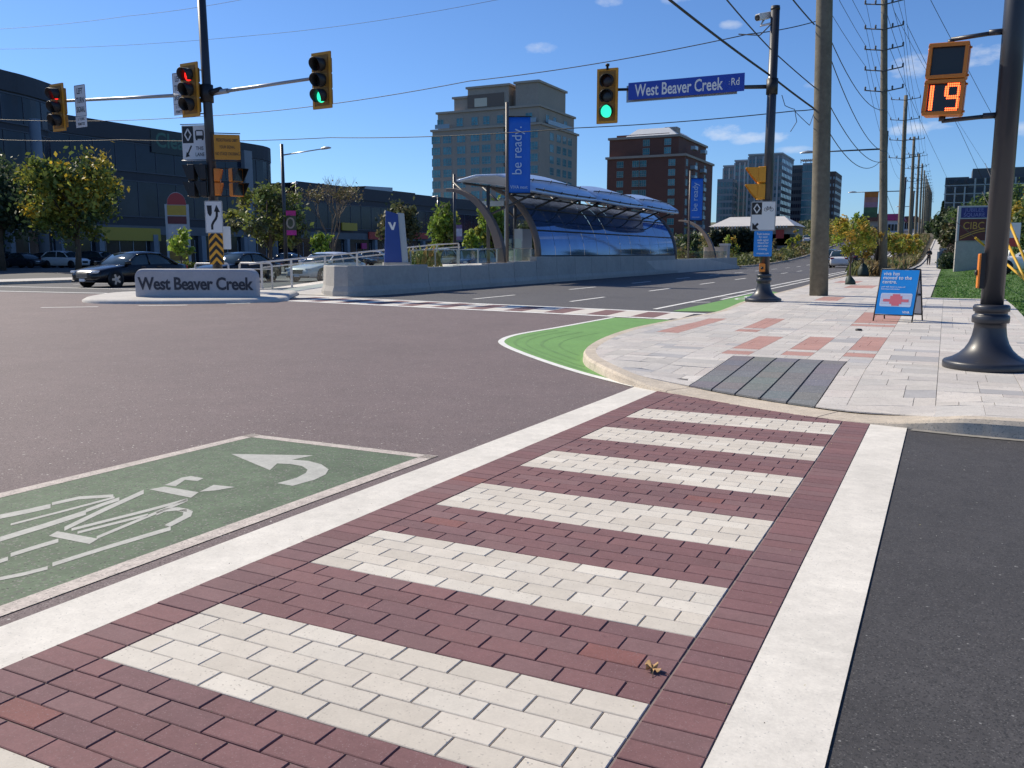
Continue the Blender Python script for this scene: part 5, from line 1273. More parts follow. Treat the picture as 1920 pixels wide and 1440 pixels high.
for yy, s_ in ((73, 1), (217, -1)):
    mb = MB()
    a = F @ Vector((0, s_ * (hs + .0), -.13)); b = F @ Vector((.0, s_ * (hs + .055), -.13)); p = atY(1885, yy - 2 if s_ > 0 else yy + 1, YR)
    mb.tube([a, b], .038, 12); mb.tube([b, Vector((rb.x - .12, YR, b.z + .02))], .026, 10); mb.tube([Vector((rb.x - .26, YR, b.z + .02)), Vector((rb.x - .10, YR, b.z + .02))], .036, 10); mb.build('bracket', M['polepaint'], np_)
C = Vector((rb.x - .175, YR - .02, atY(1840, 508, YR).z)); o, F2 = button_box('tall orange and black push button case on the near pole', C, (-1, -.12, 0), .12, .42)
mb = MB(); mb.box((-.062, -.215, -.10), (.062, .215, -.012), 0, F2); mb.build('back_box', M['blackpaint'], o)
# access cover on the base pole, foundations handled by the paving
# ---- wooden utility poles
wires_from = []
def tree_pole(label, b, h, r0, r1, arms=(), side=1.35, lean=(0, 0)):
    o = thing('utility_pole', label, 'utility pole', b, 'wooden utility poles'); b = Vector(b); mb = MB(); top = b + Vector((lean[0], lean[1], h))
    mb.tube([b - Vector((0, 0, .1))] + [b + (top - b) * k / 6 for k in range(1, 7)], [r0 - (r0 - r1) * k / 6 for k in range(7)], 20); mb.build('shaft', M['wood'], o)
    tips = []
    for z in arms:
        p = b + (top - b) * (z / h); m2 = MB(); m2.tube([(p.x - side, p.y - r1, p.z + .10), (p.x, p.y - r1, p.z - .05), (p.x + side, p.y - r1, p.z + .10)], .035, 6); m2.build('crossarm', M['greywire'], o)
        for s_ in (-1, -.45, .45, 1):
            q = Vector((p.x + s_ * side * .96, p.y - r1, p.z + .10 * abs(s_))); i_ = MB(); i_.lathe([(.03, 0), (.06, .05), (.035, .09), (.06, .13), (.03, .2)], 8, q); i_.build('insulator', M['greywire'], o)
            if abs(s_) == 1: tips.append(q + Vector((0, 0, .2)))
    return o, tips
wb_ = gp(1535, 556, .1); w1, t1 = tree_pole('thick near wooden utility pole standing on the grey paving', (wb_.x, wb_.y, zs(wb_.x, wb_.y)), 15.5, .275, .20, (13.2, 14.4), lean=(-.48, 0))
u = at(1656, 512, 50); tips_all = [t1]
pole_pts = [Vector((u.x, u.y, 0))] + [Vector((-2.9 - .012 * (u.y + 36 * k), u.y + 36 * k, 0)) for k in range(1, 16)]
plabs = ['wooden pole with crossarms behind the open board sign, dark lamp post beside it', 'wooden pole next past the lamp posts, topped with crossarms', 'third wooden pole along the path up the hill']
for k, p in enumerate(pole_pts):
    z = hg(p.y) + .1; h = 15.6 if k else 15.8
    lab = plabs[k] if k < 3 else 'far wooden utility pole, one of the dense row climbing the hill beside the path'
    o, t = tree_pole(lab, (p.x, p.y, z), h, .235, .165, (10.2, 11.3, 12.4, 13.5, 14.8) if k == 0 else (h - 5.6, h - 4.0, h - 2.2, h - .4), 1.0 if k == 0 else 1.25, lean=(-.85 if k == 0 else -.30, 0))
    tips_all.append(t)
# ---- wires
wcount = [0]
def wire(label, P, sag=.3, r=.014, m='wirem', group='overhead wires'):
    mb = MB(); P = [Vector(p) for p in P]; pts = []
    for a, b in zip(P, P[1:]):
        L = (b - a).length; s = sag * L / 30
        n = 14
        for k in range(n + (b is P[-1])): t = k / n; pts.append(a + (b - a) * t - Vector((0, 0, 4 * s * t * (1 - t))))
    mb.tube(pts, r, 5, caps=False); o = mb.build('overhead_wire', M[m]); tag(o, label, 'wire', group); return o
for lev in range(4):
    for s_ in (0, 1):
        P = []
        for k, t in enumerate(tips_all[1:9]): P.append(t[min(lev, len(t) // 2 - 1) * 2 + s_] if k else t[(lev + 1) * 2 + s_])
        q0 = tips_all[1][(lev + 1) * 2 + s_]
        P = [Vector((q0.x - .2 + .35 * s_, -30, q0.z + .6))] + P
        wire('conductor strung along the row of wooden poles, ' + ('road side' if s_ == 0 else 'lawn side'), P, .55, .011, group='conductors along the pole row')
wp0 = Vector((wb_.x, wb_.y, 0))
def wp(x, y, d): return at(x, y, d)
wire('thick black cable from the top edge passing the signal pole to the wooden pole', [wp(1225, -25, 17), wp(1445, 142, 24.3), wp(1530, 206, 27.6)], .12, .028)
wire('black cable crossing the sky to the near wooden pole above the thick cable', [wp(1345, -22, 17), wp(1445, 92, 24), wp(1530, 166, 27.6)], .1, .016)
wire('short black cable from the top edge to the near wooden pole', [wp(1470, -22, 22), wp(1527, 46, 27.6)], .1, .02)
wire('span wire crossing above the towers from the left edge', [wp(-40, 222, 46), wp(380, 218, 40), wp(880, 152, 31), wp(1404, 64, 25), wp(1530, 40, 27.6)], .35, .014)
wire('upper span wire just below the camera height on the signal pole', [wp(1385, 64, 25), wp(1425, 66, 24.5), wp(1445, 46, 24.5)], .2, .016)
wire('lower span wire crossing above the station at banner height', [wp(-40, 260, 46), wp(230, 262, 42), wp(620, 258, 37), wp(1080, 240, 29), wp(1490, 208, 26.5), wp(1532, 204, 27.6)], .25, .015)
wire('thin grey wire high across the upper left sky', [wp(-60, 57, 50), wp(240, 30, 46), wp(470, -4, 43)], .3, .009, 'greywire')
wire('second thin grey wire below it across the left sky', [wp(-60, 92, 52), wp(480, 66, 46), wp(930, 0, 38), wp(1000, -14, 37)], .3, .009, 'greywire')
for (a, b, d0, d1) in (((1552, 95), (1662, 285), 27.5, 49), ((1552, 62), (1663, 205), 27.5, 49), ((1550, 186), (1664, 300), 27.5, 49.3), ((1550, 240), (1650, 303), 27.5, 49)):
    wire('black cable sagging between the near wooden pole and the next pole', [at(*a, d0), at(*b, d1)], .9, .015, group='cables between the first two wooden poles')
for (a, b, c, d0, d1) in (((1676, 20), (1757, 165), (1890, 372), 49, 120), ((1700, 45), (1800, 245), (1930, 520), 49, 70), ((1745, 0), (1815, 130), (1880, 250), 40, 60), ((1668, 90), (1760, 300), (1800, 380), 49, 130), ((1652, 335), (1690, 430), (1720, 470), 49, 110)):
    wire('service wire slanting down to the right past the countdown signal', [at(*a, d0), at(*b, (d0 + d1) / 2), at(*c, d1)], .1, .013, group='service wires slanting down on the right')
# loose drop loops near the wooden pole
wire('loose wire end dangling beside the near wooden pole', [at(1466, 178, 25), at(1472, 198, 25), at(1490, 205, 25.5), at(1494, 228, 25.5), at(1482, 247, 25.5)], .4, .010)
wire('small slack loop hanging off the near wooden pole', [at(1490, 208, 26.8), at(1518, 235, 27), at(1528, 206, 27.4)], .5, .010)
# ---- street lamps
def street_lamp(label, b, h, r, arm_to, zarm, deco=.34, group='dark street lamps', lum=.85):
    b = Vector(b); o = thing('street_lamp', label, 'street lamp', b, group); mb = MB(); mb.tube([b + Vector((0, 0, .5 if deco else 0)), b + Vector((0, 0, h))], [r, r * .8], 14); mb.build('shaft', M['polepaint'], o)
    if deco: mb = MB(); decor_base(mb, b, deco, 24); mb.build('base', M['polepaint'], o)
    T = Vector(arm_to); p = Vector((b.x, b.y, zarm)); d = (T - p); L = d.length; d.normalize(); mb = MB(); mb.tube([p, T - d * lum * .8], [.05, .035], 8); mb.build('arm', M['alu'] if 'pale' in label else M['polepaint'], o)
    mb = MB(); w = .15; rows = []
    for k, (t, ww, up) in enumerate(((0, .05, .05), (.15, .13, .10), (.45, .17, .13), (.8, .12, .08), (1, .02, .01))):
        c = T - d * lum * (1 - t); s = Vector((-d.y, d.x, 0)).normalized(); rows.append([c + s * ww - Vector((0, 0, .04)), c + s * ww * .7 + Vector((0, 0, up * .7)), c + Vector((0, 0, up)), c - s * ww * .7 + Vector((0, 0, up * .7)), c - s * ww - Vector((0, 0, .04))])
    mb.grid(rows, 0, True, closed=True); mb.build('luminaire', M['alu'], o); return o
def lamp_px(label, xb, yb, ytop, xt, xe, ye, yarm, d, r, deco=.34, Yplane=True):
    A = at(xb, yb, d); h = at(xt, ytop, d).z; z = at(xt, yarm, d).z
    T = atY(xe, ye, A.y); T.z = z + (.0 if abs(ye - yarm) < 8 else px(A, yarm - ye)); return street_lamp(label, (A.x, A.y, zs(A.x, A.y) if -7 < A.x < 2 and A.y < 60 else hg(A.y)), h, r, T, z, deco)
lamp_px('dark street lamp just left of the second wooden pole carrying a colourful banner', 1645, 517, 250, 1650, 1500, 280, 279, 53, .17)
lamp_px('dark street lamp farther along the path with its arm over the road', 1687, 498, 333, 1692, 1590, 360, 358, 92, .16, 0)
lamp_px('short dark post beyond the street lamps among the wooden poles', 1705, 488, 372, 1708, 1680, 388, 387, 130, .16, 0)
lamp_px('dark street lamp with a pale arm across the road before the office corner', 537, 505, 270, 524, 621, 283, 291, 62, .14, 0)
lamp_px('dark slim lamp pole beside the poplars before the beige tower', 853, 478, 327, 852, 882, 342, 343, 72, .13, 0)
lamp_px('short dark lamp post left of the bare tree', 560, 480, 340, 560, 546, 346, 344, 88, .10, 0)
lamp_px('short dark lamp post left of the poplars', 822, 475, 366, 822, 810, 370, 369, 100, .10, 0)
def small_banner(label, C, f, w, h, colours):
    o = thing('street_banner', label, 'banner', C); F = frame(C, f); n = len(colours); ms = [mat('banner ink', c, .6, noise=(4, .3)) for c in colours]
    for k in range(n):
        y1, y0 = h / 2 - h * k / n, h / 2 - h * (k + 1) / n; mb = MB(); mb.box((-w / 2, y0, -.01), (w / 2, y1, .01), 0, F); mb.build('cloth', ms[k], o)
    return o, F
C = at(1633, 384, 52.6); o, F = small_banner('colourful street banner in orange pink and green left of the dark lamp post', C, (.1, -1, 0), px(C, 24), px(C, 46), [(.42, .14, .02), (.36, .17, .15), (.30, .17, .24), (.05, .12, .06), (.04, .09, .05)])
C = at(546, 418, 61.5); o, F = small_banner('narrow magenta ended banner on the lamp before the office corner', C, (.5, -.86, 0), px(C, 18), px(C, 45), [(.45, .02, .18), (.05, .06, .03), (.05, .06, .03), (.05, .06, .03), (.45, .02, .22)])
mb = MB(); w_ = px(C, 6.5); P = [(w_ * math.cos(q) - .05, w_ * 1.4 * math.sin(q)) for q in [2 * math.pi * k / 16 for k in range(17)]]; flstroke(mb, F, P, .10, 0, .016); mb.build('ring_emblem', M['stone'], o)
C = at(861, 436, 71.5); small_banner('small white and purple banner on the lamp pole beside the poplars', C, (.4, -.9, 0), px(C, 11), px(C, 28), [(.2, .12, .25), (.55, .55, .6), (.5, .5, .58), (.25, .15, .25)])
# ---- open board sign on the pavement
fl_, fr_, br_ = gz(1637, 603, 0), gz(1693, 601, 0), gz(1728, 603, 0)
L0 = Vector((-1.27, 19.45, zs(-1.27, 19.45))); R0 = Vector((-.54, 19.33, zs(-.54, 19.33))); ax = (R0 - L0); aw = ax.length; ax.normalize()
fn = Vector((ax.y, -ax.x, 0)); bk = -fn * .62 + ax * .08 ; H2 = 1.06; apex_l = L0 + bk * .5 + Vector((0, 0, H2)); apex_r = R0 + bk * .5 + Vector((0, 0, H2))
ab = thing('sandwich_board', 'blue open board sign on black legs standing on the paving', 'board sign', (L0 + R0) / 2)
def tubes(mb, segs_, r=.014):
    for a, b in segs_: mb.tube([a, b], r, 8)
mb = MB(); tubes(mb, [(L0, apex_l), (R0, apex_r), (apex_l, apex_r), (L0 + (apex_l - L0) * .13, R0 + (apex_r - R0) * .13)]); mb.build('front_frame', M['blackpaint'], ab)
Lb, Rb = L0 + bk, R0 + bk; mb = MB(); tubes(mb, [(Lb, apex_l), (Rb, apex_r), (Lb + (apex_l - Lb) * .13, Rb + (apex_r - Rb) * .13), (Lb + (apex_l - Lb) * .52, Rb + (apex_r - Rb) * .52)]); mb.build('rear_frame', M['blackpaint'], ab)
mb = MB(); tubes(mb, [(R0 + (apex_r - R0) * .5, Rb + (apex_r - Rb) * .5)], .008); mb.build('brace', M['blackpaint'], ab)
up = (apex_l - L0).normalized(); nz_ = ax.cross(up).normalized(); PC = L0 + (apex_l - L0) * .555 + ax * aw / 2; ph = (apex_l - L0).length * .85; pw = aw * .97
Fp = Matrix(((ax.x, up.x, nz_.x, PC.x), (ax.y, up.y, nz_.y, PC.y), (ax.z, up.z, nz_.z, PC.z), (0, 0, 0, 1)))
mb = MB(); mb.prism(rrect(pw, ph, .01), Fp, .012); mb.build('front_panel', mat('board blue', (.010, .26, .72), .4, noise=(3, .04)), ab)
mb = MB()
for k, t in enumerate(('viva has', 'moved to the', 'centre.')): text_mb(mb, t, Fp, ph * .115, -pw * .44, ph * (.415 - .092 * k), .016, 0, .009, sx=.93, align='LEFT')
for k, t in enumerate(('push walk button to cross and', 'board bus in the median')): text_mb(mb, t, Fp, ph * .046, -pw * .44, ph * (.12 - .05 * k), .016, 0, .004, sx=.85, align='LEFT')
text_mb(mb, 'VIVA', Fp, ph * .075, pw * .32, -ph * .44, .016, 0, .02, sx=.9); mb.build('lettering', M['signtext'], ab, fix=False)
mb = MB(); fl(mb, Fp, [(x, y - ph * .17) for x, y in rrect(pw * .84, ph * .30, .03)], 0, .0145)
for k in range(7): flbox(mb, Fp, -pw * .40, -ph * (.05 + .033 * k + .012), pw * .40, -ph * (.05 + .033 * k), 1, .0155)
flbox(mb, Fp, -pw * .1, -ph * .30, pw * .1, -ph * .04, 2, .0165); flbox(mb, Fp, -pw * .34, -ph * .21, pw * .34, -ph * .15, 2, .0168); flbox(mb, Fp, -pw * .16, -ph * .26, pw * .16, -ph * .08, 2, .0171)
mb.build('map_picture', [mat('map pale', (.55, .68, .82), .5), mat('map stripe', (.60, .52, .66), .5), mat('map red', (.66, .16, .20), .5)], ab, fix=False)
upb = (apex_l - Lb).normalized(); nb = upb.cross(ax).normalized()
mb = MB(); mb.poly([Lb + (apex_l - Lb) * .14 + nb * .004, Rb + (apex_r - Rb) * .14 + nb * .004, Rb + (apex_r - Rb) * .97 + nb * .004, Lb + (apex_l - Lb) * .97 + nb * .004]); c_ = mb.build('rear_panel', M['signwhite'], ab); md = c_.modifiers.new('thickness', 'SOLIDIFY'); md.thickness = .01
# ---- bank pylon on the lawn
A = at(1803, 506, 60); gz0 = zl(A.x, A.y) - .05
ps = thing('plaza_pylon_sign', 'plaza pylon sign with blue and dark red panels on a concrete plinth by the lawn', 'pylon sign', (A.x, A.y, gz0)); F = frame((A.x, A.y, gz0), (.10, -1, 0)); s = px(A, 1)
F = F @ Matrix.Translation((13 * s, 0, 0))
mb = MB(); mb.box((-26 * s, -.3, -.5), (27 * s, 56 * s, 0), 0, F); mb.build('plinth', M['barrier'], ps)
mb = MB(); mb.box((-26 * s, 56 * s + .003, -.55), (27 * s, 122 * s, .0), 0, F); mb.build('cabinet', M['alu'], ps, bevel=.04)
mb = MB(); flbox(mb, F, -21 * s, 100 * s, 24 * s, 119 * s, 0, .01); text_mb(mb, 'JUBILEE', F, 9.5 * s, 1 * s, 114 * s, .02, 1, .0, sx=1.0); text_mb(mb, 'SQUARE', F, 9.5 * s, 1 * s, 105 * s, .02, 1, .0, sx=1.0); mb.build('upper_panel', [mat('pylon blue', (.016, .02, .17), .4), mat('lavender letters', (.2, .2, .45), .5)], ps, fix=False)
mb = MB(); flbox(mb, F, -22 * s, 58 * s, 22 * s, 98 * s, 0, .01); text_mb(mb, 'CIBC', F, 19 * s, 1.5 * s, 85 * s, .02, 1, .0, sx=.85)
for dy, w_ in ((0, 1.6), (4.0, 1.3)): flstroke(mb, F, [((-20 + 41 * k / 10) * s, (61 + dy + 15 * math.sin(k / 10 * 1.4)) * s) for k in range(11)], w_ * s, 1, .02)
mb.build('lower_panel', [mat('pylon maroon', (.10, .012, .010), .4), mat('gold letters', (.55, .30, .05), .45)], ps, fix=False)
# yellow guy-wire guards
M['guard'] = mat('yellow plastic guard', (.58, .34, .015), .5)
for k, (a, b, d0, d1, lab) in enumerate((((1829, 446), (1858, 470), 26, 27, 'short yellow guy wire guard seen left of the near pole'), ((1884, 396), (1935, 520), 24, 22, 'upper yellow guy wire guard right of the near pole'), ((1884, 446), (1940, 560), 24, 22, 'middle yellow guy wire guard right of the near pole'), ((1882, 490), (1940, 540), 25, 23, 'lowest yellow guy wire guard right of the near pole'))):
    o = thing('guy_guard', lab, 'guy guard', at(*b, d1), 'yellow guy wire guards'); mb = MB(); mb.tube([at(*a, d0), at(*b, d1)], .035, 8); mb.build('sleeve', M['guard'], o); mb = MB(); q = at(*a, d0); mb.tube([q, q + (q - at(*b, d1)).normalized() * 2.2], .008, 5); mb.build('cable', M['greywire'], o)
# plaza directory pylon across the road
A = at(337, 490, 66); s = px(A, 1); pg = thing('shop_pylon', 'tall pale shop pylon with a rounded red top across the road', 'pylon sign', (A.x, A.y, hg(A.y))); F = frame((A.x, A.y, A.z - 3 * s), (.72, -.69, 0))
mb = MB(); P = [(-21 * s, -1), (21 * s, -1), (21 * s, 108 * s)] + [(17 * s * math.cos(q), 108 * s + 22 * s * math.sin(q)) for q in [math.pi * k / 10 for k in range(11)]] + [(-21 * s, 108 * s)]; mb.prism(P, F @ Matrix.Translation((0, 0, -.8)), .8); mb.build('body', mat('pale pylon', (.34, .38, .42), .6), pg)
for nm, y0, y1, c in (('yellow_panel', 88, 106, (.40, .27, .03)), ('maroon_panel', 72, 86, (.10, .012, .02)), ('white_panel', 46, 70, (.40, .42, .46)), ('tenant_panel', 24, 44, (.05, .05, .05)), ('tenant_panel', 4, 22, (.24, .14, .02))):
    mb = MB(); flbox(mb, F, -17 * s, y0 * s, 16 * s, y1 * s, 0, .02); mb.build(nm, mat(nm, c, .5, noise=(3, .15)), pg)
mb = MB(); fl(mb, F, [(-16.5 * s, 107 * s), (16.5 * s, 107 * s)] + [(16.5 * s * math.cos(q), 109 * s + 20 * s * math.sin(q)) for q in [math.pi * k / 10 for k in range(11)]], 0, .02); mb.build('round_panel', mat('pylon red', (.30, .025, .03), .5), pg)
# right-edge roadside board
A = at(1896, 440, 48); s = px(A, 1); o, F = sign('roadside_board', 'white notice board half hidden behind the near pole at the right', 'sign', A, (.1, -1, 0), 30 * s, 44 * s, 'signwhite', None, None); mb = MB(); mb.box((-15 * s, -22 * s, .002), (12 * s, -6 * s, .02), 0, F); mb.build('red_strip', M['redsign'], o); mb = MB(); mb.tube([F @ Vector((0, -22 * s, -.05)), F @ Vector((0, -70 * s, -.05))], .05, 8); mb.build('post', M['alu'], o)
# valve cover, dropped leaf
C = Vector((-1.36, 17.2, zs(-1.36, 17.2))); mb = MB(); mb.lathe([(.06, 0), (.06, .025), (.045, .035), (.001, .036)], 14, C); tag(mb.build('bollard_stub', M['blackpaint']), 'tiny black stub fitting on the paving in front of the board sign', 'fitting')
# ------------------------------------------------------------------ vegetation
def leaf_mat(name):
    m = mat(name, (.1, .15, .03), .55, attr=True); t = m.node_tree; b = t.nodes['Principled BSDF']; o = [n for n in t.nodes if n.type == 'OUTPUT_MATERIAL'][0]
    tr = t.nodes.new('ShaderNodeBsdfTranslucent'); a = t.nodes.new('ShaderNodeAttribute'); a.attribute_name = 'Col'; mx = t.nodes.new('ShaderNodeMixShader'); mx.inputs[0].default_value = .38
    t.links.new(a.outputs['Color'], tr.inputs[0]); t.links.new(b.outputs[0], mx.inputs[1]); t.links.new(tr.outputs[0], mx.inputs[2]); t.links.new(mx.outputs[0], o.inputs[0]); return m
M['leaf'] = leaf_mat('leaves'); M['bark'] = mat('bark', (.10, .075, .055), .9, noise=(3, .25, 20))
rng = np.random.default_rng(11)
def leaves(name, C, size, cols, parent=None, material='leaf', tall=1.0, up=.0):
    """C: (n,3) leaf centres; cols: (n,3) colours"""
    n = len(C); s = size * rng.uniform(.6, 1.35, n)[:, None]
    a = rng.normal(size=(n, 3)); a[:, 2] += up * np.sign(a[:, 2]) ; a /= np.linalg.norm(a, axis=1)[:, None]
    b = np.cross(a, rng.normal(size=(n, 3))); b /= np.linalg.norm(b, axis=1)[:, None]
    V = np.empty((n, 4, 3)); V[:, 0] = C - a * s * tall; V[:, 1] = C - b * s * .55; V[:, 2] = C + a * s * tall; V[:, 3] = C + b * s * .55
    me = bpy.data.meshes.new(name); me.vertices.add(4 * n); me.loops.add(4 * n); me.polygons.add(n)
    me.vertices.foreach_set('co', V.reshape(-1)); me.loops.foreach_set('vertex_index', np.arange(4 * n, dtype=np.int32)); me.polygons.foreach_set('loop_start', np.arange(0, 4 * n, 4, dtype=np.int32))
    at_ = me.color_attributes.new('Col', 'FLOAT_COLOR', 'CORNER'); c4 = np.ones((n, 4, 4)); c4[:, :, :3] = cols[:, None, :]; at_.data.foreach_set('color', c4.reshape(-1))
    me.materials.append(M[material]); me.update(calc_edges=True); o = bpy.data.objects.new(name, me); COL.objects.link(o)
    if parent: link(o, parent)
    return o
def pick(pal, n, seed_bias=None):
    pal = np.array(pal); k = rng.integers(0, len(pal), n); return pal[k] * rng.uniform(.72, 1.3, n)[:, None]
def crown_pts(c, r, K, n, spread=.26, flat=1.0, low=-.9):
    """clumped points through an uneven ellipsoid; returns points, clump ids, clump centres"""
    d = rng.normal(size=(K, 3)); d /= np.linalg.norm(d, axis=1)[:, None]; rad = rng.uniform(.35, 1.0, K) ** .6; cc = d * rad[:, None]; cc[:, 2] = np.maximum(cc[:, 2], low)
    cc *= rng.uniform(.80, 1.12, (K, 1)); id_ = rng.integers(0, K, n); sp = spread * rng.uniform(.6, 1.35, K)
    p = cc[id_] + rng.normal(size=(n, 3)) * sp[id_][:, None] * .62
    return np.array(c) + p * np.array(r), id_, np.array(c) + cc * np.array(r)
def tree(name, label, base, h, crown, pals, n=3000, size=.22, K=34, tr=.14, group=None, cat='tree', limbs=9, spread=.26, bag=None):
    """crown: (centre height, rx, rz)"""
    b = Vector(base); o = thing(name, label, cat, b, group); ch, rx, rz = crown; c = b + Vector((rng.uniform(-.1, .1) * rx, 0, ch))
    P, idc, cc = crown_pts(c, (rx, rx, rz), K, n, spread); ok = P[:, 2] > b.z + .25; P, idc = P[ok], idc[ok]
    pk = rng.integers(0, len(pals), K); cols = 1.55 * np.array(pals)[pk][idc] * rng.uniform(.7, 1.3, len(P))[:, None]
    mix_ = rng.random(len(P)) < .25; cols[mix_] = np.array(pals)[rng.integers(0, len(pals), mix_.sum())]
    leaves('crown', P, size, cols, o)
    mb = MB(); top = c + Vector((0, 0, rz * .45)); wob = [Vector((rng.uniform(-.12, .12) * rx * .3, rng.uniform(-.1, .1) * rx * .3, 0)) for _ in range(4)]
    pts = [b - Vector((0, 0, .1)), b + (top - b) * .25 + wob[0], b + (top - b) * .5 + wob[1], b + (top - b) * .75 + wob[2], top]; mb.tube(pts, [tr * 1.15, tr * .9, tr * .72, tr * .45, tr * .15], 8)
    for k in range(min(limbs, K)):
        e = Vector(cc[k]); t = rng.uniform(.3, .72); s = b + (top - b) * t; m_ = (s + e) / 2 + Vector((0, 0, .08 * rz)); mb.tube([s, m_, e], [tr * .42, tr * .26, tr * .08], 5)
    mb.build('trunk', M['bark'], o); return o
YEL = [(.42, .30, .03), (.34, .26, .035), (.20, .21, .035), (.13, .16, .03), (.09, .12, .03)]
DKG = [(.035, .06, .022), (.05, .075, .028), (.07, .085, .045), (.042, .065, .03)]
MIX = [(.08, .11, .03), (.13, .16, .035), (.07, .085, .04), (.17, .18, .035), (.10, .10, .05)]
LIME = [(.20, .28, .035), (.26, .32, .05), (.15, .22, .03)]
POP = [(.13, .20, .03), (.19, .25, .035), (.10, .15, .028), (.22, .22, .04)]
AUT = [(.30, .28, .035), (.24, .25, .035), (.34, .22, .035), (.17, .21, .035)]
def tree_px(name, label, x0, x1, y0, y1, yb, d, pals, n, size, K=34, tr=.14, spread=.26, dx=0, **kw):
    """crown box x0..x1, y0..y1 and trunk foot yb in photo pixels, at depth d"""
    xc = (x0 + x1) / 2; A = at(xc + dx, yb, d); s = px(A, 1); z = hg(A.y); top = at(xc, y0, d).z; bot = at(xc, y1, d).z
    return tree(name, label, (A.x, A.y, z), top - z, ((top + bot) / 2 - z, (x1 - x0) / 2 * s, (top - bot) / 2), pals, n, size, K, tr, spread=spread, **kw)
tree_px('yellowing_tree', 'broad tree turning yellow in front of the dark office block', 62, 232, 285, 448, 500, 68, YEL + DKG[:1] + [(.12, .15, .03)], 9500, .20, 80, .22, spread=.2)
tree_px('dark_green_tree', 'dark green tree cut by the left edge of the picture', -80, 92, 292, 440, 500, 74, DKG, 8500, .21, 60, .22)
tree_px('thinning_tree', 'thinning grey green tree with yellow lower leaves beside the lamp', 440, 576, 338, 475, 500, 64, MIX, 4200, .19, 44, .16, spread=.2)
tree_px('small_tree', 'small lime green sapling in front of the shop pylon', 318, 364, 420, 490, 500, 48, LIME, 700, .13, 14, .05)
tree_px('small_tree', 'small lime green sapling below the bare tree', 584, 626, 432, 480, 498, 60, LIME, 700, .15, 14, .06)
tree_px('dark_tree', 'dusky olive tree behind the blue totem', 716, 786, 378, 470, 495, 86, [(.06, .07, .03), (.09, .085, .04), (.05, .065, .03)], 2200, .24, 26, .14)
tree_px('poplar', 'pale green columnar poplar left of the two by the lamp pole', 806, 862, 384, 478, 490, 80, POP, 2600, .22, 26, .12)
tree_px('poplar', 'tall pale green poplar behind the near steel arch', 896, 952, 372, 478, 490, 78, POP, 2800, .22, 26, .12)
tree_px('poplar', 'short lime green poplar between the two taller poplars', 868, 900, 432, 482, 490, 74, LIME, 900, .18, 14, .07)
tree_px('dark_tree', 'dark green tree seen through the near end of the station', 970, 1030, 392, 480, 490, 88, DKG, 1800, .24, 22, .12)
tree_px('dark_tree', 'dark leafy tree between the steel arches past the station end', 1276, 1312, 430, 482, 488, 110, DKG, 900, .26, 16, .12)
def bare_tree(label, base, h, seed):
    r2 = random.Random(seed); o = thing('bare_tree', label, 'tree', base); mb = MB(); tips = []
    def grow(p, d, L, r, lev):
        q = p + d * L; mid = (p + q) / 2 + Vector((r2.uniform(-1, 1), r2.uniform(-1, 1), 0)) * L * .05; mb.tube([p, mid, q], [r, r * .85, r * .65], 5 if lev < 2 else 3, caps=False)
        if lev >= 5: tips.append(q); return
        for k in range(2 if lev == 0 else r2.choice((2, 3, 3))):
            a = r2.uniform(0, 2 * math.pi); sp = r2.uniform(.25, .6); e = d.orthogonal().normalized(); e.rotate(Matrix.Rotation(a, 3, d)); nd = (d + e * sp + Vector((0, 0, .10))).normalized(); grow(q, nd, L * r2.uniform(.62, .86), r * .62, lev + 1)
    b = Vector(base)
    for k in range(4): a = k * 1.6 + .4; grow(b + Vector((0, 0, h * .16)), Vector((.32 * math.cos(a), .32 * math.sin(a), 1)).normalized(), h * .215, .085, 0)
    mb.tube([b, b + Vector((0, 0, h * .2))], [.16, .11], 8); mb.build('branches', mat('grey bark', (.14, .115, .09), .9), o)
    T = np.array([tuple(t) for t in tips]); low = T[:, 2] < b.z + h * .78; T = T[low]; T = np.repeat(T, 5, 0) + rng.normal(size=(len(T) * 5, 3)) * .25
    leaves('crown', T, .10, pick([(.16, .12, .06), (.13, .12, .05), (.11, .115, .05)], len(T)), o); return o
A = at(626, 498, 74); bare_tree('nearly bare tree with fine twigs rising above the low dark block', (A.x, A.y, 0), at(626, 310, 74).z, 4)
# street trees by the kerb, each with a watering bag
M['bag'] = mat('dark green bag', (.012, .03, .022), .6, noise=(6, .2))
def street_tree(label, px_, py_, d, x0, x1, y0, y1, pal, n, bag, size=.085):
    A = at(px_, py_, d); z = zs(A.x, A.y) if A.y < 55 else hg(A.y) + .13; s = px(A, 1); top, bot = at(px_, y0, d).z, at(px_, y1, d).z
    o = tree('street_tree', label, (A.x, A.y, z), top - z, ((top + bot) / 2 - z, (x1 - x0) / 2 * s, (top - bot) / 2), pal, n, size, 26, .045, 'young street trees along the kerb', limbs=14, spread=.22)
    if bag:
        w, h = bag; mb = MB(); mb.lathe([(w * .48, 0), (w * .5, h * .15), (w * .46, h * .45), (w * .3, h * .8), (w * .12, h), (.03, h * 1.02)], 14, (A.x, A.y, z)); c_ = mb.build('watering_bag', M['bag']); tag(c_, label[:0] + bag_labels.pop(0), 'watering bag', 'watering bags on the street trees')
        for v in c_.data.vertices: v.co.x += .03 * math.sin(v.co.z * 14 + v.co.y * 9); 
    return o
bag_labels = ['low black watering bag at the foot of the nearest street tree', 'tall dark green watering bag on the second street tree', 'smaller dark watering bag beside the lamp base']
street_tree('nearest young street tree with yellow green leaves right of the thick pole', 1593, 537, 36.5, 1560, 1634, 388, 482, AUT[:2] + POP[:2] + AUT, 2800, (.42, .36), .065)
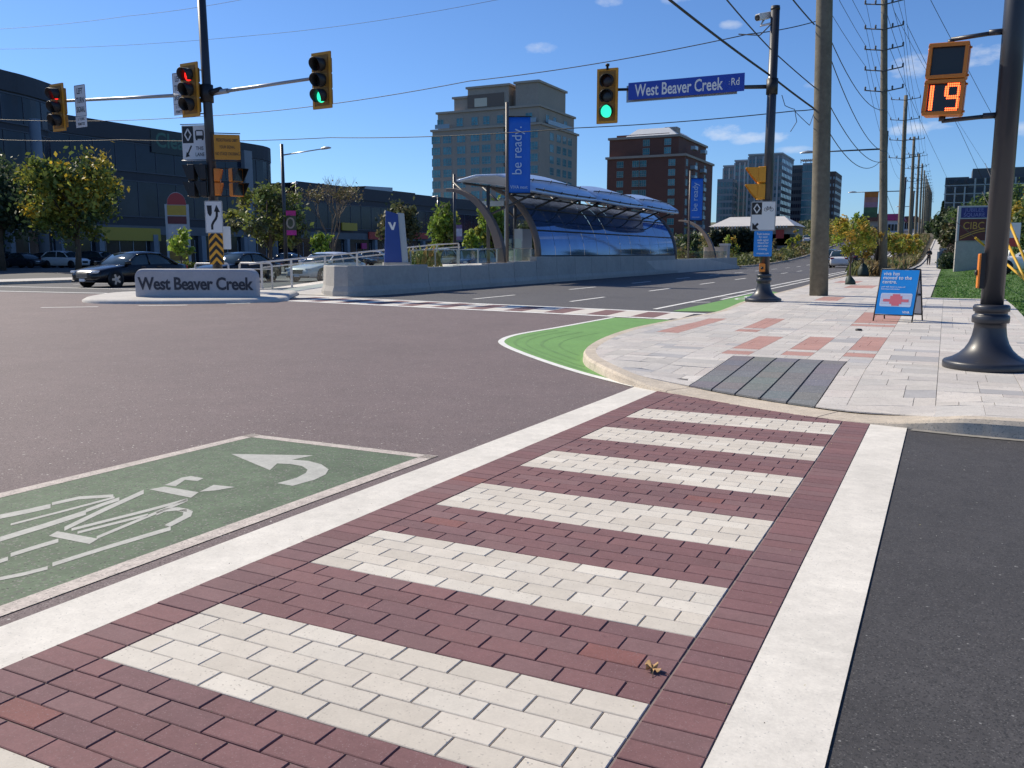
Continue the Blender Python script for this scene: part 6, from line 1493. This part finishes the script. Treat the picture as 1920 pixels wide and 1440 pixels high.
street_tree('second young street tree with rusty leaves behind the nearest one', 1618, 519, 50, 1590, 1660, 424, 484, [(.24, .15, .03), (.2, .17, .03), (.15, .16, .03)], 2200, (.62, .72), .08)
street_tree('third young street tree close to the second wooden pole', 1637, 514, 56, 1622, 1690, 428, 478, AUT, 1300, (.5, .62), .11)
street_tree('fourth young street tree beyond the second wooden pole', 1674, 504, 68, 1652, 1702, 432, 476, AUT, 1100, None, .13)
street_tree('fifth young street tree before the ornamental grasses', 1696, 500, 82, 1680, 1722, 438, 474, AUT, 900, None, .15)
street_tree('sixth young street tree farthest along the planted strip', 1708, 496, 98, 1694, 1730, 442, 472, AUT, 700, None, .17)
# trees on the rising ground at the right
for k, (x0, x1, y0, y1, yb, d, pal, lab) in enumerate([
    (1752, 1790, 398, 462, 474, 190, DKG, 'dark green tree nearest the hill path crest'), (1776, 1826, 384, 462, 478, 160, [(.06, .10, .03), (.08, .12, .035), (.05, .085, .03)], 'rounded green tree below the hillside apartments'),
    (1812, 1868, 372, 458, 480, 150, [(.07, .11, .03), (.09, .13, .035), (.055, .09, .03)], 'taller rounded green tree behind the plaza pylon'), (1826, 1880, 384, 468, 482, 110, [(.26, .20, .03), (.2, .18, .03), (.1, .13, .03)], 'tree with golden top behind the plaza pylon'),
    (1858, 1916, 356, 455, 480, 140, [(.07, .11, .03), (.10, .14, .04), (.06, .09, .03)], 'big green tree behind the near pole'), (1892, 1960, 362, 430, 480, 120, [(.33, .24, .03), (.26, .2, .03), (.09, .12, .03)], 'golden tree at the right edge'),
    (1886, 1964, 380, 478, 486, 95, [(.08, .12, .03), (.12, .15, .035), (.06, .095, .03)], 'green tree low at the right edge'), (1758, 1792, 414, 470, 480, 120, [(.075, .075, .03), (.11, .075, .04), (.06, .08, .03)], 'low brownish round tree beside the path'),
    (1738, 1768, 408, 455, 466, 240, DKG, 'small dark tree at the crest of the path'), (1764, 1800, 426, 476, 484, 100, [(.10, .07, .035), (.08, .08, .03), (.06, .075, .03)], 'reddish round tree left of the plaza pylon')]):
    tree_px('hillside_tree', lab, x0, x1, y0, y1, yb, d, pal, 2600, .0019 * d + .05, 30, .16, group='trees on the right hillside')
def conifer(label, xp, y0, yb, d, w):
    A = at(xp, yb, d); z = hg(A.y); top = at(xp, y0, d).z; o = thing('conifer', label, 'tree', (A.x, A.y, z)); s = px(A, 1); n = 1400; t = rng.random(n) ** .7; r = (1 - t) * w * s * rng.uniform(.3, 1, n); a = rng.uniform(0, 2 * math.pi, n)
    C = np.stack([A.x + r * np.cos(a), A.y + r * np.sin(a), z + (top - z) * (1 - (1 - t))], 1); leaves('crown', C, .3, pick(DKG, n), o); mb = MB(); mb.tube([(A.x, A.y, z), (A.x, A.y, top - .3)], [.2, .04], 6); mb.build('trunk', M['bark'], o)
conifer('dark pointed conifer on the skyline beside the path crest', 1763, 378, 455, 215, 10)
def hedge(name, label, x0, x1, y0, yb, d, pal, n, size, depth=1.6, cat='hedge', ragged=.25):
    A, B = at(x0, yb, d), at(x1, yb, d); z = min(hg(A.y), hg(B.y)); top = at((x0 + x1) / 2, y0, d).z; t = rng.random(n); q = rng.random(n); hh = (top - z) * (1 - ragged * np.abs(np.sin(t * 23) * np.sin(t * 9 + 1)))
    C = np.stack([A.x + (B.x - A.x) * t + rng.normal(0, .15, n), A.y + (B.y - A.y) * t + rng.uniform(-depth / 2, depth / 2, n), z + hh * q ** .8], 1); o = leaves(name, C, size, pick(pal, n)); tag(o, label, cat); return o
hedge('cedar_hedge', 'dense dark cedar hedge before the low pale roofed shop', 1336, 1432, 428, 482, 128, [(.018, .03, .016), (.025, .038, .02), (.03, .04, .022)], 7000, .34, 3)
hedge('cedar_hedge', 'dark row of trees below the blue glass tower', 1470, 1570, 442, 474, 205, DKG, 4000, .5, 5)
hedge('clipped_shrub', 'dark clipped shrub mound on the lawn left of the pylon plinth', 1764, 1798, 474, 491, 72, [(.03, .055, .02), (.045, .07, .025)], 1800, .12, 2.2, 'shrub', .5)
hedge('clipped_shrub', 'purplish shrub behind the clipped mound beside the low white wall', 1772, 1800, 458, 476, 82, [(.05, .035, .03), (.06, .05, .03), (.045, .05, .025)], 1400, .14, 2, 'shrub', .4)
hedge('roadside_hedge', 'low sunlit hedge at the foot of the shop pylon', 326, 360, 490, 502, 58, [(.14, .17, .03), (.10, .13, .03)], 900, .12, 1, 'hedge', .4)
A = at(1764, 481, 84); s = px(A, 1); o = thing('low_wall', 'low pale stone wall where the side walk meets the hill path', 'wall', (A.x, A.y, hg(A.y))); mb = MB(); mb.box((A.x - 3 * s, A.y, 0), (A.x + 10 * s, A.y + .4, A.z + 15 * s)); mb.box((A.x - 6 * s, A.y - 3, 0), (A.x - 3 * s, A.y + .4, A.z + 9 * s)); mb.build('wall', M['concrete'], o)
# roadside plantings that read as masses
def planting(name, x_of, ya, yb, w, n, size, pal, hmin, hmax, zoff=0.0, tall=1.0, clump=9.0):
    y = rng.uniform(ya, yb, n); u = rng.uniform(-.5, .5, n); cl = .35 + .65 * np.abs(np.sin(y * 6.28 / clump + np.sin(y * .7) * 2)); x = np.array([x_of(v) for v in y]) + u * w; h = rng.uniform(0, 1, n) * (hmin + (hmax - hmin) * cl)
    z = np.array([hg(v) for v in y]) + zoff + h; pk = (np.floor(y / (clump * .6)).astype(int) * 7 + np.floor(u * 3).astype(int)) % len(pal); cols = np.array(pal)[pk] * rng.uniform(.7, 1.3, n)[:, None]
    o = leaves(name, np.stack([x, y, z], 1), size, cols, tall=tall, up=1.5 if tall > 1.5 else 0); return tag(o, kind='stuff')
BED = [(.10, .12, .035), (.16, .15, .04), (.13, .10, .05), (.08, .10, .035), (.20, .16, .05), (.12, .14, .04)]
planting('median_planting', lambda y: -19.9 - .0115 * (y - 24), 92, 330, 4.2, 16000, .20, BED, .3, 1.3, .15)
planting('median_planting', lambda y: -30 - .0115 * (y - 24), 104, 330, 6.5, 14000, .28, BED, .4, 2.0, .1)
planting('verge_planting', lambda y: -42 - .0115 * (y - 24), 120, 420, 8, 12000, .42, BED + DKG, .5, 3.2, .1)
planting('boulevard_grasses', lambda y: (kerbx(y) - 2.6) / 2 + .1, 54, 230, 2.4, 16000, .15, [(.28, .20, .09), (.22, .18, .08), (.12, .15, .04), (.30, .22, .11), (.10, .13, .035), (.20, .19, .07)], .15, .75, .13, 2.2, 5.0)
planting('platform_grasses', lambda y: -18.65, 27.8, 31, .5, 260, .12, [(.15, .18, .06), (.35, .22, .09), (.2, .2, .08)], .1, .55, .92, 2.4, 1.6)
mb = MB()
for xa in (-17.75, -22.1):
    rows = []
    for y in [90 + 5 * k for k in range(50)]: x = xa - .0115 * (y - 24); rows.append([(x, y, hg(y) - .05), (x, y, hg(y) + .15), (x - .25, y, hg(y) + .15), (x - .25, y, hg(y) - .05)])
    mb2 = MB(); mb2.grid(rows, 0, False); struct(mb2.build('median_kerb', M['kerb']))
# young trees in the far median
for k in range(9):
    y = 100 + 17 * k; x = -20 - .0115 * (y - 24) + (k % 3 - 1) * .8
    tree('median_tree', 'thin young tree in the planted median on the hill beyond the station', (x, y, hg(y) + .1), 3, (2.2 + .3 * (k % 2), .8, 1.0), POP + AUT, 260, .2, 10, .04, 'thin young trees in the far median', limbs=5)
# lawn blades
n = 60000; y = 19 + 76 * rng.random(n) ** 1.6; x = np.where(y < 28.3, rng.uniform(1.56, 15, n), rng.uniform(-.28, 14, n)); z = np.array([zl(a, b) for a, b in zip(x, y)])
o = leaves('lawn_grass', np.stack([x, y, z + .012], 1), .032, 1.25 * pick([(.055, .15, .02), (.07, .17, .025), (.045, .12, .02), (.09, .16, .03)], n), tall=1.2, up=.5); tag(o, kind='stuff')
# ------------------------------------------------------------------ vehicles
M['tyre'] = mat('tyre rubber', (.012, .012, .013), .8); M['alloy'] = mat('alloy rim', (.42, .43, .45), .3, .7); M['carglass'] = mat('car glass', (.02, .035, .038), .04, spec=.9); M['chrome'] = mat('chrome trim', (.6, .6, .62), .15, .9)
M['headlamp'] = mat('headlamp', (.62, .65, .68), .08, spec=.8); M['taillamp'] = mat('tail lamp', (.30, .012, .012), .2); M['plate'] = mat('number plate', (.6, .62, .66), .4); M['blacktrim'] = mat('black trim', (.012, .012, .013), .5)
M['paint_black'] = mat('black car paint', (.004, .005, .009), .22, spec=.3, clear=.35); M['paint_white'] = mat('white car paint', (.66, .66, .66), .25, clear=.8); M['paint_silver'] = mat('silver car paint', (.32, .33, .35), .28, .5, clear=.8); M['paint_dark'] = mat('charcoal car paint', (.02, .022, .028), .25, spec=.4, clear=.5); M['paint_blue'] = mat('blue car paint', (.03, .06, .13), .22, clear=.9)
def car(label, loc, head, paint, kind='sedan', L=4.85, W=1.85, H=1.46, group=None, detail=True):
    """built along local +x = forward, then turned to the heading"""
    o = thing('car', label, 'car', loc, group); R = Matrix.Translation(loc) @ Matrix.Rotation(head, 4, 'Z'); suv = kind == 'suv'
    T = [0, .02, .06, .14, .24, .31, .40, .55, .68, .80, .90, .97, 1.0]
    if suv: ZT = [.38, .47, .54, .58, .61, .63, .64, .645, .65, .655, .655, .63, .5]
    else: ZT = [.36, .44, .50, .555, .60, .635, .65, .66, .665, .665, .655, .63, .5]
    ZB = [.24, .17, .14, .13, .125, .125, .125, .125, .125, .125, .14, .18, .28]; HW = [.62, .80, .90, .965, .99, 1, 1, 1, 1, .99, .955, .89, .76]
    rows = []
    for t, zt, zb, hw in zip(T, ZT, ZB, HW):
        x = L / 2 - L * t; h = hw * W / 2; zt *= H; zb *= H; zm = zb + (zt - zb) * .45
        half = [(0, zb), (h * .86, zb), (h * .97, zb + .08), (h, zm), (h * .985, zt - .13 * (zt - zb)), (h * .93, zt - .03), (h * .80, zt), (h * .4, zt + .018), (0, zt + .025)]
        ring = [(x, y, z) for y, z in half] + [(x, -y, z) for y, z in reversed(half[1:-1])]; rows.append([R @ Vector(p) for p in ring])
    mb = MB(); mb.grid(rows, 0, True, closed=True); mb.poly(rows[0]); mb.poly(list(reversed(rows[-1]))); mb.build('body', M[paint], o)
    G = [(.30, .635, .90), (.425, .94, .76), (.50, .99, .735), (.60, 1.0, .73), (.70, .975, .72), (.86, .67, .84)] if not suv else [(.27, .62, .92), (.385, .93, .80), (.48, .985, .78), (.65, 1.0, .775), (.82, .965, .76), (.955, .65, .86)]
    rows = []; base = .645 * H if not suv else .635 * H
    for t, z, hw in G:
        x = L / 2 - L * t; z = z * H; h = W / 2; b = h * .915; f = min(1, max(0, (z - base) / (.33 * H))); tw = b + (hw * h - b) * f
        half = [(b, base - .02), (b + (tw - b) * .5, base + (z - base) * .5), (tw + .015, z - .06 * f), (tw * .9, z), (0, z + .02 * f)]
        rows.append([R @ Vector(p) for p in [(x, y, zz) for y, zz in half] + [(x, -y, zz) for y, zz in reversed(half[:-1])]])
    mb = MB(); mb.grid(rows, 0, True); mb.poly(rows[0]); mb.poly(list(reversed(rows[-1]))); mb.build('cabin_glass', M['carglass'], o)
    # roof skin and pillars over the glass
    mb = MB(); rr = []
    for k in range(1, 5):
        rr.append([p + Vector((0, 0, .012)) for p in rows[k][2:7]])
    mb.grid(rr, 0, True); nrm = .03
    up = Vector((0, 0, .008))
    for s_ in (0, 1):
        idx = (2 if s_ == 0 else 6); lowi = (0 if s_ == 0 else 8); side = R.to_3x3() @ Vector((0, .012 if s_ == 0 else -.012, 0))
        mb.tube([rows[0][lowi] + side, rows[1][idx] + side + up], .035, 6); mb.tube([rows[1][idx] + side + up, rows[2][idx] + side, rows[3][idx] + side, rows[4][idx] + side + up], .03, 6); mb.tube([rows[4][idx] + side + up, rows[5][lowi] + side], .055, 6)
        m_ = (rows[2][lowi] + rows[3][lowi]) / 2; tp = (rows[2][idx] + rows[3][idx]) / 2; mb.tube([m_ + side, tp + side], .035, 6)
    mb.build('roof', M[paint], o)
    rw = .335 if not suv else .36
    for t in (.185, .795):
        for s_ in (1, -1):
            x = L / 2 - L * t; y = s_ * (W / 2 - .11); F = R @ Matrix.Translation((x, y, rw)) @ Matrix.Rotation(math.pi / 2 * -s_, 4, 'X'); w = thing('wheel', None, None); bpy.data.objects.remove(w)
            ar = MB(); ar.lathe([(.001, .118), (rw * 1.13, .118), (rw * 1.13, .05)], 22, (0, 0, 0), 0, F); ar.build('wheel_arch', M['blacktrim'], o)
            ty = MB(); ty.lathe([(rw * .66, -.10), (rw * .93, -.10), (rw, -.06), (rw, .09), (rw * .94, .125), (rw * .70, .128), (rw * .66, .11)], 24, (0, 0, 0), 0, F); wo_ = ty.build('wheel', M['tyre'], o)
            if detail:
                rm = MB(); rm.lathe([(rw * .70, .122), (rw * .66, .128), (rw * .62, .10), (rw * .2, .095), (.001, .095)], 24, (0, 0, 0), 1, F)
                for k in range(5):
                    a = 2 * math.pi * k / 5; d = Vector((math.cos(a), math.sin(a), 0)); n_ = Vector((-d.y, d.x, 0)); rm.poly([F @ (d * rw * .12 + n_ * .055 + Vector((0, 0, .124))), F @ (d * rw * .66 + n_ * .04 + Vector((0, 0, .127))), F @ (d * rw * .66 - n_ * .04 + Vector((0, 0, .127))), F @ (d * rw * .12 - n_ * .055 + Vector((0, 0, .124)))])
                rm.lathe([(rw * .16, .12), (rw * .14, .132), (.001, .132)], 12, (0, 0, 0), 0, F); rm.build('rim', [M['alloy'], M['blacktrim']], wo_, fix=False)
    def bx(nm, lo, hi, m, bev=.02): q = MB(); q.box(lo, hi, 0, R); return q.build(nm, M[m], o, bevel=bev)
    for s_ in (1, -1):
        y0, y1 = sorted((s_ * W * .255, s_ * W * .42)); bx('headlight', (L / 2 - .34, y0, H * .40), (L / 2 - .045, y1, H * .475), 'headlamp', .04)
        y0, y1 = sorted((s_ * W * .26, s_ * W * .435)); bx('tail_light', (-L / 2 + (.03 if not suv else .02), y0, H * .50), (-L / 2 + .26, y1, H * .60), 'taillamp', .03)
        if detail: y0, y1 = sorted((s_ * W * .47, s_ * W * .56)); bx('mirror', (L * .17, y0, H * .635), (L * .215, y1, H * .73), paint, .03)
    bx('grille', (L / 2 - .12, -W * .20, H * .27), (L / 2 + .012, W * .20, H * .42), 'blacktrim', .04)
    bx('rear_plate', (-L / 2 - .012, -.26, H * .36), (-L / 2 + .1, .26, H * .44), 'plate', .005)
    if detail:
        bx('front_plate', (L / 2 - .05, -.16, H * .175), (L / 2 + .03, .16, H * .255), 'plate', .005)
        q = MB()
        for z in (.29, .325, .36, .395): q.box((L / 2 - .05, -W * .185, H * z), (L / 2 + .022, W * .185, H * (z + .012)), 0, R)
        q.build('grille_bars', M['chrome'], o); bx('lower_intake', (L / 2 - .1, -W * .38, H * .15), (L / 2 - .01, W * .38, H * .20), 'blacktrim', .03)
        for s_ in (1, -1):
            for t in (.47, .64): x = L / 2 - L * t; q = MB(); q.box((x - .11, s_ * W * .5 - .015, H * .56), (x + .11, s_ * W * .5 + .018, H * .58), 0, R); q.build('door_handle', M[paint], o)
    return o
S_ = -math.pi / 2
car('black saloon driving toward the camera left of the name wall', (-31.95, 27.15, 0), S_ - .02, 'paint_black', L=4.9, W=1.88, H=1.47)
car('black saloon half hidden behind the chevron board and tube rails', (-31.8, 33.4, 0), S_, 'paint_black', L=4.9, W=1.88, H=1.46)
car('white car waiting beyond the ramp railing', (-28.7, 36.6, 0), S_, 'paint_white', L=4.8, W=1.85, H=1.46)
pk = [(48, 505, 88, 'paint_dark', 'sedan', 'charcoal car parked facing the road at the far left'), (124, 503, 88, 'paint_white', 'suv', 'white parked car just left of the black saloon'), (92, 505, 92, 'paint_black', 'sedan', 'black parked car between the charcoal and white parked cars'), (188, 500, 90, 'paint_dark', 'suv', 'dark parked car behind the black saloon'), (10, 503, 94, 'paint_black', 'suv', 'dark parked car cut by the left edge'),
      (548, 500, 96, 'paint_blue', 'sedan', 'dark blue parked car behind the dark lamp pole'), (668, 494, 104, 'paint_dark', 'sedan', 'dark parked car behind the ramp railing'), (710, 492, 108, 'paint_silver', 'suv', 'silver parked car left of the blue totem')]
for x, y, d, p, k, lab in pk: A = at(x, y, d); car(lab, (A.x, A.y, -.03), .15, p, k, H=1.48 if k == 'sedan' else 1.68, group='cars parked before the office block', detail=False)
for x, d, p, k, lab in ((812, 62, 'paint_white', 'suv', 'white van seen through the glass balustrade'), (888, 64, 'paint_blue', 'suv', 'blue car seen through the glass balustrade by the steel arch'), (848, 78, 'paint_silver', 'sedan', 'silver car seen low behind the glass balustrade')):
    A = at(x, 490, d); car(lab, (A.x, A.y, 0), S_, p, k, H=1.75 if k == 'suv' else 1.5, group='traffic beyond the station platform', detail=False)
A = gp(1577, 502); car('white suv driving away past the thick wooden pole', (A.x, A.y, hg(A.y)), math.pi / 2 + .01, 'paint_white', 'suv', 4.7, 1.88, 1.68)
A = at(1556, 494, 100); car('dark suv ahead of the white one, mostly behind the wooden pole', (A.x, A.y, hg(A.y)), math.pi / 2, 'paint_black', 'suv', 4.7, 1.88, 1.75)
A = at(1616, 494, 104); car('black car ahead to the right of the white suv', (A.x, A.y, hg(A.y)), math.pi / 2, 'paint_black', 'sedan')
A = at(1516, 446, 190); car('small white car climbing the distant hill road', (A.x, A.y, hg(A.y)), math.pi / 2, 'paint_white', 'suv', 4.7, 1.88, 1.68, detail=False)
A = at(1812, 470, 98); car('silver car parked behind the shrubs left of the pylon', (A.x, A.y, zl(A.x, A.y)), math.pi, 'paint_silver', 'sedan', detail=False)
A = at(1912, 500, 46); car('white car at the right edge behind the guy guards', (A.x + .8, A.y, zl(A.x, A.y)), math.pi, 'paint_white', 'sedan', detail=False)
# ------------------------------------------------------------------ walker on the path
def skin(name, verts, edges, radii, material, parent=None, sub=2):
    me = bpy.data.meshes.new(name); bm = bmesh.new(); ly = bm.verts.layers.skin.verify(); vv = [bm.verts.new(v) for v in verts]
    for k, r in enumerate(radii): vv[k][ly].radius = r if isinstance(r, tuple) else (r, r)
    vv[0][ly].use_root = True
    for a, b in edges: bm.edges.new((vv[a], vv[b]))
    bm.to_mesh(me); bm.free(); o = bpy.data.objects.new(name, me); COL.objects.link(o)
    o.modifiers.new('skin', 'SKIN'); s = o.modifiers.new('smooth', 'SUBSURF'); s.levels = s.render_levels = sub; me.materials.append(material)
    if parent: link(o, parent)
    return o
A = at(1740.5, 500, 92); B0 = Vector((A.x, A.y, hg(A.y) + .14))
Rm = Matrix.Translation(B0) @ Matrix.Rotation(.15, 4, 'Z') @ Matrix.Scale(1.0, 4)
def V_(*p): return Rm @ Vector(p)
body = [(0, 0, .96), (0, .0, 1.12), (0, .0, 1.32), (0, 0, 1.44), (0, -.015, 1.53), (0, -.03, 1.60), (0, -.03, 1.70), (-.09, .02, .86), (-.11, -.06, .50), (-.12, .02, .10), (-.13, -.13, .05), (.09, 0, .86), (.11, .08, .50), (.12, .18, .12), (.13, .05, .05), (-.19, 0, 1.40), (-.25, .02, 1.14), (-.12, -.20, 1.10), (-.02, -.24, 1.13), (.19, 0, 1.40), (.25, .03, 1.14), (.12, -.20, 1.08), (.03, -.25, 1.12)]
E_ = [(0, 1), (1, 2), (2, 3), (3, 4), (4, 5), (5, 6), (0, 7), (7, 8), (8, 9), (9, 10), (0, 11), (11, 12), (12, 13), (13, 14), (3, 15), (15, 16), (16, 17), (17, 18), (3, 19), (19, 20), (20, 21), (21, 22)]
rad = [(.13, .10), (.13, .10), (.15, .10), (.08, .07), .055, (.095, .11), (.085, .10), .08, .055, .042, .036, .08, .055, .042, .036, .06, .046, .036, .03, .06, .046, .036, .03]
per = skin('person', [V_(*p) for p in body], E_, rad, mat('skin', (.32, .19, .13), .6)); tag(per, 'person in dark clothes walking on the hill path with hands held together in front', 'person')
jb_ = [(0, 0, .90), (0, 0, 1.02), (0, 0, 1.14), (0, 0, 1.32), (0, 0, 1.43)] + [body[k] for k in (15, 16, 17, 19, 20, 21)]
skin('jacket', [V_(*p) for p in jb_], [(0, 1), (1, 2), (2, 3), (3, 4), (4, 5), (5, 6), (6, 7), (4, 8), (8, 9), (9, 10)], [(.18, .14), (.18, .14), (.175, .135), (.19, .14), (.11, .10), .085, .066, .052, .085, .066, .052], mat('dark jacket', (.018, .018, .024), .8), per)
for s_ in (0, 1):
    ks = [(7, 8, 9), (11, 12, 13)][s_]; skin('trouser_leg', [V_(body[ks[0]][0] * 1.05, body[ks[0]][1], .95)] + [V_(*body[k]) for k in ks], [(0, 1), (1, 2), (2, 3)], [.105, .108, .082, .066], mat('dark trousers', (.025, .022, .026), .85), per)
    f = [(9, 10), (13, 14)][s_]; skin('shoe', [V_(body[f[0]][0], body[f[0]][1] + .03, .05), V_(body[f[1]][0], body[f[1]][1] - .03, .04)], [(0, 1)], [(.055, .05), (.05, .04)], M['blacktrim'], per)
skin('hair', [V_(0, .0, 1.66), V_(0, .0, 1.74), V_(0, -.01, 1.79)], [(0, 1), (1, 2)], [(.10, .115), (.11, .12), (.07, .08)], mat('dark hair', (.012, .010, .009), .7), per)
# ------------------------------------------------------------------ dropped leaf and grit
C = gp(1222, 1264); C.z += .016; F = frame(C + Vector((0, 0, .006)), (.12, -.25, 1), (.3, 1, 0)); mb = MB(); out = []
for k in range(40):
    a = 2 * math.pi * k / 40; r = .030 * (.55 + .45 * abs(math.cos(2.5 * (a - math.pi / 2)))) * (1.0 if a < 3.6 or a > 5.8 else .7); out.append((r * math.cos(a) * 1.15, r * math.sin(a)))
for k in range(40): j = (k + 1) % 40; mb.poly([F @ Vector((0, 0, 0)), F @ Vector((*out[k], .010 * math.sin(k * .9) + .004)), F @ Vector((*out[j], .010 * math.sin(j * .9) + .004))], 0, True)
lf = thing('fallen_leaf', 'single dry tan leaf lying on the red bricks', 'leaf', C); mb.build('blade', mat('dry leaf', (.42, .25, .10), .7, noise=(90, .25)), lf); mb = MB(); mb.tube([F @ Vector((0, 0, .002)), F @ Vector((.02, -.02, .004)), F @ Vector((.032, -.042, 0))], .0013, 5); mb.build('stem', M['bark'], lf)
n = 420; yy = rng.uniform(1.2, 9, n); xx = rng.uniform(-3.2, 2.4, n); zz = np.array([hg(v) for v in yy]) + np.where((xx > -2.86) & (xx < -.52), .016, .015); zz = np.where(xx > -.2, zz - .013, zz)
o = leaves('grit', np.stack([xx, yy, zz], 1), .0032, pick([(.55, .5, .42), (.4, .36, .3), (.5, .45, .2), (.1, .09, .08)], n), material='leaf'); tag(o, kind='stuff')
